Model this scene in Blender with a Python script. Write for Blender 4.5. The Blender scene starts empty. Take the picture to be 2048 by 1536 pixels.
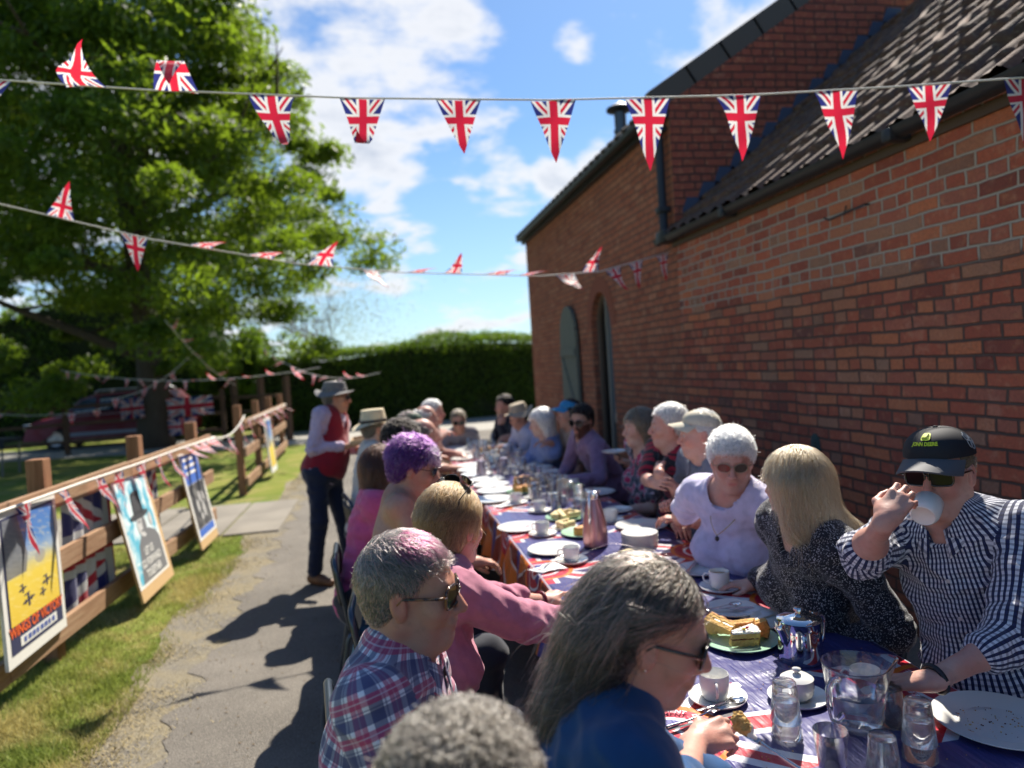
import bpy, bmesh, math, random
import numpy as np
from mathutils import Vector, Matrix
random.seed(7); RNG=np.random.default_rng(11)
S=bpy.context.scene; COL=S.collection
rad=math.radians
# ---------------------------------------------------------------- camera
CAM_H=1.65; YAW=rad(10.365); PITCH=rad(1.688); ROLL=rad(3.7)
cam=bpy.data.cameras.new('camera'); camo=bpy.data.objects.new('camera',cam); COL.objects.link(camo)
cam.sensor_width=34.6; cam.lens=34.6*1420/2048; cam.clip_start=0.02; cam.clip_end=2000
_f=Vector((math.sin(YAW)*math.cos(PITCH),math.cos(YAW)*math.cos(PITCH),-math.sin(PITCH)))
_r=Vector((math.cos(YAW),-math.sin(YAW),0)); _d=_f.cross(_r)
_c,_s=math.cos(ROLL),math.sin(ROLL)
IX=_r*_c+_d*_s; IY=-_r*_s+_d*_c
M=Matrix((( IX.x,-IY.x,-_f.x,0),(IX.y,-IY.y,-_f.y,0),(IX.z,-IY.z,-_f.z,CAM_H),(0,0,0,1)))
camo.matrix_world=M
cam.dof.use_dof=True; cam.dof.focus_distance=1.75; cam.dof.aperture_fstop=34.6*1420/2048/1000/0.0115
S.camera=camo
S.render.resolution_x=1024; S.render.resolution_y=768
# ---------------------------------------------------------------- sun
SUN_EL=rad(48); SUN_AZ=rad(30)      # azimuth clockwise from +Y
SUND=Vector((math.sin(SUN_AZ)*math.cos(SUN_EL),math.cos(SUN_AZ)*math.cos(SUN_EL),math.sin(SUN_EL)))
sl=bpy.data.lights.new('sun','SUN'); sl.energy=5.0; sl.angle=rad(0.53); sl.color=(1.0,0.93,0.82)
so=bpy.data.objects.new('sun',sl); so.rotation_euler=SUND.to_track_quat('Z','Y').to_euler(); COL.objects.link(so)
# ---------------------------------------------------------------- exposure
S.view_settings.view_transform='Standard'; S.view_settings.look='None'; S.view_settings.exposure=1.0; S.view_settings.gamma=1
S.cycles.use_denoising=True; S.cycles.max_bounces=14; S.cycles.transmission_bounces=14; S.cycles.transparent_max_bounces=24
S.cycles.sample_clamp_indirect=6.0; S.cycles.caustics_reflective=False; S.cycles.caustics_refractive=False
def ray(x,y):
    return (_f*1420+IX*(x-1024)+IY*(y-768))/1420
def atz(x,y,z=0.0):
    d=ray(x,y); t=(z-CAM_H)/d.z; return Vector((0,0,CAM_H))+d*t
def atY(x,y,Y):
    d=ray(x,y); t=Y/d.y; return Vector((0,0,CAM_H))+d*t
def atX(x,y,X):
    d=ray(x,y); t=X/d.x; return Vector((0,0,CAM_H))+d*t
def atd(x,y,t): return Vector((0,0,CAM_H))+ray(x,y)*t
# ---------------------------------------------------------------- node expressions
class V:
    def __init__(s,nt,v): s.nt=nt; s.v=v
    def _n(s,op,*a,clamp=False):
        n=s.nt.nodes.new('ShaderNodeMath'); n.operation=op; n.use_clamp=clamp
        for i,x in enumerate(a):
            x=x.v if isinstance(x,V) else x
            if isinstance(x,(int,float)): n.inputs[i].default_value=float(x)
            else: s.nt.links.new(x,n.inputs[i])
        return V(s.nt,n.outputs[0])
    def __add__(s,o): return s._n('ADD',s,o)
    __radd__=__add__
    def __sub__(s,o): return s._n('SUBTRACT',s,o)
    def __rsub__(s,o): return s._n('SUBTRACT',o,s)
    def __mul__(s,o): return s._n('MULTIPLY',s,o)
    __rmul__=__mul__
    def __truediv__(s,o): return s._n('DIVIDE',s,o)
    def __neg__(s): return s*-1.0
    def abs(s): return s._n('ABSOLUTE',s)
    def min(s,o): return s._n('MINIMUM',s,o)
    def max(s,o): return s._n('MAXIMUM',s,o)
    def lt(s,o): return s._n('LESS_THAN',s,o)
    def gt(s,o): return s._n('GREATER_THAN',s,o)
    def fl(s): return s._n('FLOOR',s)
    def mod(s,o): return s._n('FLOORED_MODULO',s,o)
    def sin(s): return s._n('SINE',s)
    def pow(s,o): return s._n('POWER',s,o)
    def sat(s): return s._n('ADD',s,0.0,clamp=True)
    def atan2(s,o): return s._n('ARCTAN2',s,o)
    def sqrt(s): return s._n('SQRT',s)
    def ss(s,a,b):
        n=s.nt.nodes.new('ShaderNodeMapRange'); n.interpolation_type='SMOOTHSTEP'
        s.nt.links.new(s.v,n.inputs[0]); n.inputs[1].default_value=a; n.inputs[2].default_value=b
        return V(s.nt,n.outputs[0])
def c4(c): return (c[0],c[1],c[2],1.0) if len(c)==3 else tuple(c)
class NT:
    """small shader builder"""
    def __init__(s,m):
        s.m=m; s.nt=m.node_tree; s.n=s.nt.nodes; s.l=s.nt.links
    def node(s,t,**kw):
        n=s.n.new(t)
        for k,v in kw.items(): setattr(n,k,v)
        return n
    def sock(s,i,v):
        if isinstance(v,V): v=v.v
        if isinstance(v,(int,float)): i.default_value=v
        elif isinstance(v,(tuple,list)): i.default_value=c4(v) if len(i.default_value)==4 else v[:3]
        else: s.l.new(v,i)
    def xyz(s,kind='Object',scale=(1,1,1),rot=(0,0,0),loc=(0,0,0)):
        tc=s.node('ShaderNodeTexCoord'); mp=s.node('ShaderNodeMapping')
        s.l.new(tc.outputs[kind],mp.inputs[0]); mp.inputs[3].default_value=scale; mp.inputs[2].default_value=rot; mp.inputs[1].default_value=loc
        return mp.outputs[0]
    def sep(s,v):
        n=s.node('ShaderNodeSeparateXYZ'); s.sock(n.inputs[0],v); return [V(s.nt,n.outputs[i]) for i in range(3)]
    def comb(s,x,y,z=0.0):
        n=s.node('ShaderNodeCombineXYZ'); s.sock(n.inputs[0],x); s.sock(n.inputs[1],y); s.sock(n.inputs[2],z); return n.outputs[0]
    def uv(s):
        n=s.node('ShaderNodeUVMap'); n.uv_map='UVMap'; return n.outputs[0]
    def noise(s,vec,scale=5,detail=3,rough=.5,dist=0,col=False):
        n=s.node('ShaderNodeTexNoise'); s.sock(n.inputs['Vector'],vec); n.inputs['Scale'].default_value=scale
        n.inputs['Detail'].default_value=detail; n.inputs['Roughness'].default_value=rough; n.inputs['Distortion'].default_value=dist
        return n.outputs['Color'] if col else V(s.nt,n.outputs['Fac'])
    def vor(s,vec,scale=5,feature='F1',out='Distance',rnd=1):
        n=s.node('ShaderNodeTexVoronoi',feature=feature); s.sock(n.inputs['Vector'],vec); n.inputs['Scale'].default_value=scale; n.inputs['Randomness'].default_value=rnd
        return n.outputs[out] if out=='Color' else V(s.nt,n.outputs[out])
    def mix(s,f,a,b,mode='MIX'):
        n=s.node('ShaderNodeMix',data_type='RGBA',blend_type=mode); s.sock(n.inputs[0],f); s.sock(n.inputs[6],a); s.sock(n.inputs[7],b); return n.outputs[2]
    def ramp(s,f,stops):
        n=s.node('ShaderNodeValToRGB'); s.sock(n.inputs[0],f); e=n.color_ramp.elements
        while len(e)<len(stops): e.new(.5)
        for el,(p,c) in zip(e,stops): el.position=p; el.color=c4(c)
        return n.outputs[0]
    def bump(s,h,strength=.3,dist=.01,normal=None):
        n=s.node('ShaderNodeBump'); s.sock(n.inputs['Height'],h); n.inputs['Strength'].default_value=strength; n.inputs['Distance'].default_value=dist
        if normal is not None: s.l.new(normal,n.inputs['Normal'])
        return n.outputs[0]
    def bsdf(s,color,rough=.6,metal=0,normal=None,spec=.5,sheen=0,coat=0,trans=0,ior=1.45,sss=0,alpha=None,emit=None):
        b=s.n.get('Principled BSDF')
        s.sock(b.inputs['Base Color'],color); s.sock(b.inputs['Roughness'],rough); s.sock(b.inputs['Metallic'],metal)
        b.inputs['Specular IOR Level'].default_value=spec; b.inputs['Sheen Weight'].default_value=sheen
        b.inputs['Coat Weight'].default_value=coat; b.inputs['Transmission Weight'].default_value=trans; b.inputs['IOR'].default_value=ior
        if sss: b.inputs['Subsurface Weight'].default_value=sss; b.inputs['Subsurface Radius'].default_value=(.012,.004,.002); b.inputs['Subsurface Scale'].default_value=1
        if normal is not None: s.l.new(normal,b.inputs['Normal'])
        return b
    def translucent(s,b,color,f):
        t=s.node('ShaderNodeBsdfTranslucent'); s.sock(t.inputs[0],color); m=s.node('ShaderNodeMixShader'); s.sock(m.inputs[0],f)
        s.l.new(b.outputs[0],m.inputs[1]); s.l.new(t.outputs[0],m.inputs[2]); s.l.new(m.outputs[0],s.n['Material Output'].inputs[0])
MATS={}
def newmat(name,fn=None,col=(.5,.5,.5),**kw):
    if name in MATS: return MATS[name]
    m=bpy.data.materials.new(name); m.use_nodes=True; q=NT(m)
    if fn: fn(q)
    else:
        nv=q.noise(q.xyz(),30,3)
        q.bsdf(q.mix(nv*.35,col,tuple(c*.75 for c in col)),**kw)
    MATS[name]=m; return m
# ---------------------------------------------------------------- world: sky and clouds
def dvec(x,y): 
    v=ray(x,y).normalized(); return v
w=bpy.data.worlds.new('World'); S.world=w; w.use_nodes=True
class _W: node_tree=w.node_tree
q=NT(_W); bg=q.n['Background']; bg.inputs[1].default_value=0.080
sky=q.node('ShaderNodeTexSky',sky_type='NISHITA'); sky.sun_disc=False; sky.sun_elevation=SUN_EL; sky.sun_rotation=SUN_AZ
sky.air_density=1.0; sky.dust_density=.35; sky.ozone_density=2.2
g=q.node('ShaderNodeTexCoord').outputs['Generated']
gx,gy,gz=q.sep(g)
# cloud fields: broad banks placed by compass direction and height, broken up by noise on a flat cloud deck
zz=gz.max(.0)+.22
pv=q.comb(gx/zz,gy/zz,0.0)
n1=q.noise(pv,1.6,9,.58,.25); n2=q.noise(q.comb(gx/zz*1.0+3.1,gy/zz+1.7,0.0),4.5,6,.6,.2)
blobs=[((690,70),.17,1.0),((560,10),.22,1.0),((820,110),.13,1.0),((900,40),.12,1.0),((720,300),.11,.95),((760,400),.06,.8),((640,230),.16,1.0),
       ((1010,370),.075,1.0),((1110,360),.07,1.0),((1190,320),.06,1.0),((950,380),.045,.9),((1150,90),.045,.95),((1500,90),.07,.9),((1430,15),.06,.9),((1050,480),.05,.9),((850,490),.05,.7),((770,520),.06,.7),((1560,30),.07,.9),
       ((250,300),.5,.8),((950,600),.13,.62),((800,620),.16,.62),((1040,610),.1,.6),((980,660),.2,.5),((100,-300),.5,.8),((1900,-600),.6,.7),((2600,300),.5,.6)]
acc=None
for (px,py),r,a in blobs:
    d=dvec(px,py)
    dot=gx*d.x+gy*d.y+gz*d.z
    t=((1.0-dot)*(-2.0/(r*r)))     # exp(-ang^2/r^2)
    e=V(q.nt,None)._n('EXPONENT',t)*a
    acc=e if acc is None else acc.max(e)
dens=(acc*1.05+(n1-.5)*3.0+(n2-.5)*1.5-.56)
cov=dens.ss(0.0,.42)
horiz=(1.0-gz*3.2).sat()
core=dens.ss(.35,1.1)
shade=q.mix(core*(n2.ss(.30,.60)),(5.9,6.0,6.25),(2.7,3.2,4.1))
skyc=q.mix(1.0,sky.outputs[0],(.58,.75,.90),'MULTIPLY')
skyc=q.mix(horiz*.35,skyc,(4.5,5.7,6.9))
q.l.new(q.mix(cov*.93,skyc,shade),bg.inputs[0])
# ---------------------------------------------------------------- objects and meshes
def tag(o,label=None,cat=None,group=None,kind=None):
    if label: o['label']=label
    if cat: o['category']=cat
    if group: o['group']=group
    if kind: o['kind']=kind
    return o
def empty(name,loc=(0,0,0),label=None,cat=None,group=None,rz=0.0):
    o=bpy.data.objects.new(name,None); COL.objects.link(o); o.location=loc; o.rotation_euler=(0,0,rz); o.empty_display_size=.1
    return tag(o,label,cat,group)
def wloc(o):
    m=Matrix.Translation(o.location)@o.rotation_euler.to_matrix().to_4x4()
    return m
class MB:
    """mesh collector: vertices, faces, material index, optional uv"""
    def __init__(s): s.v=[]; s.f=[]; s.mi=[]; s.uv=[]; s.hasuv=False
    def add(s,vs,fs,mi=0,uvs=None):
        b=len(s.v); s.v+= [tuple(x) for x in vs]
        for i,f in enumerate(fs):
            s.f.append(tuple(b+k for k in f)); s.mi.append(mi)
            if uvs is not None: s.uv.append([uvs[k] for k in f]); s.hasuv=True
            else: s.uv.append(None)
        return s
    def box(s,c,d,mi=0,rot=None,bev=0.0):
        hx,hy,hz=d[0]/2,d[1]/2,d[2]/2
        if bev>0:
            b=min(bev,hx*.9,hy*.9,hz*.9); vs=[];
            # chamfered box via 24 verts hull
            bm=bmesh.new(); bmesh.ops.create_cube(bm,size=1); 
            for v in bm.verts: v.co=Vector((v.co.x*d[0],v.co.y*d[1],v.co.z*d[2]))
            bmesh.ops.bevel(bm,geom=bm.edges[:],offset=b,segments=2,affect='EDGES',profile=.6)
            vs=[v.co.copy() for v in bm.verts]; fs=[[v.index for v in f.verts] for f in bm.faces]; bm.free()
        else:
            vs=[Vector((x*hx,y*hy,z*hz)) for x in(-1,1) for y in(-1,1) for z in(-1,1)]
            fs=[(0,1,3,2),(4,6,7,5),(0,4,5,1),(2,3,7,6),(0,2,6,4),(1,5,7,3)]
        if rot is not None: vs=[rot@v for v in vs]
        c=Vector(c); return s.add([v+c for v in vs],fs,mi)
    def bar(s,a,b,w,h,mi=0,bev=0.0,up=Vector((0,0,1))):
        a=Vector(a); b=Vector(b); d=b-a; L=d.length; z=d.normalized()
        x=up.cross(z)
        if x.length<1e-3: x=Vector((1,0,0)).cross(z)
        x.normalize(); y=z.cross(x)
        R=Matrix((x,y,z)).transposed()
        return s.box((a+b)/2,(w,h,L),mi,R,bev)
    def tube(s,pts,r,n=8,mi=0,closed=False,cap=True):
        pts=[Vector(p) for p in pts]; N=len(pts)
        rs=r if isinstance(r,(list,tuple)) else [r]*N
        T=[]
        for i in range(N):
            a=pts[(i-1)%N] if (closed or i>0) else pts[0]; b=pts[(i+1)%N] if (closed or i<N-1) else pts[-1]
            T.append((b-a).normalized())
        up=Vector((0,0,1)) if abs(T[0].z)<.9 else Vector((1,0,0))
        X=(up-T[0]*up.dot(T[0])).normalized(); vs=[]; fs=[]
        for i in range(N):
            X=(X-T[i]*X.dot(T[i])).normalized(); Y=T[i].cross(X)
            for k in range(n):
                t=2*math.pi*k/n; vs.append(pts[i]+(X*math.cos(t)+Y*math.sin(t))*rs[i])
        M_=N if closed else N-1
        for i in range(M_):
            j=(i+1)%N
            for k in range(n): fs.append((i*n+k,i*n+(k+1)%n,j*n+(k+1)%n,j*n+k))
        if cap and not closed:
            fs.append(tuple(range(n-1,-1,-1))); fs.append(tuple((N-1)*n+k for k in range(n)))
        return s.add(vs,fs,mi)
    def lathe(s,prof,n=32,c=(0,0,0),mi=0,axis=None,sx=1,sy=1):
        c=Vector(c); vs=[]; fs=[]; m=len(prof)
        R=axis if axis is not None else Matrix.Identity(3)
        for (r,z) in prof:
            for k in range(n):
                t=2*math.pi*k/n; vs.append(c+R@Vector((r*math.cos(t)*sx,r*math.sin(t)*sy,z)))
        for i in range(m-1):
            for k in range(n): fs.append((i*n+k,i*n+(k+1)%n,(i+1)*n+(k+1)%n,(i+1)*n+k))
        if prof[0][0]<1e-4 or True:
            if prof[0][0]>1e-4 and getattr(s,'_capb',False): fs.append(tuple(range(n-1,-1,-1)))
        return s.add(vs,fs,mi)
    def grid(s,nu,nv,fn,mi=0,uv=True):
        vs=[];us=[]
        for j in range(nv+1):
            for i in range(nu+1):
                u,v=i/nu,j/nv; vs.append(fn(u,v)); us.append((u,v))
        fs=[(j*(nu+1)+i,j*(nu+1)+i+1,(j+1)*(nu+1)+i+1,(j+1)*(nu+1)+i) for j in range(nv) for i in range(nu)]
        return s.add(vs,fs,mi,us if uv else None)
    def poly(s,pts,thick=None,mi=0,n=None):
        """extrude a planar outline by the vector thick"""
        N=len(pts); pts=[Vector(p) for p in pts]
        if thick is None: return s.add(pts,[tuple(range(N))],mi)
        t=Vector(thick); vs=pts+[p+t for p in pts]
        fs=[tuple(range(N-1,-1,-1)),tuple(range(N,2*N))]+[(i,(i+1)%N,N+(i+1)%N,N+i) for i in range(N)]
        return s.add(vs,fs,mi)
    def build(s,name,mats,parent=None,smooth=False,label=None,angle=None):
        me=bpy.data.meshes.new(name); me.from_pydata(s.v,[],s.f)
        if not isinstance(mats,(list,tuple)): mats=[mats]
        for m in mats: me.materials.append(m)
        if len(mats)>1: me.polygons.foreach_set('material_index',s.mi)
        if s.hasuv:
            ul=me.uv_layers.new(name='UVMap'); flat=[]
            for f,u in zip(s.f,s.uv): flat+= [c for p in (u if u else [(0,0)]*len(f)) for c in p]
            ul.data.foreach_set('uv',flat)
        return link(name,me,parent,smooth,label,angle)
def link(name,me,parent=None,smooth=False,label=None,angle=None):
    me.validate(); me.update()
    if smooth:
        me.polygons.foreach_set('use_smooth',[True]*len(me.polygons))
        if angle:
            try: me.set_sharp_from_angle(angle=rad(angle))
            except Exception: pass
    o=bpy.data.objects.new(name,me); COL.objects.link(o)
    if label: o['label']=label
    if parent is not None:
        o.parent=parent
        # geometry given in world space: bring into the root's space
        root=parent
        while root.parent: root=root.parent
        mw=wloc(root) if not getattr(root,'_id',None) else None
        if not parent.get('_local') and not root.get('_localspace'):
            o.data.transform(mw.inverted())
    return o
def np_mesh(name,verts,faces,mat,parent=None,smooth=False,uv=None,extra=None,colors=None,label=None):
    """verts (n,3); faces (m,k) numpy; uv per corner (m*k,2)"""
    me=bpy.data.meshes.new(name); verts=np.asarray(verts,'f'); faces=np.asarray(faces,'i'); m,k=faces.shape
    me.vertices.add(len(verts)); me.vertices.foreach_set('co',verts.ravel())
    me.loops.add(m*k); me.loops.foreach_set('vertex_index',faces.ravel())
    me.polygons.add(m); me.polygons.foreach_set('loop_start',np.arange(0,m*k,k,dtype='i'))
    me.update(calc_edges=True)
    if uv is not None:
        ul=me.uv_layers.new(name='UVMap'); ul.data.foreach_set('uv',np.asarray(uv,'f').ravel())
    if colors is not None:
        ca=me.color_attributes.new('tint','FLOAT_COLOR','POINT'); ca.data.foreach_set('color',np.asarray(colors,'f').ravel())
    for mm in (mat if isinstance(mat,(list,tuple)) else [mat]): me.materials.append(mm)
    if smooth: me.polygons.foreach_set('use_smooth',[True]*m)
    me.update()
    o=bpy.data.objects.new(name,me); COL.objects.link(o)
    if label: o['label']=label
    if parent is not None:
        o.parent=parent; root=parent
        while root.parent: root=root.parent
        if not root.get('_localspace'): me.transform(wloc(root).inverted())
    return o
def kids(o): return [c for c in bpy.data.objects if c.parent==o]
def copy_tree(src,cache,parent=None):
    c=src.copy(); COL.objects.link(c); c.parent=parent
    for ch in cache.get(src.name,[]): copy_tree(ch,cache,c)
    return c
def cache_of(root):
    d={}
    def rec(o):
        ks=kids(o); d[o.name]=ks
        for k in ks: rec(k)
    rec(root); return d
def dup(src,cache,loc,rz=None,label=None,scale=None):
    c=copy_tree(src,cache); c.location=loc
    if rz is not None: c.rotation_euler=(0,0,rz)
    if label: c['label']=label
    if scale is not None: c.scale=(scale,)*3 if isinstance(scale,(int,float)) else scale
    return c
def proto(name,label=None,cat=None,group=None):
    o=empty(name,(0,0,0),label,cat,group); return o
def text_mesh(txt,size,extr=0.0,font=None,align='CENTER',bold=0.0,res=3):
    cu=bpy.data.curves.new('t','FONT'); cu.body=txt; cu.size=size; cu.extrude=extr; cu.align_x=align; cu.align_y='CENTER'; cu.offset=bold; cu.resolution_u=res
    o=bpy.data.objects.new('t',cu); COL.objects.link(o)
    dg=bpy.context.evaluated_depsgraph_get(); me=bpy.data.meshes.new_from_object(o.evaluated_get(dg))
    vs=[v.co.copy() for v in me.vertices]; fs=[tuple(p.vertices) for p in me.polygons]
    bpy.data.objects.remove(o); bpy.data.curves.remove(cu); bpy.data.meshes.remove(me)
    return vs,fs
def vnoise(P,f,seed=0):
    """cheap smooth 3D noise, numpy, about -1..1"""
    P=np.asarray(P,'f')*f; r=np.random.default_rng(seed); out=np.zeros(len(P),'f')
    for i in range(6):
        k=r.normal(size=3); k/=np.linalg.norm(k); k*=r.uniform(.6,1.9); out+=np.sin(P@k.astype('f')*2.2+r.uniform(0,6.28)+1.3*np.sin(P@np.roll(k,1).astype('f')*1.7+i))
    return out/3.2
# ---------------------------------------------------------------- ground
def m_asphalt(q):
    v=q.xyz(); n=q.noise(v,160,2,.7); n2=q.noise(v,1.3,4,.6); n3=q.noise(v,38,3,.6); sp=q.vor(v,170)
    c=q.mix(n2.ss(.35,.7),(.120,.108,.092),(.182,.163,.138))
    c=q.mix(n.ss(.45,.75)*.75,c,(.32,.285,.24)); c=q.mix(sp.lt(.22)*.5,c,(.07,.067,.064))
    c=q.mix((n3.ss(.6,.72))*.25,c,(.12,.11,.09))
    q.bsdf(c,.85,normal=q.bump(n*.6+sp*.8,.8,.006),spec=.3)
def m_ground(q):
    v=q.xyz(); n=q.noise(v,.45,4,.6); n2=q.noise(v,2.2,4,.65); n3=q.noise(v,60,3,.7)
    c=q.mix(n.ss(.35,.65),(.14,.205,.032),(.25,.26,.058)); c=q.mix(n2.ss(.46,.66)*.8,c,(.34,.28,.11)); c=q.mix(n3.ss(.4,.8)*.5,c,(.07,.11,.02))
    q.bsdf(c,.95,normal=q.bump(n3,.8,.03),spec=.1)
def m_verge(q):
    v=q.xyz(); n=q.noise(v,2.2,5,.7); n3=q.noise(v,110,4,.75)
    c=q.mix(n.ss(.42,.58),(.22,.185,.12),(.165,.15,.128)); c=q.mix(n3.ss(.45,.62)*.75,c,(.30,.27,.20)); c=q.mix(q.noise(v,75,3,.7).ss(.55,.7)*.6,c,(.075,.06,.035)); c=q.mix(q.noise(v,5,4,.7).ss(.62,.74)*.4,c,(.28,.19,.10))
    q.bsdf(c,.95,normal=q.bump(n3,.7,.012),spec=.15)
def m_conc(q):
    v=q.xyz(); n=q.noise(v,2,4); n3=q.noise(v,110,3)
    c=q.mix(n.ss(.3,.7),(.20,.18,.15),(.26,.235,.195)); c=q.mix(n3.ss(.5,.8)*.4,c,(.22,.2,.17))
    q.bsdf(c,.9,normal=q.bump(n3,.4,.004),spec=.2)
def strip(name,pts,z,mat):
    b=MB(); b.add([(x,y,z) for x,y in pts],[tuple(range(len(pts)))]); o=b.build(name,mat); tag(o,kind='structure'); return o
def quadsheet(name,xl,xr,y0,y1,n,z,mat,jl=0.0,jr=0.0):
    b=MB(); rnd=random.Random(3)
    L=[];R_=[]
    for i in range(n+1):
        y=y0+(y1-y0)*i/n
        L.append((xl(y)+jl*(math.sin(y*2.1)+.6*math.sin(y*5.3+1)+rnd.uniform(-1,1)*.5),y,z)); R_.append((xr(y)+jr*rnd.uniform(-1,1),y,z))
    b.add(L+R_,[(i,n+1+i,n+2+i,i+1) for i in range(n)]); o=b.build(name,mat); tag(o,kind='structure'); return o
strip('ground',[(-300,-60),(300,-60),(300,600),(-300,600)],0,newmat('ground_grass',m_ground))
quadsheet('verge',lambda y:-1.50+.0*y,lambda y:-1.0,-3,17.8,150,.004,newmat('dry_verge',m_verge),jl=.06)
quadsheet('path',lambda y:-1.13+.05*math.sin(y*9.7)+.03*math.sin(y*23),lambda y:2.9,-4,17.9,700,.008,newmat('asphalt',m_asphalt),jl=.014)
def m_road(q):
    v=q.xyz(); n=q.noise(v,40,3,.7)
    q.bsdf(q.mix(n,(.30,.285,.25),(.40,.38,.34)),.9,spec=.2)
strip('road',[(-40,21.2),(-9,19.6),(-4,18.2),(-1.2,17.7),(40,17.7),(40,21.9),(-2,22.1),(-40,26)],.012,newmat('pale_road',m_road))
b=MB()
for (x0,x1,y0,y1) in [(-1.78,-1.2,7.95,9.86),(-2.62,-1.81,8.0,9.9),(-4.5,-2.65,8.1,10.0),(-6.4,-4.53,8.3,10.2),(-8.4,-6.43,8.5,10.4)]:
    b.box(((x0+x1)/2,(y0+y1)/2,.008),(x1-x0,y1-y0,.03),bev=.006)
o=b.build('slab_path',newmat('concrete',m_conc)); tag(o,kind='structure')
# grass blades
def m_blade(q):
    v=q.xyz(); n=q.noise(v,.45,4,.6); n2=q.noise(v,2.2,4,.65)
    c=q.mix(n.ss(.35,.65),(.18,.25,.045),(.33,.33,.08)); c=q.mix(n2.ss(.40,.62)*.85,c,(.50,.42,.17))
    b_=q.bsdf(c,.6,spec=.3); q.translucent(b_,c,.35)
def grass():
    N=95000; r=RNG
    y=3.0+(r.random(N)**1.5)*7.2; x=-1.42-np.abs(r.normal(0,1,N))*0
    x=-1.38-(r.random(N)**1.1)*(1.2+y*.28)
    # ragged edge and bare spots
    edge=-1.42+.10*np.sin(y*2.1)+.06*np.sin(y*7)+r.normal(0,.05,N)
    keep=(x<edge)&~((y>7.9)&(y<10.3))&((vnoise(np.stack([x,y,y*0],1),1.1,5)>-.75)|(r.random(N)<.4)); x=x[keep]; y=y[keep]; n=len(x)
    h=r.uniform(.018,.05,n)*(1+.5*vnoise(np.stack([x,y,y*0],1),2,2)).clip(.4,2); w=r.uniform(.0015,.0032,n)*(1+y*.08); a=r.uniform(0,6.28,n)
    lx=r.normal(0,.5,n)*h; ly=r.normal(0,.5,n)*h
    V0=np.stack([x-np.cos(a)*w,y-np.sin(a)*w,0*x],1); V1=np.stack([x+np.cos(a)*w,y+np.sin(a)*w,0*x],1); V2=np.stack([x+lx,y+ly,h],1)
    vs=np.stack([V0,V1,V2],1).reshape(-1,3); o=np_mesh('grass',vs,np.arange(n*3).reshape(-1,3),newmat('grass_blade',m_blade))
    tag(o,'short sunlit lawn grass with dry straw patches along the path','grass',kind='stuff')
grass()
def stray():
    N=15000; r=np.random.default_rng(31); y=3.0+(r.random(N)**1.4)*12; x=-1.48+np.abs(r.normal(0,.17,N)); keep=(vnoise(np.stack([x,y,y*0],1),3.5,5)+r.normal(0,.4,N)>.1)&~((y>7.9)&(y<9.9)); x=x[keep]; y=y[keep]; n=len(x); h=r.uniform(.006,.025,n); a=r.uniform(0,6.28,n); w=r.uniform(.0015,.003,n); L=r.uniform(.01,.035,n)
    V0=np.stack([x-np.cos(a)*w,y-np.sin(a)*w,.012+0*x],1); V1=np.stack([x+np.cos(a)*w,y+np.sin(a)*w,.012+0*x],1); V2=np.stack([x-np.sin(a)*L,y+np.cos(a)*L,h+.01],1)
    o=np_mesh('dry_straw',np.stack([V0,V1,V2],1).reshape(-1,3),np.arange(n*3).reshape(-1,3),newmat('straw_bits',col=(.34,.27,.13),rough=.9)); tag(o,'dry straw and grass bits strewn along the path edge','straw',kind='stuff')
    N=1500; y=2.6+r.random(N)*12; x=r.uniform(-1.15,.5,N)**1; s_=r.uniform(.004,.012,N); a=r.uniform(0,6.28,N); q_=[]
    for k in range(4): t=a+k*1.5708; q_.append(np.stack([x+np.cos(t)*s_*(1 if k%2 else .5),y+np.sin(t)*s_*(1 if k%2 else .5),.011+.004*(k%2)+0*x],1))
    o=np_mesh('leaf_litter',np.stack(q_,1).reshape(-1,3),np.arange(N*4).reshape(-1,4),newmat('dead_leaf',col=(.12,.08,.04),rough=.9)); tag(o,'small dead leaves and grit scattered on the tarmac path','litter',kind='stuff')
stray()
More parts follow.
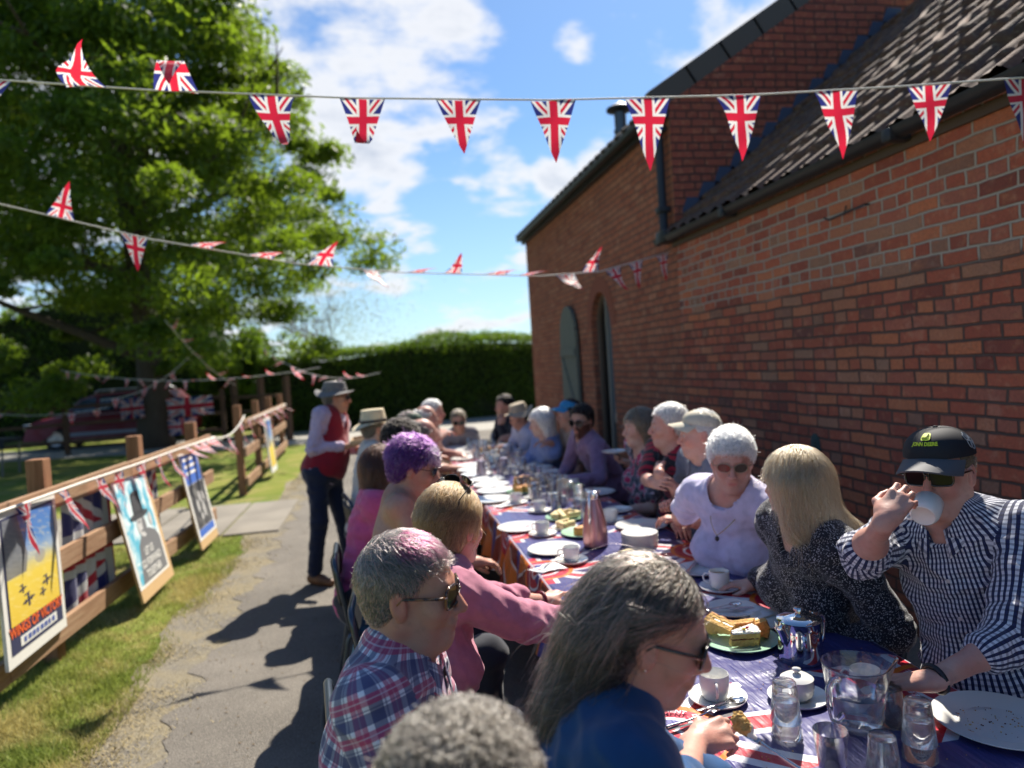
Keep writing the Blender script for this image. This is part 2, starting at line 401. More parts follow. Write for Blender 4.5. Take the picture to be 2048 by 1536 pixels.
# ---------------------------------------------------------------- brick buildings
def m_brick(tone):
    def f(q):
        v=q.xyz(); x,y,z=q.sep(v)
        geo=q.node('ShaderNodeNewGeometry'); nx,ny,nz=q.sep(geo.outputs['Normal'])
        side=nx.abs().gt(.6)
        u=y*side+x*(1.0-side)
        wob=q.noise(v,3.0,2,.5); wob2=q.noise(v,26,2,.6)
        uu=u+(wob-.5)*.05+(wob2-.5)*.006; ww=z+(wob-.5)*.028+(q.noise(q.comb(y,x,z),24,2)-.5)*.006
        br=q.node('ShaderNodeTexBrick'); q.l.new(q.comb(uu,ww,0.0),br.inputs['Vector'])
        br.offset=.5; br.offset_frequency=2; br.squash=.52; br.squash_frequency=4
        br.inputs['Scale'].default_value=1; br.inputs['Mortar Size'].default_value=.0085; br.inputs['Mortar Smooth'].default_value=.42
        br.inputs['Brick Width'].default_value=.222; br.inputs['Row Height'].default_value=.0735; br.inputs['Bias'].default_value=0
        br.inputs['Color1'].default_value=(0,0,0,1); br.inputs['Color2'].default_value=(1,1,1,1); br.inputs['Mortar'].default_value=(.5,.5,.5,1)
        rnd=q.sep(br.outputs['Color'])[0]; mort=V(q.nt,br.outputs['Fac'])
        if tone=='a': st=[(0,(.22,.066,.050)),(.2,(.38,.100,.062)),(.42,(.45,.125,.070)),(.58,(.36,.125,.085)),(.76,(.52,.170,.080)),(.93,(.34,.19,.125)),(1,(.16,.062,.055))]
        elif tone=='b': st=[(0,(.25,.08,.05)),(.4,(.37,.125,.07)),(.7,(.33,.12,.07)),(1,(.40,.17,.10))]
        else: st=[(0,(.21,.058,.046)),(.5,(.32,.085,.06)),(1,(.27,.08,.06))]
        c=q.ramp(rnd,st)
        fine=q.noise(v,60,4,.7); c=q.mix(fine.ss(.3,.75)*.45,c,(.14,.07,.05)); c=q.mix(q.noise(v,18,4,.7).ss(.52,.68)*.35,c,(.50,.24,.14)); blot=q.noise(v,9,4,.65)
        c=q.mix(blot.ss(.5,.75)*.35,c,(.42,.16,.07)); big=q.noise(v,.8,3,.6)
        c=q.mix(big.ss(.5,.8)*.3,c,(.13,.07,.055)); c=q.mix((q.noise(v,5,5,.75).ss(.55,.68))*.30,c,(.55,.30,.20))
        if tone=='a':
            up=(ww+(q.noise(q.comb(y,0.0,0.0),1.2,2)-.5)*.1).ss(1.98,2.02)      # repointed courses under the gutter
            mc=q.mix(up,(.135,.088,.070),(.47,.39,.31))
            mc=q.mix(q.noise(v,3,3).ss(.45,.7)*(1.0-up)*.4,mc,(.21,.14,.10))
            c=q.mix(q.noise(v,2.4,4,.7).ss(.58,.72)*.3*up,c,(.42,.33,.24))
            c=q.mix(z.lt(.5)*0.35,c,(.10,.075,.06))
        else:
            mc=(.15,.10,.08) if tone=='b' else (.10,.06,.055)
            if tone=='b':
                st_=((u-7.15).abs()+(q.noise(v,2.2,4,.7)-.5)*.9).lt(.16)*z.gt(1.0)
                c=q.mix(q.noise(v,14,4,.7).ss(.35,.75)*st_*.55,c,(.52,.44,.40))
        col=q.mix(mort,q.mix(1.0,c,(1.25,1.20,1.16),'MULTIPLY'),mc)
        q.bsdf(col,.9,normal=q.bump((1.0-mort)*1.1+fine*.5+blot*.5,1.0,.018),spec=.2)
    return f
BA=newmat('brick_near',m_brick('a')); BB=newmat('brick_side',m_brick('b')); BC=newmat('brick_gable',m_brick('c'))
def m_blackmetal(q): q.bsdf(q.mix(q.noise(q.xyz(),20,3)*.5,(.018,.02,.024),(.035,.036,.04)),.45,spec=.5)
BLK=newmat('black_cast_iron',m_blackmetal)
def m_tile(q):
    v=q.xyz(); n=q.noise(v,7,4,.7); n2=q.noise(v,40,3,.7); cell=q.noise(v,2.2,2)
    c=q.mix(n.ss(.3,.7),(.075,.045,.036),(.15,.08,.055)); c=q.mix(n2.ss(.52,.7)*.6,c,(.23,.19,.13)); c=q.mix(cell.ss(.55,.7)*.35,c,(.05,.045,.04))
    q.bsdf(c,.85,normal=q.bump(n2,.6,.006),spec=.25)
TILE=newmat('pantile_clay',m_tile)
WX=2.79; YC=6.27
root=empty('brick_outbuilding',(WX,0,0),'low brick outbuilding with pantile roof running along the right side of the table','building')
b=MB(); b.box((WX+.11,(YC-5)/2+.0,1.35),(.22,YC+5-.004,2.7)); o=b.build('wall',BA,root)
# roof: pantiles
SL=rad(39.3); LN=3.32; ex,ez=WX-.10,2.74
def pant():
    nu=int((YC+5)/.20)*9; nv=13*5; Lr=.255
    Y=np.linspace(-5,YC-.01,nu+1); T=np.linspace(0,LN,nv+1)
    T=np.sort(np.concatenate([np.arange(13)*Lr, np.arange(1,14)*Lr-.002, *[np.arange(13)*Lr+k*Lr/4 for k in (1,2,3)]]))
    yy,tt=np.meshgrid(Y,T)
    ph=(yy/.20*2*math.pi); prof=.020*np.sin(ph)+.012*np.sin(2*ph+.8)
    rr=np.random.default_rng(4); ci=np.floor(yy/.20+.1).astype(int)+60; ri=np.floor(tt/Lr+1e-4).astype(int)
    J=rr.normal(0,.0045,(ri.max()+1,ci.max()+1)); h=prof*.9+.026*(1-(tt%Lr)/Lr)+J[ri,ci]+.006*np.sin(tt*3+yy*1.3)
    X=ex+tt*math.cos(SL)-h*math.sin(SL); Z=ez+tt*math.sin(SL)+h*math.cos(SL)
    vs=np.stack([X,yy,Z],-1).reshape(-1,3); m,n=yy.shape; i=np.arange((m-1)*(n-1)); a=(i//(n-1))*n+i%(n-1)
    fs=np.stack([a,a+1,a+n+1,a+n],1); return vs,fs
vs,fs=pant(); rf=np_mesh('roof',vs,fs,TILE,root,smooth=True)
b=MB(); b.box((ex+LN*math.cos(SL)/2+.02,(YC-5)/2,ez+LN*math.sin(SL)/2-.04),(LN,YC+5-.02,.03),rot=Matrix.Rotation(-SL,3,'Y')); b.build('roof_deck',newmat('old_timber',col=(.1,.07,.05),rough=.8),rf)
b=MB()
for k in range(int(11/.4)):
    y=-4.9+k*.4
    if y>YC-.25: break
    b.tube([(ex+LN*math.cos(SL)+.02,y,ez+LN*math.sin(SL)+.05),(ex+LN*math.cos(SL)+.02,y+.37,ez+LN*math.sin(SL)+.055)],.12,10)
b.build('ridge_tiles',newmat('ridge_clay',col=(.30,.20,.14),rough=.85),rf,smooth=True,angle=40)
# gutter (half round) + fascia
b=MB(); pr=[(math.cos(t)*.058,math.sin(t)*.058) for t in np.linspace(math.pi,2*math.pi,9)]; pr+= [(x*.88,z*.88) for x,z in reversed(pr)]
n=len(pr); vs=[(WX-.085+x,yy,2.735+z) for yy in (-4.8,YC+.22) for x,z in pr]; b.add(vs,[(i,(i+1)%n,n+(i+1)%n,n+i) for i in range(n)]+[tuple(range(n-1,-1,-1)),tuple(range(n,2*n))])
for yy in np.arange(-4,6.3,1.82): b.box((WX-.085,yy,2.70),(.135,.07,.075),bev=.02)
g=b.build('gutter',BLK,root,smooth=True,angle=50)
b=MB(); b.box((WX-.012,(YC-5)/2+.1,2.66),(.02,YC+4.9,.05)); b.build('fascia',newmat('old_timber'),root)
# rusty wall hook and vent on the wall
b=MB(); b.tube([(WX-.002,3.62,2.42),(WX-.03,3.62,2.42),(WX-.03,3.95,2.40),(WX-.05,3.97,2.42)],.006,6); b.tube([(WX-.03,3.80,2.40),(WX-.03,3.78,2.45)],.005,6); b.build('wall_hook',BLK,root)
p=atX(1633,895,WX); b=MB()
pts=[(WX-.012,p.y+.05*math.cos(t),p.z+.095*math.sin(t)) for t in np.linspace(0,2*math.pi,16,endpoint=False)]
b.poly(pts,(.010,0,0)); b.box((WX-.02,p.y,p.z),(.02,.03,.1),bev=.006); b.build('iron_tie_plate',newmat('verdigris',col=(.05,.09,.085),rough=.6),root)
# main building
GH=3.93; YE=12.95; GS=math.atan((4.95-4.04)/(4.25-2.84)); XA=6.6
root=empty('brick_house',(WX,YC,0),'tall brick house with arched door, stone gable edge and black downpipe behind the outbuilding','building')
# side wall with arched opening
dy0,dy1=8.32,9.12; dz=2.02; dr=(dy1-dy0)/2
b=MB(); hole=[(dy0,0),(dy0,dz)]+[((dy0+dy1)/2-dr*math.cos(t),dz+dr*1.15*math.sin(t)) for t in np.linspace(0,math.pi,15)[1:-1]]+[(dy1,dz),(dy1,0)]
xs=WX+.004
b.add([(xs,YC,0),(xs,YC,GH)]+[(xs,y,z) for y,z in hole]+[(xs,YE,GH),(xs,YE,0)],[])
nh=len(hole); base=0
mid=2+nh//2
# left part polygon and right part polygon
b.f.append((0,1,2+nh//2,*range(2+nh//2-1,1,-1))); b.mi.append(0); b.uv.append(None)
b.f.append((1,2+nh,3+nh,2+nh-1,*range(2+nh-2,2+nh//2-1,-1))); b.mi.append(0); b.uv.append(None)
for i in range(nh-1):
    (y0,z0),(y1,z1)=hole[i],hole[i+1]; b.add([(xs,y0,z0),(xs,y1,z1),(xs+.24,y1,z1),(xs+.24,y0,z0)],[(0,1,2,3)])
b.add([(xs,YE,0),(xs,YE,GH),(XA*2-WX,YE,GH),(XA*2-WX,YE,0)],[(0,1,2,3)])
o=b.build('side_wall',BB,root)
# arch header ring
b=MB(); ring=[]
for t in np.linspace(0,math.pi,19): ring.append(((dy0+dy1)/2-math.cos(t)*dr, dz+math.sin(t)*dr*1.15,(dy0+dy1)/2-math.cos(t)*(dr+.2), dz+math.sin(t)*(dr*1.15+.2)))
for i in range(18):
    a,c=ring[i],ring[i+1]; f=.06
    def L(p,q_,t): return tuple(p[k]*(1-t)+q_[k]*t for k in range(4))
    a2,c2=L(a,c,f),L(a,c,1-f)
    b.poly([(xs-.006,a2[0],a2[1]),(xs-.006,a2[2],a2[3]),(xs-.006,c2[2],c2[3]),(xs-.006,c2[0],c2[1])],(.05,0,0))
b.build('brick_arch',newmat('arch_brick',col=(.27,.085,.05),rough=.9),root)
# door recess: frame + dark door + glazed side light
b=MB()
fr=[(y,z) for y,z in hole]
b.tube([(xs+.12,y,z) for y,z in fr],.045,6)
dr_=b.build('door_frame',newmat('white_brown_paint',col=(.10,.07,.05),rough=.6),root)
b=MB(); b.poly([(xs+.16,y,z) for y,z in hole],(.05,0,0))
door=b.build('door',newmat('dark_door',col=(.02,.016,.014),rough=.5),root)
b=MB(); b.box((xs+.13,8.60,1.55),(.02,.30,1.5)); b.build('glass_pane',newmat('door_glass',col=(.12,.15,.17),rough=.08,spec=.9),door)
b=MB(); b.box((xs+.115,8.43,1.35),(.04,.045,2.5)); b.box((xs+.115,8.79,1.35),(.04,.045,2.5)); b.build('glazing_bar',newmat('pale_frame',col=(.28,.27,.24),rough=.6),door)
# open shutter leaf against the wall
def m_gw(q):
    v=q.xyz(); x,y,z=q.sep(v); pl=(y*9.0).mod(1.0); g=pl.lt(.06); n=q.noise(q.xyz(scale=(1,1,.12)),30,4,.6)
    c=q.mix(n,(.10,.115,.095),(.19,.20,.165)); c=q.mix(g,c,(.02,.02,.02)); q.bsdf(c,.8,normal=q.bump(n-g,.5,.005))
b=MB(); s0,s1=9.70,10.55; sh=[(s0,.25),(s0,1.95)]+[(s0+(s1-s0)*(1-math.cos(t))/2,1.95+.48*math.sin(t)) for t in np.linspace(0,math.pi,13)[1:-1]]+[(s1,1.95),(s1,.25)]
b.poly([(xs-.075,y,z) for y,z in sh],(.045,0,0)); sho=b.build('door_leaf',newmat('grey_green_boards',m_gw),root,label='grey green boarded leaf folded back against the bricks')
b=MB(); b.box((xs-.085,(s0+s1)/2,.7),(.022,s1-s0-.06,.11)); b.box((xs-.085,(s0+s1)/2,1.75),(.022,s1-s0-.06,.11)); b.bar((xs-.086,s0+.08,.8),(xs-.086,s1-.08,1.68),.02,.1); b.build('ledge_brace',newmat('grey_green_boards'),sho)
# gable wall
def gz(x): return 4.02+(x-2.84)*math.tan(GS)
b=MB(); yg=YC; b.poly([(WX+.006,yg,0),(XA*2-WX,yg,0),(XA*2-WX,yg,gz(WX)),(XA,yg,gz(XA)),(WX+.006,yg,gz(WX)-.02)],(0,.25,0)); b.build('gable_wall',BC,root)
# stone verge in steps
b=MB(); 
for k in range(14):
    x0=WX-.12+k*.36; x1=x0+.40
    if x1>XA+.1: break
    b.bar((x0,yg+.06,gz(x0)+.055),(x1,yg+.06,gz(x1)+.055),.26,.10,bev=.012,up=Vector((0,1,0)))
b.build('verge_coping',newmat('weathered_stone',col=(.10,.09,.085),rough=.9),root)
# main roof, two slopes
b=MB()
b.add([(WX-.16,YC+.2,gz(WX)-.06),(XA,YC+.2,gz(XA)),(XA,YE+.12,gz(XA)),(WX-.16,YE+.12,gz(WX)-.06),(2*XA-WX,YC+.2,gz(WX)),(2*XA-WX,YE+.12,gz(WX))],[(0,1,2,3),(1,4,5,2)])
b.add([(WX-.16,YC+.2,gz(WX)-.11),(XA,YC+.2,gz(XA)-.05),(XA,YE+.12,gz(XA)-.05),(WX-.16,YE+.12,gz(WX)-.11)],[(0,1,2,3)])
for k in range(int((YE-YC)/.235)):
    y=YC+.3+k*.235; b.tube([(WX-.17,y,gz(WX)-.035),(WX+.5,y,gz(WX)-.035+.67*math.tan(GS))],.035,6)
b.build('roof',newmat('dark_roof',col=(.045,.036,.032),rough=.85),root)
b=MB(); b.box((WX-.03,(YC+YE)/2+.05,GH-.02),(.055,YE-YC+.1,.15)); b.box((WX-.11,(YC+YE)/2+.05,GH-.0),(.10,YE-YC+.1,.09),bev=.03); b.build('eaves_gutter',BLK,root)
# downpipe + hopper
b=MB(); px=WX-.07; b.tube([(px,YC+.10,3.84),(px,YC+.10,2.80),(px,YC+.02,2.70)],.042,10); 
for z in (3.75,3.0): b.box((px,YC+.10,z),(.12,.11,.06),bev=.015)
b.box((px,YC+.05,2.74),(.15,.22,.12),bev=.03)
b.build('downpipe',BLK,root,smooth=True,angle=50)
# stepped lead flashing
b=MB(); 
for k in range(20):
    x=WX+.10+k*.17; z=2.80+(x-WX-.0)*math.tan(SL)+.02
    if x>WX+2.35: break
    b.poly([(x-.02,yg-.006,z-.10),(x+.19,yg-.006,z+.07),(x+.19,yg-.006,z+.19),(x+.03,yg-.006,z+.19),(x-.02,yg-.006,z+.08)],(0,-.004,0))
b.build('flashing',newmat('blue_lead',col=(.05,.065,.12),rough=.6),root)
# flue
fx,fy=3.55,9.6
b=MB(); p=atY(1243,280,9.6); fx,fz=p.x,p.z
b.tube([(fx,fy,fz-.6),(fx,fy,fz+.38)],.085,14); b.tube([(fx,fy,fz+.1),(fx,fy,fz+.14)],.10,14); fl=b.build('flue',newmat('steel_flue',col=(.10,.11,.12),rough=.35,metal=.7),root,smooth=True,angle=40)
b=MB(); b.lathe([(.001,.56),(.19,.46),(.19,.43),(.08,.40),(.08,.36)],16,(fx,fy,fz-.02)); b.build('flue_cowl',BLK,fl,smooth=True,angle=40)
# ---------------------------------------------------------------- foliage
def m_leaf(name,c1,c2,tr,f=.5):
    def g(q):
        v=q.xyz(); n=q.noise(v,.9,3,.6); oi=q.noise(v,14,2)
        c=q.mix(n.ss(.3,.7),c1,c2); c=q.mix(oi*.4,c,(c2[0]*1.3,c2[1]*1.15,c2[2]))
        b_=q.bsdf(c,.5,spec=.35); q.translucent(b_,tr,f)
    return newmat(name,g)
def leaves(name,P,N,size,mat,parent=None,seed=1,asp=.6):
    r=np.random.default_rng(seed); n=len(P); a=r.normal(size=(n,3)); a/=np.linalg.norm(a,axis=1)[:,None]
    bb=r.normal(size=(n,3)); bb-=a*(a*bb).sum(1)[:,None]; bb/=np.linalg.norm(bb,axis=1)[:,None]
    if N is not None: a=a*.0+a*.55+N*.0
    a/=np.linalg.norm(a,axis=1)[:,None]
    s=(size*r.uniform(.6,1.3,n))[:,None]
    v=np.stack([P-a*s,P+bb*s*asp*.5-a*s*.1,P+a*s,P-bb*s*asp*.5-a*s*.1],1).reshape(-1,3)
    return np_mesh(name,v,np.arange(n*4).reshape(-1,4),mat,parent)
def tree(base,ht,crown,nclump,nleaf,size,lab,mat,bark,seed,trunk_r=.38,branch=9,low=.1):
    r=np.random.default_rng(seed); root=empty('tree',base,lab,'tree'); B=Vector(base)
    b=MB(); 
    tp=[B+Vector((0,0,-.1)),B+Vector((.02,0,.5)),B+Vector((.05,.05,1.6)),B+Vector((.0,.1,3.2)),B+Vector((-.3,0,ht*.45)),B+Vector((-.7,0,ht*.68)),B+Vector((-1.1,0,ht*.84))]
    b.tube(tp,[trunk_r*1.35,trunk_r*1.05,trunk_r*.95,trunk_r*.75,trunk_r*.5,trunk_r*.25,.03],12); tk=b.build('trunk',bark,root,smooth=True)
    lim=[]; b=MB()
    for i in range(branch):
        z=r.uniform(.14,.68)*ht; t=min(z/ht,1); th=i*2.4+r.uniform(-.3,.3); c0=B+Vector((-1.0*max(0,t-.3)*2*.6,0,z)); L=crown[0]*(1.1-.55*t)*r.uniform(.6,.95); up=r.uniform(.15,.6)
        d=Vector((math.cos(th),math.sin(th),up)); pts=[c0+d*L*k+Vector((0,0,-.25*k*k*L*.3))+Vector(tuple(r.normal(0,.12,3)))*k for k in (0,.3,.6,.85,1)]
        b.tube(pts,[trunk_r*.42,trunk_r*.3,trunk_r*.2,trunk_r*.1,.02],7); lim.append(pts)
        for p in pts[1:4]:
            e=Vector(tuple(r.normal(0,1,3))).normalized(); e.z=abs(e.z)*.6; b.tube([p,p+e*L*.22,p+e*L*.42+Vector((0,0,.1))],[trunk_r*.14,trunk_r*.08,.012],5)
    b.build('limb',bark,root,smooth=True)
    # clumps on an ellipsoidal, tiered shell
    cc=[];
    cen=np.array([B.x,B.y,B.z+ht*(low+(1-low)/2)]); R3=np.array([crown[0],crown[1],ht*(1-low)/2])
    while len(cc)<nclump:
        u=r.normal(size=3); u/=np.linalg.norm(u); rr=r.uniform(.25,1)**.45
        p=u*rr
        zz_=p[2]; p=cen+p*R3*np.array([1,1,1]); hz=(p[2]-base[2])/ht; pr=np.interp(hz,[.08,.18,.27,.38,.55,.82,1.05],[.62,.84,.97,.98,.70,.60,.3]); q_=math.sqrt(max(.05,1-zz_*zz_)); p[:2]=cen[:2]+(p[:2]-cen[:2])*pr/q_*.98; p[0]-=1.3*max(0,hz-.3)*2*.6; p+=r.normal(0,.25,3)
        if p[2]<base[2]+ht*low*.6: continue
        cc.append(np.append(p,r.uniform(.45,1.25)*(.8+.5*(rr<.8))))
    cc=np.array(cc); k=r.integers(0,nclump,nleaf); g=r.normal(size=(nleaf,3)); g/=np.linalg.norm(g,axis=1)[:,None]
    g*=(r.random(nleaf)**.5)[:,None]*cc[k,3][:,None]*np.array([1.15,1.15,.55]); P=cc[k,:3]+g
    P[:,2]-=np.hypot(g[:,0],g[:,1])*.25
    leaves('crown',P,None,size,mat,root,seed)
    return root
BARK=newmat('bark',lambda q:q.bsdf(q.mix(q.noise(q.xyz(scale=(3,3,.6)),6,5,.7),(.035,.026,.018),(.11,.085,.06)),.95,normal=q.bump(q.noise(q.xyz(scale=(3,3,.5)),8,5,.7),1,.05)))
LF=m_leaf('tree_leaf',(.028,.060,.009),(.058,.105,.015),(.27,.40,.022),.42)
tree((-6.1,20.5,0),16.5,(6.9,6.6),470,215000,.112,'big leafy tree with dense green crown and thick trunk on the lawn behind the fence',LF,BARK,5,.42,13,.10)
# bare-twigged tree beyond the hedge
root=empty('tree',(-1.6,30,0),'small half bare tree with fine twigs beyond the hedge','tree'); b=MB(); B=Vector((-1.6,30,0)); r=random.Random(4)
def br(p,d,L,rr,dep):
    e=p+d*L; b.tube([p,p+d*L*.5+Vector((r.uniform(-.05,.05)*L,0,0)),e],[rr,rr*.8,rr*.62],5)
    if dep==0: return
    for k in range(3 if dep>1 else 6):
        n=Vector((d.x+r.uniform(-.75,.75),d.y+r.uniform(-.75,.75),d.z+r.uniform(-.35,.55))).normalized(); br(e,n,L*r.uniform(.62,.82),rr*.55,dep-1)
br(B,Vector((.05,0,1)),1.6,.10,5); b.build('trunk',newmat('twig_bark',col=(.20,.17,.15),rough=.9),root)
rr_=np.random.default_rng(8); P0=np.array([-1.7,30,4.3])+rr_.normal(0,1,(5200,3))*np.array([1.25,1.0,1.15]); leaves('crown',P0,None,.05,m_leaf('bud_leaf',(.09,.10,.05),(.16,.17,.08),(.3,.34,.12),.4),root,4)
HL=m_leaf('hedge_leaf',(.022,.052,.008),(.05,.105,.012),(.22,.36,.02),.35)
def hedge(name,x0,x1,y0,y1,h,lab,n,seed,size=.06,hf=None,rough=.12,cat='hedge'):
    r=np.random.default_rng(seed); root=empty(name,((x0+x1)/2,(y0+y1)/2,0),lab,cat)
    hf=hf or (lambda x:h+0*x)
    b=MB(); K=24
    def top(x): return float(hf(np.array(x)))
    vs=[];
    for i in range(K+1):
        x=x0+(x1-x0)*i/K; t=top(x)-.18; vs+= [(x,y0+.15,0),(x,y0+.15,t),(x,y1-.1,t),(x,y1-.1,0)]
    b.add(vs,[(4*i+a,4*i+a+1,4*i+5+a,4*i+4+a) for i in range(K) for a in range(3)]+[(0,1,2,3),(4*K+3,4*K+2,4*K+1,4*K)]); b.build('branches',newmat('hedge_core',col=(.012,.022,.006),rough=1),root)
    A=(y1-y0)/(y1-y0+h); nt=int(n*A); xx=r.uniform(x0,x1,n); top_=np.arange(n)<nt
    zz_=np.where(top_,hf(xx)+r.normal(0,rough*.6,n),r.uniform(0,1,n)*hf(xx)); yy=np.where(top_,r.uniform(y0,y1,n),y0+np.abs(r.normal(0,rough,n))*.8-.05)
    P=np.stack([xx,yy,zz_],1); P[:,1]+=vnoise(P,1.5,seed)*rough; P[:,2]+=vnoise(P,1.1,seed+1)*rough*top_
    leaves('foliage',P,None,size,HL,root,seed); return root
hedge('hedge',-3.6,7.5,22.1,23.7,2.45,'long clipped dark green hedge across the road with sunlit top',42000,3,hf=lambda x:2.38+.12*np.sin(x*.7)+.015*x)
hedge('hedge',-34,-6.2,28,31,5.2,'tall dark hedge behind the red car at the far left',30000,8,.13,hf=lambda x:4.6+.5*np.sin(x*.5),rough=.4)
r_=hedge('shrub',-5.9,-3.9,25,27.5,3.0,'bright green sunlit shrubs between the tree trunk and the long hedge',9000,9,.11,hf=lambda x:2.3+.5*np.sin(x*2.5),rough=.4,cat='shrub')
# ---------------------------------------------------------------- timber fences
def m_timber(q):
    v=q.xyz(); n=q.noise(q.xyz(scale=(14,.8,14)),3,5,.65); n2=q.noise(v,1.5,3)
    c=q.mix(n.ss(.3,.75),(.27,.155,.088),(.41,.27,.165)); c=q.mix(n2.ss(.45,.7)*.5,c,(.25,.13,.07)); c=q.mix(q.vor(v,1.6).lt(.06)*.8,c,(.12,.05,.025))
    q.bsdf(c,.8,normal=q.bump(n,.5,.006),spec=.25)
def m_timber2(q):
    n=q.noise(q.xyz(scale=(14,14,.8)),3,5,.65); c=q.mix(n.ss(.3,.75),(.22,.10,.05),(.36,.19,.10)); q.bsdf(c,.85,normal=q.bump(n,.5,.006),spec=.25)
TB=newmat('timber_rail',m_timber); TP=newmat('timber_post',m_timber2)
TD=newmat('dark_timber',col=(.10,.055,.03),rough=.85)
def fence(name,lab,A,B,posts,rails,pw=.10,ph=1.25,rh=.13,tb=None,tp=None,grp='timber fences round the lawn'):
    A=Vector(A);B=Vector(B); root=empty(name,(A.x,A.y,0),lab,'fence',grp); d=(B-A); L=d.length; u=d/L; s=Vector((u.y,-u.x,0))
    for t in posts:
        b=MB(); p=A+u*t-s*.085; b.box((p.x,p.y,ph/2),(pw,pw,ph),rot=Matrix.Rotation(-math.atan2(u.x,u.y),3,'Z'),bev=.006); b.build('post',tp or TP,root)
    for z in rails:
        t=0; k=0
        while t<L-.05:
            e=min(L,t+1.83+(.4 if k==0 else 0)); b=MB(); b.bar(A+u*(t+.003)+Vector((0,0,z)),A+u*(e-.003)+Vector((0,0,z+.004*k)),rh,.04,bev=.004,up=Vector((0,0,1)))
            # bar() puts width along its x (horizontal); swap so the rail stands on edge
            b.build('rail',tb or TB,root); t=e; k+=1
    return root
# rails are drawn by a bar on edge
def _bar(s,a,b,h,w,mi=0,bev=0.0,up=Vector((0,0,1))):
    a=Vector(a); b=Vector(b); d=b-a; L=d.length; z=d.normalized(); x=up.cross(z); x.normalize(); y=z.cross(x)
    return s.box((a+b)/2,(w,h,L),mi,Matrix((x,y,z)).transposed(),bev)
_old=MB.bar; MB.bar=_bar
fence('timber_fence','three rail timber fence beside the path carrying posters and bunting',(-2.12,1.9,0),(-1.90,8.25,0),[.3,2.9,4.45,6.0],[.20,.62,1.01])
fence('timber_fence','timber fence with bunting beyond the concrete slabs, ending behind the standing man',(-1.98,10.62,0),(-2.15,16.3,0),[.1,1.9,3.7,5.6],[.2,.62,1.02],ph=1.3)
MB.bar=_bar
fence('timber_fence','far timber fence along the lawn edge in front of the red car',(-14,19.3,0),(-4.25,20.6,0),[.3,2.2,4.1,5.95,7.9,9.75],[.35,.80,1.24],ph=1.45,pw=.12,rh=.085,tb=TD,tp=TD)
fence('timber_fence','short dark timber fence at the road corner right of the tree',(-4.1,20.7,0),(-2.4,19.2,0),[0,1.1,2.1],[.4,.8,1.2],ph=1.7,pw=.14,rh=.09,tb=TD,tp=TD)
MB.bar=_old
b=MB(); b.box((-2.07,8.2,.62),(.05,.11,1.25)); 
# ---------------------------------------------------------------- union flag cloth shader
def jack(q,u,v,w=1.0,cx=.5,cy=.5,asp=2.0,a=.09,dull=1.0,k=None):
    """u,v in units; returns colour. cross centred at cx,cy"""
    x=(u-cx); y=(v-cy); k=k if k is not None else 1.0/asp
    red=(.62*dull,.018*dull,.05*dull); wh=(.80*dull,.79*dull,.77*dull); bl=(.03*dull,.035*dull,.20*dull)
    n=math.sqrt(1+k*k); d1=(y-x*k).abs()*(1/n); d2=(y+x*k).abs()*(1/n); dd=d1.min(d2); cr=x.abs().min(y.abs())
    c=q.mix(dd.lt(a*1.05),bl,wh); c=q.mix(dd.lt(a*.36),c,red); c=q.mix(cr.lt(a*1.65),c,wh); return q.mix(cr.lt(a),c,red)
def m_pennant(dull=1.0):
    def f(q):
        u,v,_=q.sep(q.uv()); col=jack(q,u,v,cx=.5,cy=.50,a=.088,k=1.35,dull=dull)
        b_=q.bsdf(col,.45,spec=.5,sheen=.2,normal=q.bump(q.noise(q.xyz(),22,3,.5),.6,.01)); q.translucent(b_,col,.5)
    return f
PEN=newmat('pennant_cloth',m_pennant()); 
CORD=newmat('white_cord',col=(.72,.68,.60),rough=.7)
def pennant(root,p0,p1,hgt,ang,skew=0.0,tw=0.0,mat=PEN,nv=10,flut=.007,seed=0):
    """triangle hung from p0-p1; ang(t) is the angle of the cloth from straight down, t 0..1"""
    p0=Vector(p0);p1=Vector(p1); e=(p1-p0); W=e.length; e.normalize(); out=Vector((e.y,-e.x,0)).normalized()
    sp=[Vector((0,0,0))]; 
    for i in range(nv):
        t=(i+.5)/nv; a=ang(t); dd=Vector((0,0,-math.cos(a)))+out*math.sin(a)+e*(skew*t+tw*math.sin(t*3)); dd.normalize(); sp.append(sp[-1]+dd*hgt/nv)
    b=MB(); vs=[];us=[];nu=6; mid=(p0+p1)/2
    for j in range(nv+1):
        t=j/nv; hw=W/2*(1-t)
        for i in range(nu+1):
            s_=i/nu*2-1; 
            vs.append(mid+sp[j]+e*hw*s_+out*flut*math.sin(s_*2.4*(1-t)+t*7+seed)); us.append((.5+s_*.5*(1-t),t*hgt/W))
    fs=[(j*(nu+1)+i,j*(nu+1)+i+1,(j+1)*(nu+1)+i+1,(j+1)*(nu+1)+i) for j in range(nv) for i in range(nu)]
    b.add(vs,fs,0,us); return b.build('pennant',mat,root,smooth=True)
def cordline(root,pts,r=.004,mat=CORD):
    b=MB(); b.tube(pts,r,6); b.build('cord',mat,root,smooth=True)
def along(pts,s):
    for a,c in zip(pts,pts[1:]):
        L=(c-a).length
        if s<=L: return a+(c-a)*(s/L)
        s-=L
    return pts[-1]
def plen(pts): return sum((c-a).length for a,c in zip(pts,pts[1:]))
GR='union flag bunting strings'
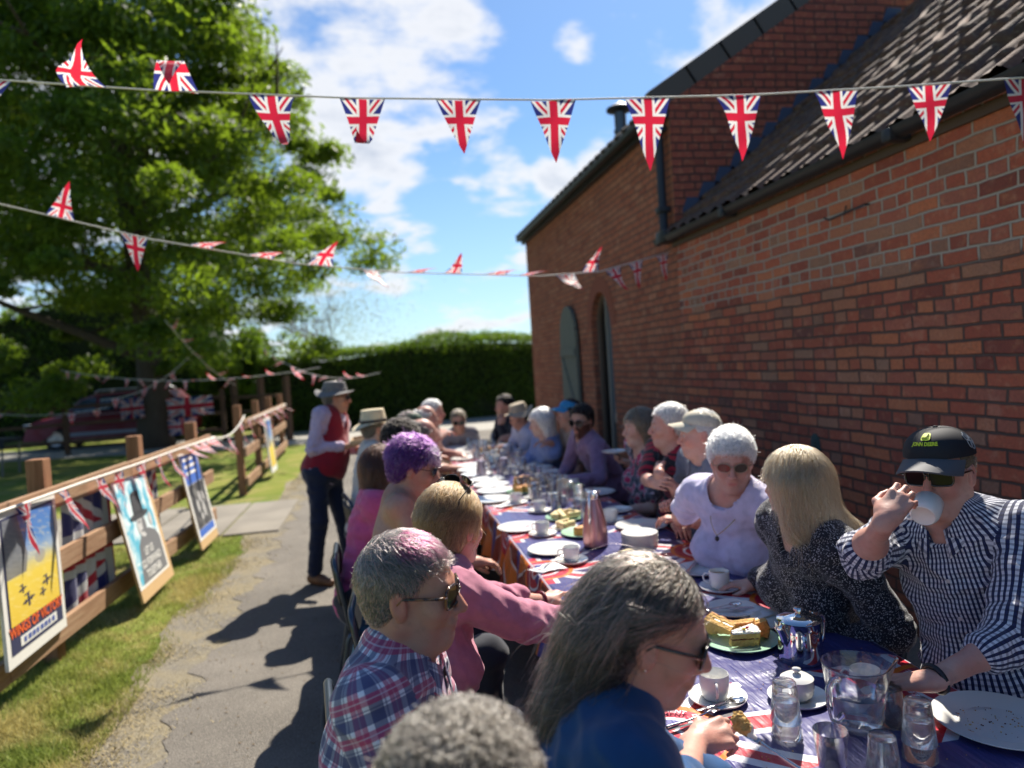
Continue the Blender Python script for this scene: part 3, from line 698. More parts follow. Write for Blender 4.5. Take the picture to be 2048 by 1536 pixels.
# string across the top of the view: placed at measured points of its sagging line
ctl=[(-300,150,3.3),(0,160,3.15),(300,180,3.1),(700,196,3.1),(1100,200,3.1),(1500,190,3.1),(1800,173,3.05),(2048,155,2.92),(2200,143,2.80)]
pts=[atd(*c) for c in ctl]; pts.insert(0,Vector((-4.6,4.6,3.35)))
root=empty('bunting',(0,3,0),'nearest high string of union flag pennants stretched across the sky','bunting',GR); cordline(root,pts,.0042)
def cy_(x):
    xs=[c[0] for c in ctl]; return float(np.interp(x,xs,[c[1] for c in ctl])),float(np.interp(x,xs,[c[2] for c in ctl]))
fl=[(-20,'side'),(171,'up'),(352,'fold'),(542,'curl'),(725,'tip'),(917,'d1'),(1106,'d'),(1295,'d2'),(1478,'d'),(1672,'d'),(1858,'d1'),(2052,'d')]
for i,(x,k) in enumerate(fl):
    y0,d0=cy_(x-45); y1,d1=cy_(x+45); p0=atd(x-45,y0+2,d0); p1=atd(x+45,y1+2,d1); h=.315
    if k=='d': A=lambda t,i=i:.16*math.sin(t*3+i)+.06*i%.2; pennant(root,p0,p1,h*(.93+.02*(i%4)),A,seed=i,skew=-.05+.06*math.sin(i*2.3),tw=-.05*math.cos(i),flut=.011)
    elif k=='d1': pennant(root,p0,p1,h*.83,lambda t:.15+.2*t,seed=i,skew=.10 if i<8 else -.16)
    elif k=='d2': pennant(root,p0,p1,h*1.04,lambda t:.1,seed=i,skew=-.06,tw=-.02)
    elif k=='tip': pennant(root,p0,p1,h,lambda t:.15+max(0,t-.55)*6.5,seed=i,skew=-.08)
    elif k=='curl': pennant(root,p0,p1,h,lambda t:.15+max(0,t-.5)*2.6,seed=i,skew=.22,tw=.25)
    elif k=='fold': pennant(root,p0,p1,h,lambda t:2.75+(-2.1 if t>.38 else 0),seed=i,skew=.3)
    elif k=='up': pennant(root,p0,p1,h,lambda t:1.75+.55*t,seed=i,skew=1.5,flut=.02)
    else: pennant(root,p0,p1,h,lambda t:.5+.4*t,seed=i,skew=.75)
# second string, from the left down to the house
ctl=[(-250,350,4.2),(0,408,4.6),(300,478,5.0),(600,528,5.5),(800,545,5.8),(1080,552,6.2),(1200,543,6.4),(1345,503,6.6)]
pts=[atd(*c) for c in ctl]; root=empty('bunting',(0,5,0),'second string of union flag pennants sagging from the tree side to the house corner','bunting',GR); cordline(root,pts,.0048)
fl=[(120,'up',28),(268,'d',28),(400,'flat',24),(520,'flat',26),(640,'up2',26),(740,'side',16),(830,'flat',16),(905,'upr',18),(990,'flat',22),(1048,'flat',12),(1130,'side',20),(1180,'up3',16),(1225,'sided',14),(1272,'d',13),(1325,'d',11)]
for i,(x,k,hw) in enumerate(fl):
    y0,d0=cy_(x-hw); y1,d1=cy_(x+hw); p0=atd(x-hw,y0,d0); p1=atd(x+hw,y1,d1+.06); h=.26
    if k=='d': pennant(root,p0,p1,h,lambda t:.1,seed=i,skew=-.05)
    elif k=='up': pennant(root,p0,p1,h,lambda t:2.5+.3*t,seed=i,skew=.2)
    elif k=='up2': pennant(root,p0,p1,h,lambda t:2.3+.2*t,seed=i,skew=.8)
    elif k=='up3': pennant(root,p0,p1,h,lambda t:2.7,seed=i,skew=.7)
    elif k=='upr': pennant(root,p0,p1,h*.8,lambda t:2.0+1.5*t,seed=i,skew=.5)
    elif k=='flat': pennant(root,p0,p1,h,lambda t:1.75-.3*t,seed=i,skew=.25,tw=.2)
    elif k=='sided': pennant(root,p0,p1,h,lambda t:.4,seed=i,skew=.7)
    else: pennant(root,p0,p1,h,lambda t:.6+.5*t,seed=i,skew=.5)
def far_string(lab,P,sp,seed,w=.17,h=.24):
    r=random.Random(seed); P=[Vector(p) for p in P]; root=empty('bunting',tuple(P[0]),lab,'bunting',GR); cordline(root,P,.006); L=plen(P); s=.2
    while s<L-.3:
        a=along(P,s); c=along(P,s+w); q0=r.uniform(-.6,1.9); q1=r.uniform(-.8,1.2); sk=r.uniform(-.7,1.0); pennant(root,a,c,h,lambda t:q0+q1*t,seed=s,skew=sk,nv=6); s+=sp*r.uniform(.8,1.25)
def sagline(a,c,sag,n=9):
    a=Vector(a);c=Vector(c); return [a+(c-a)*(i/n)-Vector((0,0,4*sag*(i/n)*(1-i/n))) for i in range(n+1)]
far_string('bunting string hanging from the tree over the lawn towards the man in the hat',sagline(atd(120,740,17),atd(640,735,13),.25),.55,1)
far_string('bunting string slanting down under the tree crown above the short corner fence',sagline(atd(330,640,14),atd(470,770,17),.15),.55,2)
far_string('low bunting string under the tree near its trunk',sagline(atd(200,800,15),atd(400,690,16),.3),.55,3)
far_string('bunting string behind the man with the hat running to the hedge',sagline(atd(520,690,16),atd(760,745,12),.35),.5,4)
far_string('bunting string across the black trestle table at the far left',sagline(atd(-30,825,16),atd(215,815,16.5),.12),.48,5,w=.2,h=.28)
# bunting along the fences
def fence_string(lab,P,marks,mat=PEN,h=.30,w=.15):
    root=empty('bunting',tuple(P[0]),lab,'bunting',GR); cordline(root,P,.009); i=0
    for m in marks:
        s,a0,a1,sk=m[:4]; hh=m[4] if len(m)>4 else h; a=along(P,s); c=along(P,s+w); pennant(root,a,c,hh,lambda t:a0+a1*t,seed=s*3,skew=sk,nv=8,flut=.012,mat=mat)
    return root
P=[Vector((-2.10+.035*(y-1.9)+.045,y,1.055+.004*math.sin(y*3))) for y in (1.9,3,4,5,6,7,8.22)]
fence_string('bunting draped along the top rail of the fence beside the path',P,[(1.2,.1,.1,.1),(2.33,.12,0,.15),(2.78,.3,.2,.2),(3.28,.25,.3,.6),(3.6,.1,.1,.2),(4.05,.15,.2,.1),(4.45,.1,.2,.5),(4.75,.2,.5,.2),(5.2,.8,.4,.8),(5.45,.9,.3,.9),(5.7,.7,.3,.9),(5.9,.9,.3,1.0),(6.1,.8,.1,1.1,.36)])
P=[Vector((-1.93-.03*(y-10.6),y,1.07)) for y in (10.7,12,14,16.2)]
fence_string('bunting draped along the second fence beyond the slabs',P,[(.1,.2,.1,.1),(.6,.7,.4,.4),(1.1,.4,.2,.2),(1.6,.9,.3,.6),(2.0,.2,.3,.2),(2.5,.9,.2,.6),(3.0,.5,.2,.4),(3.6,.8,.2,.6),(4.2,.4,.2,.3),(4.8,.9,.2,.8)])
P=sagline((-1.88,8.25,1.06),(-1.95,10.6,1.15),.12); fence_string('short bunting cord across the gap between the two fences',P,[(.9,.3,.3,.3),(1.9,.2,.2,.1)])
# ---------------------------------------------------------------- posters
PO='display boards leaning on the fence'
def col(name,c,r=.55): return newmat(name,col=c,rough=r)
def board(lab,y0,y1,z0,z1,xb,xt,backcol,cat='poster'):
    """board plane: local (s,t) -> world, s 0..1 along the fence, t 0..1 upward"""
    root=empty('poster',((xb+xt)/2,(y0+y1)/2,0),lab,cat,PO)
    n=Vector((z1-z0,0,-(xt-xb))).normalized()
    def P(s,t,o=0.0): return Vector((xb+(xt-xb)*t,y0+(y1-y0)*s,z0+(z1-z0)*t))+n*o
    b=MB(); b.poly([P(0,0,0),P(1,0,0),P(1,1,0),P(0,1,0)],n*-.018); b.build('backing_board',backcol,root)
    return root,P,n
def sheet(root,P,name,quads,mat,o):
    b=MB()
    for qd in quads: b.add([P(s,t,o) for s,t in qd],[tuple(range(len(qd)))])
    return b.build(name,mat,root)
def rect(a,b_,c,d): return [(a,b_),(c,b_),(c,d),(a,d)]
def writing(root,P,name,txt,s,t,size,aspect,mat,o,W,Hh,rot=0,bold=.0):
    """size is letter height as a share of board height"""
    vs,fs=text_mesh(txt,1.0,bold=bold); b=MB(); h=size
    out=[]
    for v in vs:
        x=v.x*h*Hh/W*aspect; y=v.y*h
        out.append(P(s+x,t+y+x*rot,o))
    b.add(out,fs); return b.build(name,mat,root)
# 1: yellow and blue air poster
def m_p1(q):
    u,v,_=q.sep(q.uv()); n=q.noise(q.uv(),5,5,.6); n2=q.noise(q.comb(u*3.0,v*14.0+u*4.0),2,3,.6)
    c=q.ramp((v+(n-.5)*.14),[(0,(.75,.52,.06)),(.40,(.80,.60,.08)),(.50,(.62,.55,.25)),(.60,(.32,.42,.55)),(.72,(.10,.25,.55)),(1,(.07,.19,.52))])
    c=q.mix(n2.ss(.5,.7)*.4,c,(.85,.75,.35)); 
    g=(v-.46-(1.0-u*2.1)*.02).gt(0)*(u-.02-(v-.46)*.4).lt(.14+.0)   # big grey hull at the left
    hull=((v-.44).gt(0))*((u*1.0+(v-.6).abs()*.35).lt(.42)); c=q.mix(hull*.92,c,q.mix(n2,(.10,.10,.11),(.27,.27,.26)))
    c=q.mix((((u-.66)*(u-.66)*3.0+(v-.52)*(v-.52)*8.0).lt(.035))*.6,c,(.30,.28,.30))
    c=q.mix(n.ss(.68,.72)*.8,c,(.9,.62,.05)); q.bsdf(c,.45,spec=.4)
WHITEB=col('white_board',(.78,.76,.70)); PLY=col('plywood',(.55,.36,.17),.8); NAVY=col('navy_ink',(.035,.04,.10)); ORG=col('orange_ink',(.80,.13,.03)); PW=col('paper_white',(.78,.77,.72))
root,P,n=board('yellow and blue WINGS OF VICTORY poster with aeroplanes, nearest on the fence',4.02,4.70,.235,1.04,-1.975,-1.985,WHITEB)
W,Hh=.66,.81
sheet(root,P,'navy_border',[rect(.06,.075,.94,.965)],NAVY,.0015)
b=MB(); qd=rect(.085,.255,.915,.95); b.add([P(s,t,.003) for s,t in qd],[(0,1,2,3)],0,[(0,0),(1,0),(1,1),(0,1)]); b.build('picture',newmat('poster_one',m_p1),root)
sheet(root,P,'white_panel',[rect(.20,.10,.82,.165)],PW,.003)
writing(root,P,'lettering','WINGS OF VICTORY',.5,.215,.098,.80,ORG,.004,W,Hh,bold=.03)
# aeroplanes
def plane(cs,ct,sc):
    o=[]
    for px,py,w,h,a in [(0,0,.20,.014,.1),(0,0,.030,.10,.1),(-.02,.055,.09,.010,.1),(.045,.0,.02,.035,.1),(-.055,.0,.02,.035,.1)]:
        ca,sa=math.cos(a),math.sin(a); o.append([(cs+sc*((px+dx*w/2)*ca-(py+dy*h/2)*sa),ct+sc*.9*((px+dx*w/2)*sa+(py+dy*h/2)*ca)) for dx,dy in((-1,-1),(1,-1),(1,1),(-1,1))])
    return o
sheet(root,P,'aeroplane_print',plane(.38,.37,.95),NAVY,.0045); sheet(root,P,'aeroplane_print',plane(.70,.425,.8),NAVY,.0045); sheet(root,P,'aeroplane_print',plane(.30,.46,.6),NAVY,.0045); sheet(root,P,'aeroplane_print',plane(.62,.36,.6),NAVY,.0048)
# small illegible line of print as dashes
sheet(root,P,'small_print',[rect(.25+.068*i,.115,.25+.068*i+(.05 if i%3 else .04),.150) for i in range(8)],col('blue_ink',(.08,.12,.36)),.0045)
# 2: figure in a tall hat on pale blue clouds
def m_p2(q):
    n=q.noise(q.uv(),4.5,5,.6,.6); c=q.mix(n.ss(.42,.58),(.10,.42,.55),(.66,.75,.74)); q.bsdf(c,.5)
root,P,n=board('pale blue poster of a figure in a tall dark hat with white lettering',5.52,6.28,.08,.98,-1.80,-1.965,PLY)
W,Hh=.76,.92
b=MB(); b.add([P(s,t,.0015) for s,t in rect(0.0,.10,.92,.985)],[(0,1,2,3)]); b.build('white_border',WHITEB,root)
b=MB(); b.add([P(s,t,.003) for s,t in rect(.05,.125,.87,.96)],[(0,1,2,3)],0,[(0,0),(1,0),(1,1),(0,1)]); b.build('picture',newmat('poster_two',m_p2),root)
GRY=col('print_dark_grey',(.055,.055,.06)); MID=col('print_grey',(.17,.17,.175)); PAL=col('print_pale_grey',(.55,.54,.52))
def ell(cx,cy,rx,ry,n=20): return [(cx+rx*math.cos(t),cy+ry*math.sin(t)) for t in np.linspace(0,2*math.pi,n,endpoint=False)]
sheet(root,P,'coat_print',[[(.12,.125),(.87,.125),(.87,.40),(.80,.47),(.62,.52),(.40,.50),(.26,.42)]],MID,.0045)
sheet(root,P,'face_print',[ell(.47,.565,.125,.10)],PAL,.006); sheet(root,P,'shadow_print',[ell(.53,.555,.055,.075),ell(.42,.60,.035,.012),ell(.46,.52,.06,.010)],MID,.0066)
sheet(root,P,'tall_hat_print',[ell(.47,.655,.26,.030),[(.33,.655),(.61,.655),(.59,.84),(.37,.84)],ell(.48,.84,.11,.02)],GRY,.0075)
sheet(root,P,'hand_print',[ell(.74,.58,.05,.06,12)],PAL,.006)
writing(root,P,'lettering','LET US\nGO FORWARD\nTOGETHER',.47,.265,.088,.80,PW,.0075,W,Hh,bold=.02)
# 3: blue topped photograph poster
root,P,n=board('blue topped poster with a dark group photograph, farthest on the first fence',7.06,7.72,.08,1.0,-1.76,-1.92,PLY)
b=MB(); b.add([P(s,t,.0015) for s,t in rect(0,.09,1,.99)],[(0,1,2,3)]); b.build('white_border',WHITEB,root)
BLU=col('poster_blue',(.05,.14,.50)); sheet(root,P,'blue_panel',[rect(.08,.66,.92,.965)],BLU,.003); sheet(root,P,'blue_panel',[rect(.08,.115,.92,.19)],BLU,.003)
def m_p3(q):
    n=q.noise(q.uv(),4,4,.6,.4); q.bsdf(q.mix(n.ss(.45,.62),(.045,.045,.05),(.17,.165,.155)),.5)
b=MB(); b.add([P(s,t,.003) for s,t in rect(.08,.195,.92,.655)],[(0,1,2,3)],0,[(0,0),(1,0),(1,1),(0,1)]); b.build('picture',newmat('poster_three',m_p3),root)
sheet(root,P,'faces_print',[ell(.35,.42,.05,.07),ell(.52,.50,.05,.06),ell(.62,.36,.055,.09),ell(.44,.30,.05,.04),ell(.70,.50,.04,.05)],PAL,.0045)
sheet(root,P,'print_line',[rect(.16,.90-.07*i,.16+w,.93-.07*i) for i,w in enumerate((.5,.62,.56))],PW,.0045)
# narrow poster on the second fence
root,P,n=board('narrow yellow and blue poster on the second fence',12.1,12.7,.1,1.0,-1.86,-1.93,WHITEB)
b=MB(); b.add([P(s,t,.003) for s,t in rect(.1,.1,.9,.95)],[(0,1,2,3)],0,[(0,0),(1,0),(1,1),(0,1)]); b.build('picture',newmat('poster_one'),root)
# ---------------------------------------------------------------- flag cloths
def m_jackcloth(dull):
    def f(q):
        u,v,_=q.sep(q.uv()); c=jack(q,u*2.0,v,cx=1.0,cy=.5,a=.10,asp=2.0,dull=dull); b_=q.bsdf(c,.8,sheen=.3); q.translucent(b_,c,.25)
    return f
JC=newmat('flag_cloth',m_jackcloth(.72)); JD=newmat('faded_flag_cloth',m_jackcloth(.60))
def cloth(lab,a,c,drop,mat,uvr=(0,1,0,1),amp=.02,fold=5,out=Vector((1,0,0)),cat='flag',lean=0):
    a=Vector(a);c=Vector(c); root=None; b=MB()
    def fn(u,v):
        p=a+(c-a)*u+Vector((0,0,-drop*v)); return p+out*(amp*math.sin(u*fold*6.28+v*2)*(.3+v)+lean*v)
    nu,nv=24,12; vs=[];us=[]
    for j in range(nv+1):
        for i in range(nu+1): vs.append(fn(i/nu,j/nv)); us.append((uvr[0]+(uvr[1]-uvr[0])*i/nu,uvr[3]+(uvr[2]-uvr[3])*j/nv))
    b.add(vs,[(j*(nu+1)+i,j*(nu+1)+i+1,(j+1)*(nu+1)+i+1,(j+1)*(nu+1)+i) for j in range(nv) for i in range(nu)],0,us)
    o=b.build('flag',mat,None,smooth=True); tag(o,lab,cat,'union flags hung on the fences'); return o
cloth('faded union flag cloth hanging behind the rails left of the hat figure poster',(-2.06,4.95,1.0),(-2.05,5.75,1.0),.84,JD,(.0,.5,0,1),out=Vector((-1,0,0)))
cloth('faded union flag cloth hanging behind the rails between the hat figure and the blue poster',(-2.04,6.25,.98),(-2.02,6.75,.98),.80,JD,(.4,.9,0,1),out=Vector((-1,0,0)))
cloth('union flag banner on the far fence left of the tree trunk',atY(238,800,19.9),atY(285,795,20.0),.52,JC,out=Vector((0,1,0)),amp=.06)
cloth('union flag banner on the far fence right of the tree trunk',atY(332,798,20.25),atY(424,790,20.4),.50,JC,(.1,1,.1,.9),out=Vector((0,1,0)),amp=.08,fold=4)
cloth('small union flag tied low on the far fence right of the trunk',atY(335,838,20.2),atY(392,834,20.3),.45,JC,out=Vector((0,1,0)),amp=.05,fold=2)
# ---------------------------------------------------------------- far trestle table
root=empty('trestle_table',(-7.6,16,0),'trestle table under a black cover on the lawn at the far left','table')
DK=newmat('black_cover',col=(.010,.012,.014),rough=.7); a=atz(-60,862,.76); c=atz(172,850,.76); a.y=c.y=16.2
b=MB(); b.box(((a.x+c.x)/2,16.4,.72),(c.x-a.x,.8,.10),bev=.02); b.box(((a.x+c.x)/2,15.99,.64),(c.x-a.x,.02,.16)); b.build('tabletop',DK,root)
for x in np.linspace(a.x+.1,c.x-.1,5):
    for y in (16.05,16.75):
        b=MB(); b.tube([(x,y,0),(x+.03,y,.68)],.022,8); b.build('leg',newmat('grey_steel',col=(.16,.16,.16),rough=.4,metal=.6),root)
# ---------------------------------------------------------------- red car
def car():
    root=empty('parked_car',(-7.7,23.0,0),'dark red people carrier parked on the road behind the far fence','car')
    x0=-10.05; L=4.5; y0,y1=22.1,23.85
    red=newmat('red_car_paint',col=(.15,.006,.012),rough=.4,spec=.3,coat=.15); gl=newmat('car_glass',col=(.02,.03,.045),rough=.05,spec=1); blk=newmat('car_trim',col=(.012,.012,.014),rough=.6)
    prof=[(0.02,.30),(0,.55),(.05,.72),(.35,.88),(.95,.98),(1.55,1.42),(1.95,1.54),(3.2,1.57),(3.95,1.50),(4.28,1.08),(4.42,.95),(4.45,.40),(4.35,.28),(3.95,.26)]
    def arch(cx,r=.36): return [(cx+r*math.cos(t),.28+r*math.sin(t)) for t in np.linspace(0,math.pi,9)]
    out=prof[:-1]+arch(3.60)+arch(.85)
    b=MB(); N=len(out)
    ys=[(y0,.86,),(y0+.07,.965),(y0+.22,1.0),(y1-.22,1.0),(y1-.07,.965),(y1,.86)]
    vs=[]
    for y,s in ys:
        for x,z in out:
            inn=0 
            tuck=max(0,(z-.95)/.62)*.17; yy=y+(tuck if y<23 else -tuck)
            cx=L/2; vs.append((x0+cx+(x-cx)*(s if z>.3 else 1) ,yy,.28+(z-.28)*(1 if s>.9 or z<.95 else .985)))
    fs=[(i*N+k,i*N+(k+1)%N,(i+1)*N+(k+1)%N,(i+1)*N+k) for i in range(len(ys)-1) for k in range(N)]+[tuple(range(N-1,-1,-1)),tuple(range((len(ys)-1)*N,len(ys)*N))]
    b.add(vs,fs); b.build('body',red,root,smooth=True,angle=35)
    def win(p,name='window'):
        for side in (0,1):
            b=MB(); q=[]
            for x,z in p:
                t=max(0,(z-.95)/.62)*.17; q.append((x0+x,(y0-.006+t) if side==0 else (y1+.006-t),z))
            b.add(q,[tuple(range(len(q)))]); b.build(name,gl,root)
    win([(1.15,1.02),(1.95,1.02),(1.98,1.44),(1.62,1.40)]); win([(2.05,1.02),(2.98,1.02),(2.98,1.47),(2.07,1.46)]); win([(3.06,1.03),(3.95,1.06),(3.78,1.42),(3.06,1.46)])
    b=MB(); b.poly([(x0+1.0,y0+.22,1.015),(x0+1.0,y1-.22,1.015),(x0+1.50,y1-.28,1.40),(x0+1.50,y0+.28,1.40)],(-.01,0,.012)); b.build('windscreen',gl,root)
    for cx in (.85,3.60):
        for y in (y0+.12,y1-.12):
            R=Matrix.Rotation(math.pi/2,3,'X'); b=MB(); b.lathe([(.001,-.09),(.22,-.09),(.30,-.10),(.325,-.06),(.325,.06),(.30,.10),(.22,.09),(.001,.09)],22,(x0+cx,y,.325),0,R); w_=b.build('wheel',blk,root,smooth=True,angle=40)
            b=MB(); b.lathe([(.001,-.108),(.05,-.106),(.19,-.098),(.205,-.104)],20,(x0+cx,y,.325),0,R); b.lathe([(.001,.108),(.05,.106),(.19,.098),(.205,.104)],20,(x0+cx,y,.325),0,R); b.build('rim',newmat('alloy',col=(.42,.43,.44),rough=.35,metal=.7),w_,smooth=True)
    for y in (y0+.2,y1-.2):
        b=MB(); b.box((x0+.12,y,.72),(.2,.26,.15),bev=.04); b.build('headlight',newmat('lamp_glass',col=(.6,.62,.63),rough=.1,spec=.9),root)
    b=MB(); b.box((x0+L/2,y0-.005,.42),(2.2,.03,.10),bev=.01); b.box((x0+L/2,y0-.01,.95),(2.9,.015,.018)); b.build('side_trim',newmat('silver_trim',col=(.25,.28,.34),rough=.4),root)
    for y in (y0+.25,y1-.25):
        b=MB(); b.tube([(x0+1.9,y,1.56),(x0+2.0,y,1.63),(x0+3.6,y,1.64),(x0+3.75,y,1.55)],.02,6); b.build('roof_rail',newmat('alloy'),root)
    b=MB(); b.box((x0+1.35,y0-.08,1.05),(.12,.16,.13),bev=.03); b.build('wing_mirror',red,root)
car()
# ================================================================ figures
def nz(v): v=np.asarray(v,float); return v/np.linalg.norm(v)
class Sdf:
    def __init__(s): s.p=[]
    def rc(s,a,b,r1,r2,k=.02,sq=None,op=1,reg=None):
        a=np.asarray(a,float); b=np.asarray(b,float); R=max(r1,r2); s.p.append(('c',a,b,r1,r2,k,sq,op,reg,(a+b)/2,np.linalg.norm(a-b)/2+R)); return s
    def el(s,c,r,ax=None,k=.02,op=1,reg=None):
        c=np.asarray(c,float); ax=np.eye(3) if ax is None else np.asarray(ax,float); s.p.append(('e',c,np.asarray(r,float),ax,None,k,None,op,reg,c,max(r))); return s
    def one(s,q,P):
        if q[0]=='c':
            _,a,b,r1,r2,k,sq,*_=q; ba=b-a; w=P-a
            if sq is not None:
                n,f=sq; w=w+np.outer(w@n,n)*(f-1); ba=ba+n*(ba@n)*(f-1)
            L=ba@ba; t=np.clip(w@ba/L,0,1) if L>1e-12 else np.zeros(len(P)); return np.linalg.norm(w-t[:,None]*ba,axis=1)-(r1+(r2-r1)*t)
        c,r,ax=q[1],q[2],q[3]; w=(P-c)@ax.T; k0=np.linalg.norm(w/r,axis=1); k1=np.linalg.norm(w/(r*r),axis=1); return np.where(k1>1e-9,k0*(k0-1)/np.maximum(k1,1e-9),-min(r))
    def ev(s,P):
        d=np.full(len(P),1e3)
        for q in s.p:
            k=q[5]; m=np.flatnonzero(np.einsum('ij,ij->i',P-q[9],P-q[9])<(q[10]+.09+k)**2)
            if not len(m): continue
            e=s.one(q,P[m]); c=d[m]
            if q[7]>0:
                f=c>900; h=np.where(f,1.,np.clip(.5+.5*(c-e)/k,0,1)); c=np.where(f,e,c); d[m]=c+(e-c)*h-k*h*(1-h)
            else:
                h=np.clip(.5-.5*(c+e)/k,0,1); d[m]=c+(-e-c)*h+k*h*(1-h)
        return d
    def bounds(s):
        lo=np.min([q[9]-q[10] for q in s.p if q[7]>0],0); hi=np.max([q[9]+q[10] for q in s.p if q[7]>0],0); return lo-.03,hi+.03
def mesh_sdf(ev,lo,hi,h):
    B=6; n=np.ceil((hi-lo)/(h*B)).astype(int)+1
    gx=[lo[i]+np.arange(n[i]+1)*h*B for i in range(3)]
    G=np.stack(np.meshgrid(*gx,indexing='ij'),-1).reshape(-1,3); c=ev(G).reshape(n+1)
    m=np.zeros(tuple(n),bool); lim=B*h*1.25
    mn=np.full(tuple(n),9.); mx=np.full(tuple(n),-9.); ab=np.full(tuple(n),9.)
    for dx in(0,1):
        for dy in(0,1):
            for dz in(0,1):
                v=c[dx:n[0]+dx,dy:n[1]+dy,dz:n[2]+dz]; mn=np.minimum(mn,v); mx=np.maximum(mx,v); ab=np.minimum(ab,np.abs(v))
    act=((mn<0)&(mx>0))|(ab<lim)
    N=n*B+1
    D=np.repeat(np.repeat(np.repeat(np.where(mn>0,1.,np.where(mx<0,-1.,1.)),B,0),B,1),B,2).astype('f4'); D=np.pad(D,((0,1),)*3,mode='edge')
    A=np.repeat(np.repeat(np.repeat(act,B,0),B,1),B,2); A=np.pad(A,((0,1),)*3,mode='edge')
    A2=A.copy(); A2[1:]|=A[:-1]; A3=A2.copy(); A3[:,1:]|=A2[:,:-1]; A4=A3.copy(); A4[:,:,1:]|=A3[:,:,:-1]
    idx=np.argwhere(A4); P=lo+idx*h
    D[tuple(idx.T)]=np.concatenate([ev(P[i:i+400000]) for i in range(0,len(P),400000)])
    s=D<0
    cs=np.zeros(tuple(N-1),np.int8)
    for dx in(0,1):
        for dy in(0,1):
            for dz in(0,1): cs+=s[dx:N[0]-1+dx,dy:N[1]-1+dy,dz:N[2]-1+dz]
    cell=np.argwhere((cs>0)&(cs<8)); cid=np.full(tuple(N-1),-1,np.int32); cid[tuple(cell.T)]=np.arange(len(cell))
    acc=np.zeros((len(cell),3)); cnt=np.zeros(len(cell))
    for ax in range(3):
        o1,o2=[a for a in range(3) if a!=ax]
        for i in(0,1):
            for j in(0,1):
                p=cell.copy(); p[:,o1]+=i; p[:,o2]+=j; q=p.copy(); q[:,ax]+=1; a=D[tuple(p.T)]; b=D[tuple(q.T)]; m=(a<0)!=(b<0); t=a/np.where(a==b,1,a-b)
                pos=p.astype(float); pos[:,ax]+=t; acc[m]+=pos[m]; cnt[m]+=1
    V=lo+(acc/cnt[:,None])*h; F=[]
    for ax in range(3):
        o1,o2=(ax+1)%3,(ax+2)%3; sl=[slice(None)]*3; sl2=[slice(None)]*3; sl[ax]=slice(0,-1); sl2[ax]=slice(1,None)
        a=s[tuple(sl)]; b=s[tuple(sl2)]; e=np.argwhere(a!=b); e=e[(e[:,o1]>0)&(e[:,o2]>0)&(e[:,o1]<N[o1]-1)&(e[:,o2]<N[o2]-1)]
        if not len(e): continue
        fl=a[tuple(e.T)]; c00=e.copy(); c10=e.copy(); c11=e.copy(); c01=e.copy(); c00[:,o1]-=1; c00[:,o2]-=1; c10[:,o2]-=1; c01[:,o1]-=1
        qd=np.stack([cid[tuple(c.T)] for c in (c00,c10,c11,c01)],1); qd[~fl]=qd[~fl][:,::-1]; F.append(qd)
    F=np.concatenate(F); F=F[(F>=0).all(1)]; return V,F
def grad(ev,P,e=.003):
    g=np.zeros_like(P)
    for i in range(3):
        d=np.zeros(3); d[i]=e; g[:,i]=ev(P+d)-ev(P-d)
    return g/np.maximum(np.linalg.norm(g,axis=1),1e-9)[:,None]
def rot_axes(F,L,U,pitch=0,roll=0):
    """pitch nods down, roll tips towards the person's left; axes rows F,L,U"""
    p=rad(pitch); F2=F*math.cos(p)-U*math.sin(p); U2=U*math.cos(p)+F*math.sin(p); r=rad(roll); L3=L*math.cos(r)-U2*math.sin(r); U3=U2*math.cos(r)+L*math.sin(r); return F2,L3,U3
def heading(h): h=rad(h); return np.array([math.sin(h),math.cos(h),0.]),np.array([-math.cos(h),math.sin(h),0.]),np.array([0,0,1.])
def ik(a,c,l1,l2,pole):
    d=c-a; D=np.linalg.norm(d); D=min(D,(l1+l2)*.995); u=d/np.linalg.norm(d); x=(l1*l1-l2*l2+D*D)/(2*D); y=math.sqrt(max(l1*l1-x*x,1e-5)); p=pole-u*(pole@u); p=p/np.linalg.norm(p); return a+u*x+p*y, a+u*D
def m_skin(name,base,red=(.55,.16,.11)):
    def f(q):
        v=q.xyz(); t=q.node('ShaderNodeAttribute'); t.attribute_name='tint'; n=q.noise(v,55,4,.6); n2=q.noise(v,14,3,.5); n3=q.noise(v,420,2,.6); n4=q.vor(v,230)
        c=q.mix(n2.ss(.35,.7)*.35,base,red); c=q.mix(n.ss(.5,.75)*.34,c,tuple(x*.60 for x in base)); c=q.mix(n4.lt(.16)*.25,c,tuple(x*.55 for x in base)); c=q.mix(1.0,c,t.outputs['Color'],'MULTIPLY')
        q.bsdf(c,.46,normal=q.bump(n3*.6+n*.8+q.noise(q.xyz(scale=(1,1,3)),120,3)*.5,.28,.0025),spec=.42,sss=.10)
    return newmat(name,f)
SKF=m_skin('skin_fair',(.58,.38,.29)); SKT=m_skin('skin_tanned',(.45,.26,.18)); SKP=m_skin('skin_pink',(.55,.315,.245))
def m_hair(name,cols,rough=.32):
    def f(q):
        hi=q.node('ShaderNodeHairInfo'); c=q.ramp(V(q.nt,hi.outputs['Random']),[(i/(len(cols)-1) if len(cols)>1 else 0,tuple(min(.88,(x*.50)**1.12 if x<.6 else x) for x in c)) for i,c in enumerate(cols)])
        h=q.node('ShaderNodeBsdfHairPrincipled'); h.parametrization='COLOR'; q.l.new(c,h.inputs['Color']); h.inputs['Roughness'].default_value=rough; h.inputs['Radial Roughness'].default_value=.45; h.inputs['Random Roughness'].default_value=.3; h.inputs['Coat'].default_value=0
        q.l.new(h.outputs[0],q.n['Material Output'].inputs[0])
    return newmat(name,f)
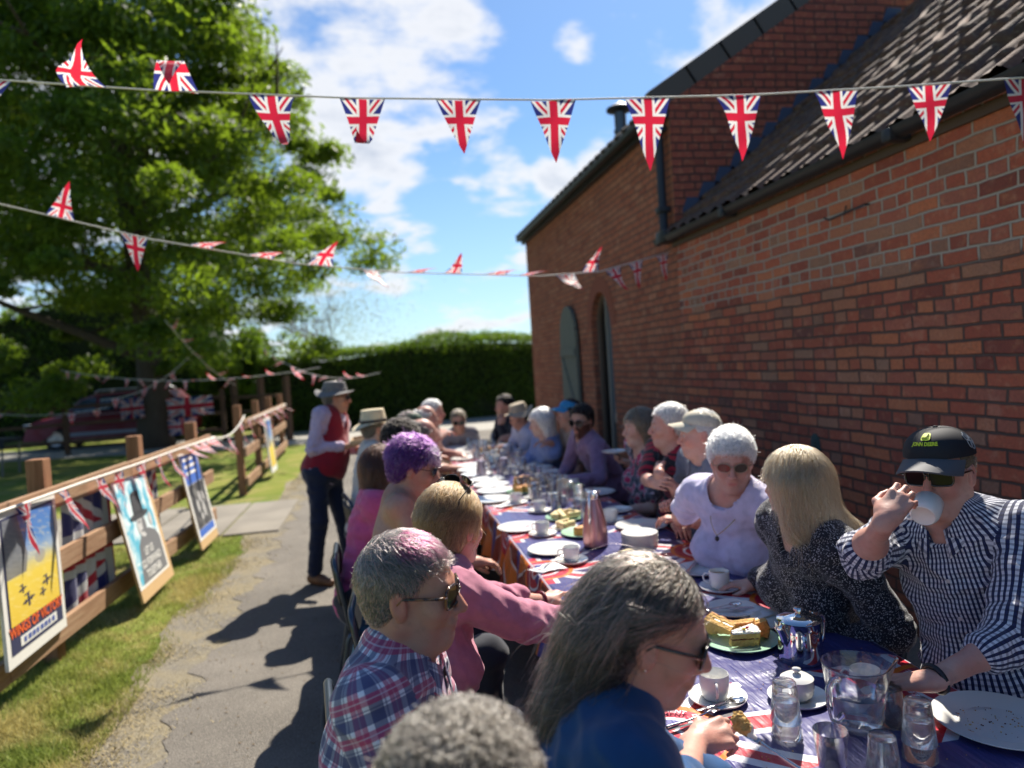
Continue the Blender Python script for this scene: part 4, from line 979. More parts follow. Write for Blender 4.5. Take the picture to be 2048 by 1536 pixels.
def capmat(name,c): return newmat(name,lambda q:q.bsdf(q.mix(q.noise(q.xyz(),140,3,.7),tuple(x*.45 for x in c),c),.7,spec=.2,normal=q.bump(q.noise(q.xyz(),160,3,.7),.8,.004)))
def head_sdf(s,C,F,L,U,age=0,fat=0.,fem=False,k=1.0):
    A=np.stack([F,L,U]); w=lambda f,l,u: C+(F*f+L*l+U*u)*k
    s.el(w(-.014,0,.034),np.array([.098,.077,.089])*k,A,.02); s.el(w(.028,0,-.022),np.array([.062,.062,.083])*k,A,.03)
    for g in(1,-1):
        s.rc(w(-.008,g*.048,-.052),w(.052,g*.018,-.098),.024*k+fat*.012,.017*k+fat*.01,.03); s.el(w(.058,g*.037,-.026),np.array([.026,.024,.024])*k*(1+fat*.2),A,.022)
    s.rc(w(.074,-.008,-.103),w(.074,.008,-.103),.0165*k,.0165*k,.018)
    s.rc(w(.078,-.030,.024),w(.078,.030,.024),.0125*k,.0125*k,.014)
    for g in(1,-1): s.el(w(.096,g*.031,.004),np.array([.012,.017,.011])*k,A,.010,op=-1)
    for g in(1,-1): s.el(w(.076,g*.031,.003),np.array([.0125,.0145,.0115])*k,A,.004)
    s.rc(w(.088,0,.014),w(.112,0,-.030),.0075*k,.0125*k,.010); 
    for g in(1,-1): s.el(w(.098,g*.0125,-.036),np.array([.011,.0075,.0075])*k,A,.006)
    s.el(w(.088,0,-.055),np.array([.014,.026,.012])*k,A,.012)
    for g in(1,-1): s.rc(w(.101,g*.021,-.038),w(.092,g*.034,-.064),.0016,.0022,.007,op=-1)
    s.el(w(.080,0,-.084),np.array([.015,.024,.018])*k,A,.014); s.rc(w(.0935,-.017,-.0608),w(.0935,.017,-.0608),.0052*k,.0052*k,.007); s.rc(w(.0925,-.013,-.0700),w(.0925,.013,-.0700),.0058*k,.0058*k,.007); s.rc(w(.1015,-.022,-.0655),w(.1015,.022,-.0655),.0012,.0012,.003,op=-1)
    if fem is False: s.rc(w(.02,0,-.105),w(.0,0,-.125),.03*k,.04*k,.03)
    for g in(1,-1):
        Ax=rot_axes(F,L,U,-12,0); Ax=np.stack(Ax); s.el(w(-.010,g*.080,-.006),np.array([.0185,.0085,.033])*k,Ax,.006); s.el(w(-.006,g*.089,-.002),np.array([.010,.006,.021])*k,Ax,.004,op=-1); s.el(w(-.004,g*.082,-.016),np.array([.006,.004,.007])*k,Ax,.004)
HLEN=[(.072,.0,0),(.080,.0,0),(.075,0,0),(.060,0,0)]
def hand_sdf(s,W,fd,pn,side,curl,k=1.0,spread=1.0,thumb=.5,fr=.0082):
    fd=nz(fd); pn=nz(pn-fd*(np.dot(pn,fd))); th=np.cross(pn,fd)*(-1 if side=='R' else 1)
    P=lambda f,t,n: W+(fd*f+th*t+pn*n)*k
    s.rc(P(-.02,0,0),P(.02,0,0),.026*k,.030*k,.02,sq=(pn,1.35)); 
    s.rc(P(.025,.022,0),P(.085,.030,0),.016*k,.012*k,.014,sq=(pn,1.1)); s.rc(P(.025,-.018,0),P(.078,-.028,0),.016*k,.011*k,.014,sq=(pn,1.1)); s.rc(P(.025,.002,0),P(.087,0,0),.0185*k,.0125*k,.016,sq=(pn,1.1))
    s.rc(P(.02,.026,.008),P(.05,.030,.010),.015*k,.012*k,.014)
    tips=[]
    for i,(o,ln,r) in enumerate([(.031,.076,fr),(.0105,.084,fr*1.04),(-.0105,.078,fr*.98),(-.030,.062,fr*.86)]):
        c=curl[i]; a0,a1=c if isinstance(c,(tuple,list)) else (c,c*1.25); sp=(.10*(1.5-i)*spread)*.6
        d=nz(fd*math.cos(sp)+th*math.sin(sp)); p=P((.088,.092,.088,.078)[i],o,0); ang=0
        for j,(fr_,a) in enumerate(((.45,a0),(.31,a1),(.24,a1*.6))):
            ang+=a; dd=d*math.cos(ang)+pn*math.sin(ang); q=p+dd*ln*fr_*k; s.rc(p,q,r*k*(1-.10*j),r*k*(.93-.10*j),.0045); p=q
        tips.append(p)
    td=nz(fd*.62+th*.72+pn*.25); t0=P(.018,.024,.006); t1=t0+td*.042*k; d2=nz(fd*(.95)+th*(.25-.75*thumb)+pn*(.15+.7*thumb)); t2=t1+d2*.031*k; d3=nz(fd*1.0+th*(.05-.9*thumb)+pn*(.1+.6*thumb)); t3=t2+d3*.025*k
    s.rc(t0,t1,.0155*k,.0115*k,.010); s.rc(t1,t2,.0108*k,.0098*k,.005); s.rc(t2,t3,.0098*k,.0078*k,.004); tips.append(t3); return tips
def uvregions(V,F,regs):
    """regs: list of (a,b,r,frontdir,kind). nearest limb wins"""
    d=np.stack([r['d'](V) for r in regs],1); reg=np.argmin(d,1)[F[:,0]]; uv=np.zeros((len(F),4,2))
    for i,r in enumerate(regs):
        m=reg==i
        if not m.any(): continue
        P=V[F[m]]; w=P-r['a']; ax=r['ax']; v=w@ax; f=w@r['f']; l=w@r['l']; th=np.arctan2(l,f); th=np.where(th-th[:,:1]>math.pi,th-2*math.pi,th); th=np.where(th-th[:,:1]<-math.pi,th+2*math.pi,th)
        uv[m,:,0]=th*r['r']; uv[m,:,1]=v
    return uv.reshape(-1,2)
def limbreg(a,b,r):
    ax=nz(b-a); t=np.array([0,0,1.]) if abs(ax[2])<.8 else np.array([1.,0,0]); f=nz(t-ax*(t@ax)); l=np.cross(ax,f); L=np.linalg.norm(b-a)
    def d(P):
        w=P-a; tt=np.clip(w@ax,0,L); return np.linalg.norm(w-tt[:,None]*ax,axis=1)-r
    return dict(a=a,ax=ax,f=f,l=l,r=r,d=d)
class Person: pass
def curves(name,pts,rad_,mat,parent,taper=True):
    """pts (n,k,3) world"""
    n,k,_=pts.shape; hc=bpy.data.hair_curves.new(name); hc.add_curves([k]*n); root=parent
    while root.parent: root=root.parent
    off=np.array(root.location[:]); hc.attributes['position'].data.foreach_set('vector',(pts-off).astype('f4').ravel())
    t=np.linspace(0,1,k); prof=(1-.75*t**2) if taper else np.ones(k); rr=np.asarray(rad_)*np.ones(n)
    hc.points.foreach_set('radius',(rr[:,None]*prof[None,:]).astype('f4').ravel()); hc.materials.append(mat)
    o=bpy.data.objects.new(name,hc); COL.objects.link(o); o.parent=parent; return o
def strands(H,ev,roots,nrm,length,steps,style,seed,hug=.003,wave=0.,noise=.15,grav=.3,lift=.15,target=None,fade=False):
    r=np.random.default_rng(seed); C,F,L,U=H; n=len(roots); P=roots.copy()-nrm*.004; out=[P.copy()]; ln=length*r.uniform(.7,1.15,n); wz_=(roots-C)@U; ln=ln*(np.interp(wz_,[-.08,.01,.06],[.35,.30,1.]) if fade else 1); rnd=r.normal(0,1,(n,3))*noise; ph=r.uniform(0,6.28,n)
    clump=r.integers(0,max(1,n//22),n); cn=r.normal(0,1,(max(1,n//22),3)); rnd+=cn[clump]*noise*1.3
    w=(roots-C)@np.stack([F,L,U]).T; sg=np.sign(w[:,1]+.0001)
    for j in range(steps):
        G=grad(ev,P) if (hug is not None and j%2==0) else (G if j else nrm)
        cd=style(w,(P-C)@np.stack([F,L,U]).T,sg,j/steps); cdw=cd@np.stack([F,L,U])
        d=cdw+rnd+np.array([0,0,-grav*(.4+j/steps)])
        d-=G*(d*G).sum(1)[:,None]*.9; d/=np.maximum(np.linalg.norm(d,axis=1),1e-6)[:,None]; d+=G*lift*(1.0 if j==0 else .35)
        if wave: 
            sd=np.cross(d,G); d+=sd*(wave*np.sin(j*1.1+ph))[:,None]+G*(wave*.6*np.cos(j*1.1+ph))[:,None]
        d/=np.maximum(np.linalg.norm(d,axis=1),1e-6)[:,None]; P=P+d*(ln/steps)[:,None]
        if hug is not None:
            e=ev(P); m=e<hug; 
            if m.any(): P[m]+=G[m]*(hug-e[m])[:,None]
        out.append(P.copy())
    return np.stack(out,1)
def st_short(w,p,sg,t): return np.stack([-.25+ (w[:,0]>.0)*.35, w[:,1]*6,-.75+0*w[:,0]+(w[:,2]>.09)*.6],1)
def st_back(w,p,sg,t): return np.stack([-1+0*w[:,0],w[:,1]*1.5,-.25-(w[:,0]<-.02)*.9],1)
def st_fringe(w,p,sg,t): return np.stack([np.where(w[:,2]>.055,.75,-.15),w[:,1]*4+.25,-.5+0*w[:,0]],1)
def st_down(w,p,sg,t): return np.stack([-.18+0*w[:,0],np.clip(p[:,1]*9,-.8,.8)*(p[:,2]>.04),-1.0+0*w[:,0]],1)
def st_sweep(w,p,sg,t): return np.stack([-.75*(p[:,2]>.03)-.25,np.clip(p[:,1]*7,-.7,.7)*(p[:,2]>.05),-.8+0*w[:,0]],1)
def st_rand(w,p,sg,t): return w*3
def st_behind(w,p,sg,t):
    m=(p[:,0]>-.05)&(p[:,2]<.07)&(np.abs(p[:,1])>.03); return np.stack([np.where(m,-1.2,-.55),np.where(m,0,np.clip(p[:,1]*6,-.5,.5)*(p[:,2]>.05)),np.where(m,-.12,-.85)],1)
def cap_sdf(C,F,L,U,kind,k=1.0,thick=.010):
    s=Sdf(); A=np.stack([F,L,U]); w=lambda f,l,u: C+(F*f+L*l+U*u)*k; T=thick
    s.el(w(-.018,0,.036),(np.array([.098,.079,.090])+T)*k,A,.02)
    if kind in('short','balding','fringe','pixie','curly'): s.el(w(-.045,0,-.02),(np.array([.052,.058,.06])+T)*k,A,.03)
    if kind=='curly': s.el(w(-.02,0,.045),(np.array([.092,.076,.082])+T*1.2)*k,A,.03)
    if kind in('bob','lob','long','longer'):
        z=-.10 if kind=='bob' else (-.125 if kind=='lob' else -.20)
        for g in(1,-1): s.rc(w(-.02,g*.062,.02),w(-.03,g*.070,z),.022+T,.018+T,.04)
        s.rc(w(-.065,0,.0),w(-.065,0,z),.040+T,.040+T,.04,sq=(F,1.3)); 
        for g in(1,-1): s.rc(w(-.055,g*.042,.0),w(-.058,g*.045,z),.033+T,.033+T,.04)
    if kind=='tucked': s.rc(w(-.06,0,.0),w(-.075,0,-.17),.048+T,.042+T,.04)
    xs={'tucked':([-.16,-.036,-.028,-.012,.02,.045,.062,.08,.11],[-.5,-.5,-.04,.032,.040,.060,.076,.088,.10]),'short':([-.12,-.06,-.028,-.012,.02,.035,.05,.075,.11],[-.085,-.080,-.06,.018,.015,.055,.068,.082,.09]),
        'fringe':([-.12,-.06,-.028,-.012,.02,.035,.06,.11],[-.085,-.080,-.06,.018,-.0,.030,.045,.05]),
        'pixie':([-.12,-.06,-.028,-.012,.02,.035,.06,.11],[-.075,-.075,-.05,.014,-.005,.028,.05,.055]),
        'curly':([-.13,-.06,-.028,.0,.03,.05,.11],[-.09,-.085,-.05,.0,.03,.052,.06]),
        'balding':([-.12,-.06,-.028,-.012,.02,.03,.11],[-.085,-.080,-.06,.018,.02,.05,.12]),
        'bob':([-.16,-.02,.004,.03,.05,.07,.12],[-.3,-.3,-.14,-.05,.045,.062,.07]),'long':([-.16,-.02,.004,.03,.05,.07,.12],[-.5,-.5,-.22,.0,.05,.062,.07]),'longer':([-.16,-.03,.0,.03,.05,.07,.12],[-.5,-.5,-.15,.03,.055,.070,.08])}['long' if kind=='lob' else kind]
    def ev(P):
        d=s.ev(P); q=((P-C)/k)@A.T; hl=np.interp(q[:,0],*xs); c=(hl-q[:,2])*.7*k
        if kind=='balding': c=np.maximum(c,(q[:,2]-.062-.02*(q[:,0]<-.05)+np.maximum(q[:,0],0)*.4)*.7*k)
        h=np.clip(.5-.5*(d-c)/.006,0,1); return np.maximum(d,c)+.003*h*(1-h)
    lo=C-np.array([.22,.22,.36 if kind in('bob','long','longer','tucked') else .2]) if kind!='lob' else C-np.array([.22,.22,.36]); hi=C+.2
    return s,ev,lo,hi
def glasses(root,C,F,L,U,mf,ml,style='square',top=False,k=1.0,name='sunglasses',halfw=.034):
    A=np.stack([F,L,U]); 
    if top: C=C+(-F*.050+U*.082)*k; F,L,U=rot_axes(F,L,U,-38)
    w=lambda f,l,u: Vector(tuple(C+(F*f+L*l+U*u)*k))
    hw,hh={'square':(.029,.023),'round':(.027,.026),'oval':(.026,.019),'wide':(.031,.020)}[style]
    p=4 if style in('square','wide') else 2.3
    def outl(g,ss,df=0): return [w(.104+df-abs(l+g*halfw)*.28,l+g*halfw,u+.004) for l,u in [(ss*hw*math.copysign(abs(math.cos(t))**(2/p),math.cos(t)),ss*hh*math.copysign(abs(math.sin(t))**(2/p),math.sin(t))) for t in np.linspace(0,2*math.pi,24,endpoint=False)]]
    b=MB(); rr=.0030*k if style!='oval' else .0014
    for g in(1,-1): b.tube(outl(g,1.0),rr,6,closed=True)
    b.tube([w(.1035,-halfw+hw,.010),w(.107,0,.014),w(.1035,halfw-hw,.010)],rr,6)
    for g in(1,-1): b.tube([w(.104-(halfw+hw)*.28,g*(halfw+hw),.012),w(.080,g*.077,.012),w(-.002,g*.082,.010),w(-.022,g*.082,-.012)],[rr*1.3,rr*1.2,rr,rr],6)
    o=b.build(name,mf,root,smooth=True)
    for g in(1,-1):
        b=MB(); b.poly(outl(g,.97),tuple(-np.array(F)*.002)); b.build('lens',ml,o)
    return o
GLF=newmat('sunglass_frame',col=(.012,.010,.010),rough=.2,spec=.8,coat=.5); GLT=newmat('tortoise_frame',lambda q:q.bsdf(q.mix(q.noise(q.xyz(),55,3,.6).ss(.45,.6),(.02,.012,.008),(.20,.08,.02)),.2,coat=.6)); GLL=newmat('dark_lens',col=(.010,.009,.009),rough=.06,spec=.28); GLS=newmat('wire_frame',col=(.35,.3,.22),rough=.3,metal=1)
EYE=newmat('eye_white',col=(.55,.52,.50),rough=.15)
def headshell(C,F,L,U,fn,nu,nv,k=1.0):
    """grid around the head: fn(theta,t)->(f,l,u)"""
    b=MB(); vs=[];us=[]
    for j in range(nv+1):
        for i in range(nu+1):
            f,l,u=fn(2*math.pi*i/nu,j/nv); vs.append(tuple(C+(F*f+L*l+U*u)*k)); us.append((i/nu,j/nv))
    b.add(vs,[(j*(nu+1)+i,j*(nu+1)+i+1,(j+1)*(nu+1)+i+1,(j+1)*(nu+1)+i) for j in range(nv) for i in range(nu)],0,us); return b
def hat(root,C,F,L,U,kind,mat,brimmat=None,k=1.0,band=None,tilt=0):
    F,L,U=rot_axes(F,L,U,tilt); bm_=brimmat or mat
    if kind=='cap':
        def dome(th,t):
            a=t*math.pi/2; r=math.cos(a)**.80; z=math.sin(a)**.95; return (-.014+ .106*r*math.cos(th), .087*r*math.sin(th), .050+.078*z+.010*math.cos(th)*(1-t))
        b=headshell(C,F,L,U,dome,40,14,k); o=b.build('cap',mat,root,smooth=True)
        b=MB(); vs=[]; nu,nv=20,8
        for lay in (0,1):
            for j in range(nv+1):
                for i in range(nu+1):
                    th=-1.12+2.24*i/nu; t=j/nv; f=-.014+.105*math.cos(th)+(.078*t)*(1-(th/1.45)**2)**.6; l=.088*math.sin(th)*(1+.05*t); u=.056-.014*t-.030*(l/.085)**2*(.5+.5*t)-lay*.004+.008*math.cos(th)
                    vs.append(tuple(C+(F*f+L*l+U*u)*k))
        n1=(nu+1)*(nv+1); fs=[(o_+j*(nu+1)+i,o_+j*(nu+1)+i+1,o_+(j+1)*(nu+1)+i+1,o_+(j+1)*(nu+1)+i) for o_ in(0,n1) for j in range(nv) for i in range(nu)]+[(nv*(nu+1)+i,nv*(nu+1)+i+1,n1+nv*(nu+1)+i+1,n1+nv*(nu+1)+i) for i in range(nu)]
        b.add(vs,fs); b.build('peak',bm_,o,smooth=True,angle=50)
        b=MB(); b.lathe([(.001,.004),(.006,.002),(.007,-.001)],10,tuple(C+(U*.129-F*.014)*k),0); b.build('cap_button',mat,o)
        return o
    if kind in('sun','straw','trilby'):
        H={'sun':.075,'straw':.10,'trilby':.095}[kind]; BR={'sun':.058,'straw':.065,'trilby':.05}[kind]
        def dome(th,t):
            r=1-.20*t-.0*t; 
            if t>.78: r=(1-.20*.78)*math.sqrt(max(0,1-((t-.78)/.22)**2))
            z=H*min(1,(t/.8))+.010*(math.sin((t-.78)/.22*1.57) if t>.78 else 0)-(.018*(1-r)*2 if kind!='sun' and t>.85 else 0); return (-.014+.106*r*math.cos(th),.090*r*math.sin(th),.052+z)
        b=headshell(C,F,L,U,dome,36,18,k); o=b.build('hat',mat,root,smooth=True)
        def brim(th,t):
            wv={'sun':.022*math.cos(2*th+.6)+.008*math.sin(3*th),'straw':.018*math.cos(2*th)*-1,'trilby':.02*math.cos(2*th)*-1}[kind]; R=BR*t; return (-.014+(.106+R)*math.cos(th),(.090+R)*math.sin(th),.052-.018*t+wv*t*1.3)
        b=headshell(C,F,L,U,brim,40,5,k); b.build('brim',bm_,o,smooth=True)
        if band is not None:
            b=headshell(C,F,L,U,lambda th,t:(-.014+.1085*math.cos(th),.0925*math.sin(th),.056+.022*t),36,2,k); b.build('hat_band',band,o,smooth=True)
        return o
def person(label,Hc,hh=90,hb=90,pitch=0,roll=0,pel=None,w=1.0,belly=0.,bust=0.,fat=0.,skin=SKF,res=.006,shirt=None,sleeve=1.9,hairk='short',hairc=None,hairm=None,nstr=1500,slen=.04,sr=.0012,style=st_short,strand=None,hands=None,pole=None,trs=None,glass=None,hatk=None,collar=None,stand=False,fem=False,neckv=0.,inf=.013,k=.95,wr=.004,tint=None,earm=None,legs=True,feet=None,bald=False,seed=1,dn=.3,neckr=.066,group='people seated at the long table',cuff=False,halter=False,cap_t=.010,shoemat=None,hug=.004,skirt=None,brow=(.35,.3,.27),untuck=.0,face_hair=None,chest_pitch=0):
    Hc=np.array(Hc,float); Fh,Lh,Uh=heading(hh); Fh,Lh,Uh=rot_axes(Fh,Lh,Uh,pitch,roll); Fb,Lb,_=heading(hb); Z=np.array([0,0,1.])
    hipz=.50 if not stand else .90*k*.98
    N=Hc-Uh*.130*k-Fh*.025-Z*(.035 if not stand else .03)*dn; 
    if pel is None: pel=(N[0]-Fb[0]*.06,N[1]-Fb[1]*.06)
    Pv=np.array([pel[0],pel[1],hipz]); Ub=nz(N-Pv); Fb=nz(Fb-Ub*(Fb@Ub)); Lb=nz(np.cross(Ub,Fb)); A=np.stack([Fb,Lb,Ub]); TL=np.linalg.norm(N-Pv)
    root=empty('person',(float(Pv[0]),float(Pv[1]),0),label,'person',group)
    lerp=lambda t:Pv+(N-Pv)*t
    SC=N-Ub*.050; sw=.163*w; Sh={'L':SC+Lb*sw-Fb*.0,'R':SC-Lb*sw-Fb*.0}
    def torso(s,i=0.):
        s.el(lerp(.66)+Fb*.0,(.108+i,.148*w+i,.20*TL/.46+i),A,.05); s.el(lerp(.28)+Fb*(.012+belly*.6),(.108+belly*.6+i,.138*w+belly*.4+i,.17+i),A,.06); s.el(lerp(.02),(.125+i,.165*w+belly*.2+i,.125+i),A,.06)
        s.rc(Sh['L']-Lb*.02,Sh['R']+Lb*.02,.050+i,.050+i,.05,sq=(Fb,.92)); 
        for g in(1,-1):
            s.rc(N+Ub*.0-Fb*.01,SC+Lb*g*sw*.72-Fb*.01,.048+i*.8,.042+i,.05)
            if bust: s.el(lerp(.60)+Lb*g*.07+Fb*(.075+bust*.3),(.055+bust+i,.068+bust*.5+i,.062+bust*.5+i),A,.035)
    Hd=hands or {}
    J={}
    for sd,g in(('L',1),('R',-1)):
        h=Hd.get(sd); S0=Sh[sd]
        if h is None:
            h=dict(w=S0+Fb*.30-Z*.20-Lb*g*.08 if not stand else S0-Z*.5+Fb*.05, fd=Fb*.8-Lb*g*.4,pn=-Z,curl=[.35,.4,.45,.5])
            if sd in Hd: h=None
        W=np.array(h['w'],float); pl=h.get('pole'); pl=np.array(pl,float) if pl is not None else (Lb*g*.6-Z*.9-Fb*.2)
        E,W2=ik(S0,W,.285*k*h.get('al',1),.255*k*h.get('al',1),pl); J[sd]=(S0,E,W2,h)
    # legs
    LG={}
    for sd,g in(('L',1),('R',-1)):
        hip=Pv+Lb*g*.088; Fx,Lx,_=heading(hb)
        if stand:
            ft=feet[sd] if feet else hip+Fx*.0; an=np.array([ft[0],ft[1],.085]); kn=(hip+an)/2+Fx*.035+Z*.02
            LG[sd]=(hip,kn,an,heading(ft[2] if len(ft)>2 else hb)[0])
        else:
            kn=np.array([hip[0],hip[1],.53])+Fx*.40+Lx*g*.05; an=np.array([kn[0],kn[1],.085])-Fx*.04; LG[sd]=(hip,kn,an,Fx)
    # ---- body
    s=Sdf(); torso(s)
    s.rc(Hc-Uh*.06*k-Fh*.028,N+Ub*.005,.050*k+fat*.012+(0 if fem else .004),.056*k+fat*.012,.03)
    if fat: s.el(Hc-Uh*.105*k+Fh*.02,(.04,.045,.03),np.stack([Fh,Lh,Uh]),.03)
    for sd in 'LR':
        S0,E,W,h=J[sd]; s.rc(S0,E,.046*w**.5,.036,.03); s.rc(E,W,.035,.0235,.014); s.el(E+(W-E)*.26,(.036,.036,.07),np.stack([np.cross(nz(W-E),Z),np.cross(nz(W-E),np.cross(nz(W-E),Z)),nz(W-E)]),.02)
        J[sd]=J[sd]+(hand_sdf(s,W,np.array(h.get('fd',nz(W-E)),float),np.array(h.get('pn',-Z),float),sd,h.get('curl',[.3]*4),k*h.get('sc',.97 if not fem else .90),thumb=h.get('th',.5),spread=h.get('sp',1)),)
        hip,kn,an,ff=LG[sd]
        if legs: s.rc(hip,kn,.075,.052,.04); s.rc(kn,an,.052,.034,.02); s.rc(an-Z*.03,an+ff*.14-Z*.045,.034,.028,.02)
    head_sdf(s,Hc,Fh,Lh,Uh,fat=fat,fem=fem,k=k)
    lo,hi=s.bounds(); Vb,Fq=mesh_sdf(s.ev,lo,hi,res)
    Q=((Vb-Hc)/k)@np.stack([Fh,Lh,Uh]).T; col=np.ones((len(Vb),4))
    lips=np.exp(-(((Q[:,0]-.1)/.016)**2+(Q[:,1]/.021)**2+((Q[:,2]+.0655)/.0085)**2)**1.5); col[:,1]-=lips*.38; col[:,2]-=lips*.28
    redd=np.exp(-(((Q[:,0]-.11)/.02)**2+(Q[:,1]/.018)**2+((Q[:,2]+.03)/.018)**2))*.22+np.exp(-(((Q[:,0]-.07)/.03)**2+((np.abs(Q[:,1])-.045)/.022)**2+((Q[:,2]+.025)/.025)**2))*.16+np.exp(-(((Q[:,0]+.01)/.03)**2+((np.abs(Q[:,1])-.085)/.012)**2+(Q[:,2]/.04)**2))*.18
    col[:,1]-=redd; col[:,2]-=redd*.9
    mt=vnoise(Vb,38,seed)*.035+vnoise(Vb,90,seed+1)*.03; col[:,1]+=mt; col[:,2]+=mt*1.1; col[:,0]+=mt*.4
    eb=np.exp(-(((Q[:,0]-.088)/.02)**2+((np.abs(Q[:,1])-.031)/.018)**2+((Q[:,2]-.026)/.0048)**2)**1.5)*.75; col[:,:3]=col[:,:3]*(1-eb[:,None])+eb[:,None]*np.array(brow)
    if face_hair is not None:
        fh=((Q[:,0]>-.005+np.maximum(0,Q[:,2]+.02)*.5)&(Q[:,2]<-.035+.3*np.abs(Q[:,1])+.0)&(Q[:,2]>-.14)&(Q[:,0]>.0)).astype(float)*(1-np.clip(lips*1.6,0,1)); col[:,:3]=col[:,:3]*(1-fh[:,None]*.85)+fh[:,None]*.85*np.array(face_hair)
    np_mesh('body',Vb,Fq,skin,root,smooth=True,colors=col)
    # eyes
    for g in(1,-1):
        c=Hc+(Fh*.0795+Lh*g*.031+Uh*.003)*k
        b=MB(); b.lathe([(.0001,.0098),(.004,.0092),(.0075,.0065),(.0095,.002),(.0098,-.002)],14,tuple(c),0,Matrix([list(x) for x in np.stack([Lh,Uh,Fh]).T])); e=b.build('eye',EYE,root,smooth=True)
        b=MB(); b.lathe([(.0001,.0102),(.0035,.0098),(.0046,.0090)],12,tuple(c),0,Matrix([list(x) for x in np.stack([Lh,Uh,Fh]).T])); b.build('iris',newmat('iris_dark',col=(.03,.025,.03),rough=.1),e,smooth=True)
    # ---- shirt
    if shirt is not None:
        s=Sdf(); regs=[]
        torso(s,inf)
        def dt(P): 
            q=(P-lerp(.5))@A.T; return np.linalg.norm(q/np.array([.14+belly*.5,.175*w,.36]),axis=1)*.14-.14
        regs.append(dict(a=Pv,ax=Ub,f=Fb,l=Lb,r=.155,d=dt))
        if not halter:
            for sd in 'LR':
                S0,E,W,h=J[sd][:4]; sv=sleeve if not isinstance(sleeve,dict) else sleeve[sd]
                if sv<=1: s.rc(S0,S0+(E-S0)*sv,.050*w**.5+inf*1.1,.046+inf*1.5,.035)
                else:
                    s.rc(S0,E,.050*w**.5+inf*1.0,.040+inf*1.1,.035); e2=E+(W-E)*(sv-1); s.rc(E,e2,.041+inf*1.1,.030+inf*(1.1 if sv>1.6 else 1.5),.018)
                    if cuff: dd=nz(W-E); s.rc(e2-dd*.038,e2+dd*.004,.042+inf*1.0,.041+inf*.9,.004)
                regs.append(limbreg(S0,E,.05)); 
                if sv>1: regs.append(limbreg(E,W,.045))
        if untuck: s.rc(Pv+Fb*.03,Pv+Fb*.10,.12*w+inf,.10*w+inf,.05)
        base=s.ev; nb=Sdf()
        sd_=seed
        def ev(P):
            d=base(P); m=np.abs(d)<.03
            if m.any():
                p=P[m]; q=(p-Pv)@A.T
                n=vnoise(np.stack([q[:,0]*.8,q[:,1]*.8,q[:,2]*2.0],1),11,sd_)*wr+(np.abs(vnoise(np.stack([q[:,0]+q[:,2]*.5,q[:,1]-q[:,2]*.4,q[:,2]*1.5],1),15,sd_+1))-.35)*wr*1.6+vnoise(q,34,sd_+3)*wr*.4
                for sx in 'LR':
                    E=J[sx][1]; S0=J[sx][0]; r_=np.linalg.norm(p-E,axis=1); ax=nz(E-S0); n=n+np.exp(-(r_/.075)**2)*np.sin((p-E)@ax*150+2*vnoise(p,18,sd_+5))*wr*.8
                    r2=np.linalg.norm(p-(S0-Z*.05),axis=1); n=n+np.exp(-(r2/.07)**2)*np.sin((p-S0)@nz(ax+Lb*.4*(1 if sx=='L' else -1))*95+2.5*vnoise(p,14,sd_+2))*wr*.3
                d[m]=d[m]+n
            # neck opening
            q=P-(N+Ub*.035+Fb*.012); rr=np.sqrt(((q@Fb)/1.05)**2+(q@Lb)**2); up=q@Ub; op=np.maximum(rr-neckr,-(up+.030+(neckr-.066)*1.6)); d=np.maximum(d,-op)
            if neckv:
                qf=q@Fb; ql=q@Lb; vv=np.maximum(np.abs(ql)-(.048+(up)*.40),-(up+neckv)); vv=np.maximum(vv,.02-qf); d=np.maximum(d,-vv)
            if halter:
                up2=(P-lerp(.70))@Ub; ff=(P-N)@Fb; d=np.maximum(d,np.where(ff>.02,up2-.06,up2+.10))
            return d
        shirt_ev=ev; lo,hi=s.bounds(); Vs,Fs=mesh_sdf(ev,lo,hi,max(res,.005)); uv=uvregions(Vs,Fs,regs); np_mesh('shirt' if not halter else 'halter_top',Vs,Fs,shirt,root,smooth=True,uv=uv)
        if halter:
            b=MB(); 
            for g in(1,-1): b.tube([tuple(lerp(.80)+Fb*.115+Lb*g*.07),tuple(N-Ub*.02+Fb*.065+Lb*g*.06),tuple(N+Ub*.015+Lb*g*.065),tuple(N+Ub*.01-Fb*.072)],.007,8)
            b.build('halter_strap',collar or shirt,root,smooth=True)
        elif collar is not None:
            b=MB(); vs=[];us=[]; nu,nv=28,6
            for j in range(nv+1):
                for i in range(nu+1):
                    th=-2.86+5.72*i/nu; t=j/nv; fr=abs(th)/2.86
                    rr=.066+.010*t if t<.5 else .071+.020*(t-.5)*2*(1+.5*fr); z=.004+.062*t if t<.5 else .035-.052*(t-.5)*2*(.75+.6*fr**4)
                    z-=.034*fr**3
                    p=N+Ub*(z)-Fb*math.cos(th)*rr*1.0+Lb*math.sin(th)*rr*.98+Fb*(.012+.012*fr**2); vs.append(tuple(p)); us.append((th*.07,t*.09))
            b.add(vs,[(j*(nu+1)+i,j*(nu+1)+i+1,(j+1)*(nu+1)+i+1,(j+1)*(nu+1)+i) for j in range(nv) for i in range(nu)],0,us); o=b.build('collar',collar,root,smooth=True); m_=o.modifiers.new('s','SOLIDIFY'); m_.thickness=.003
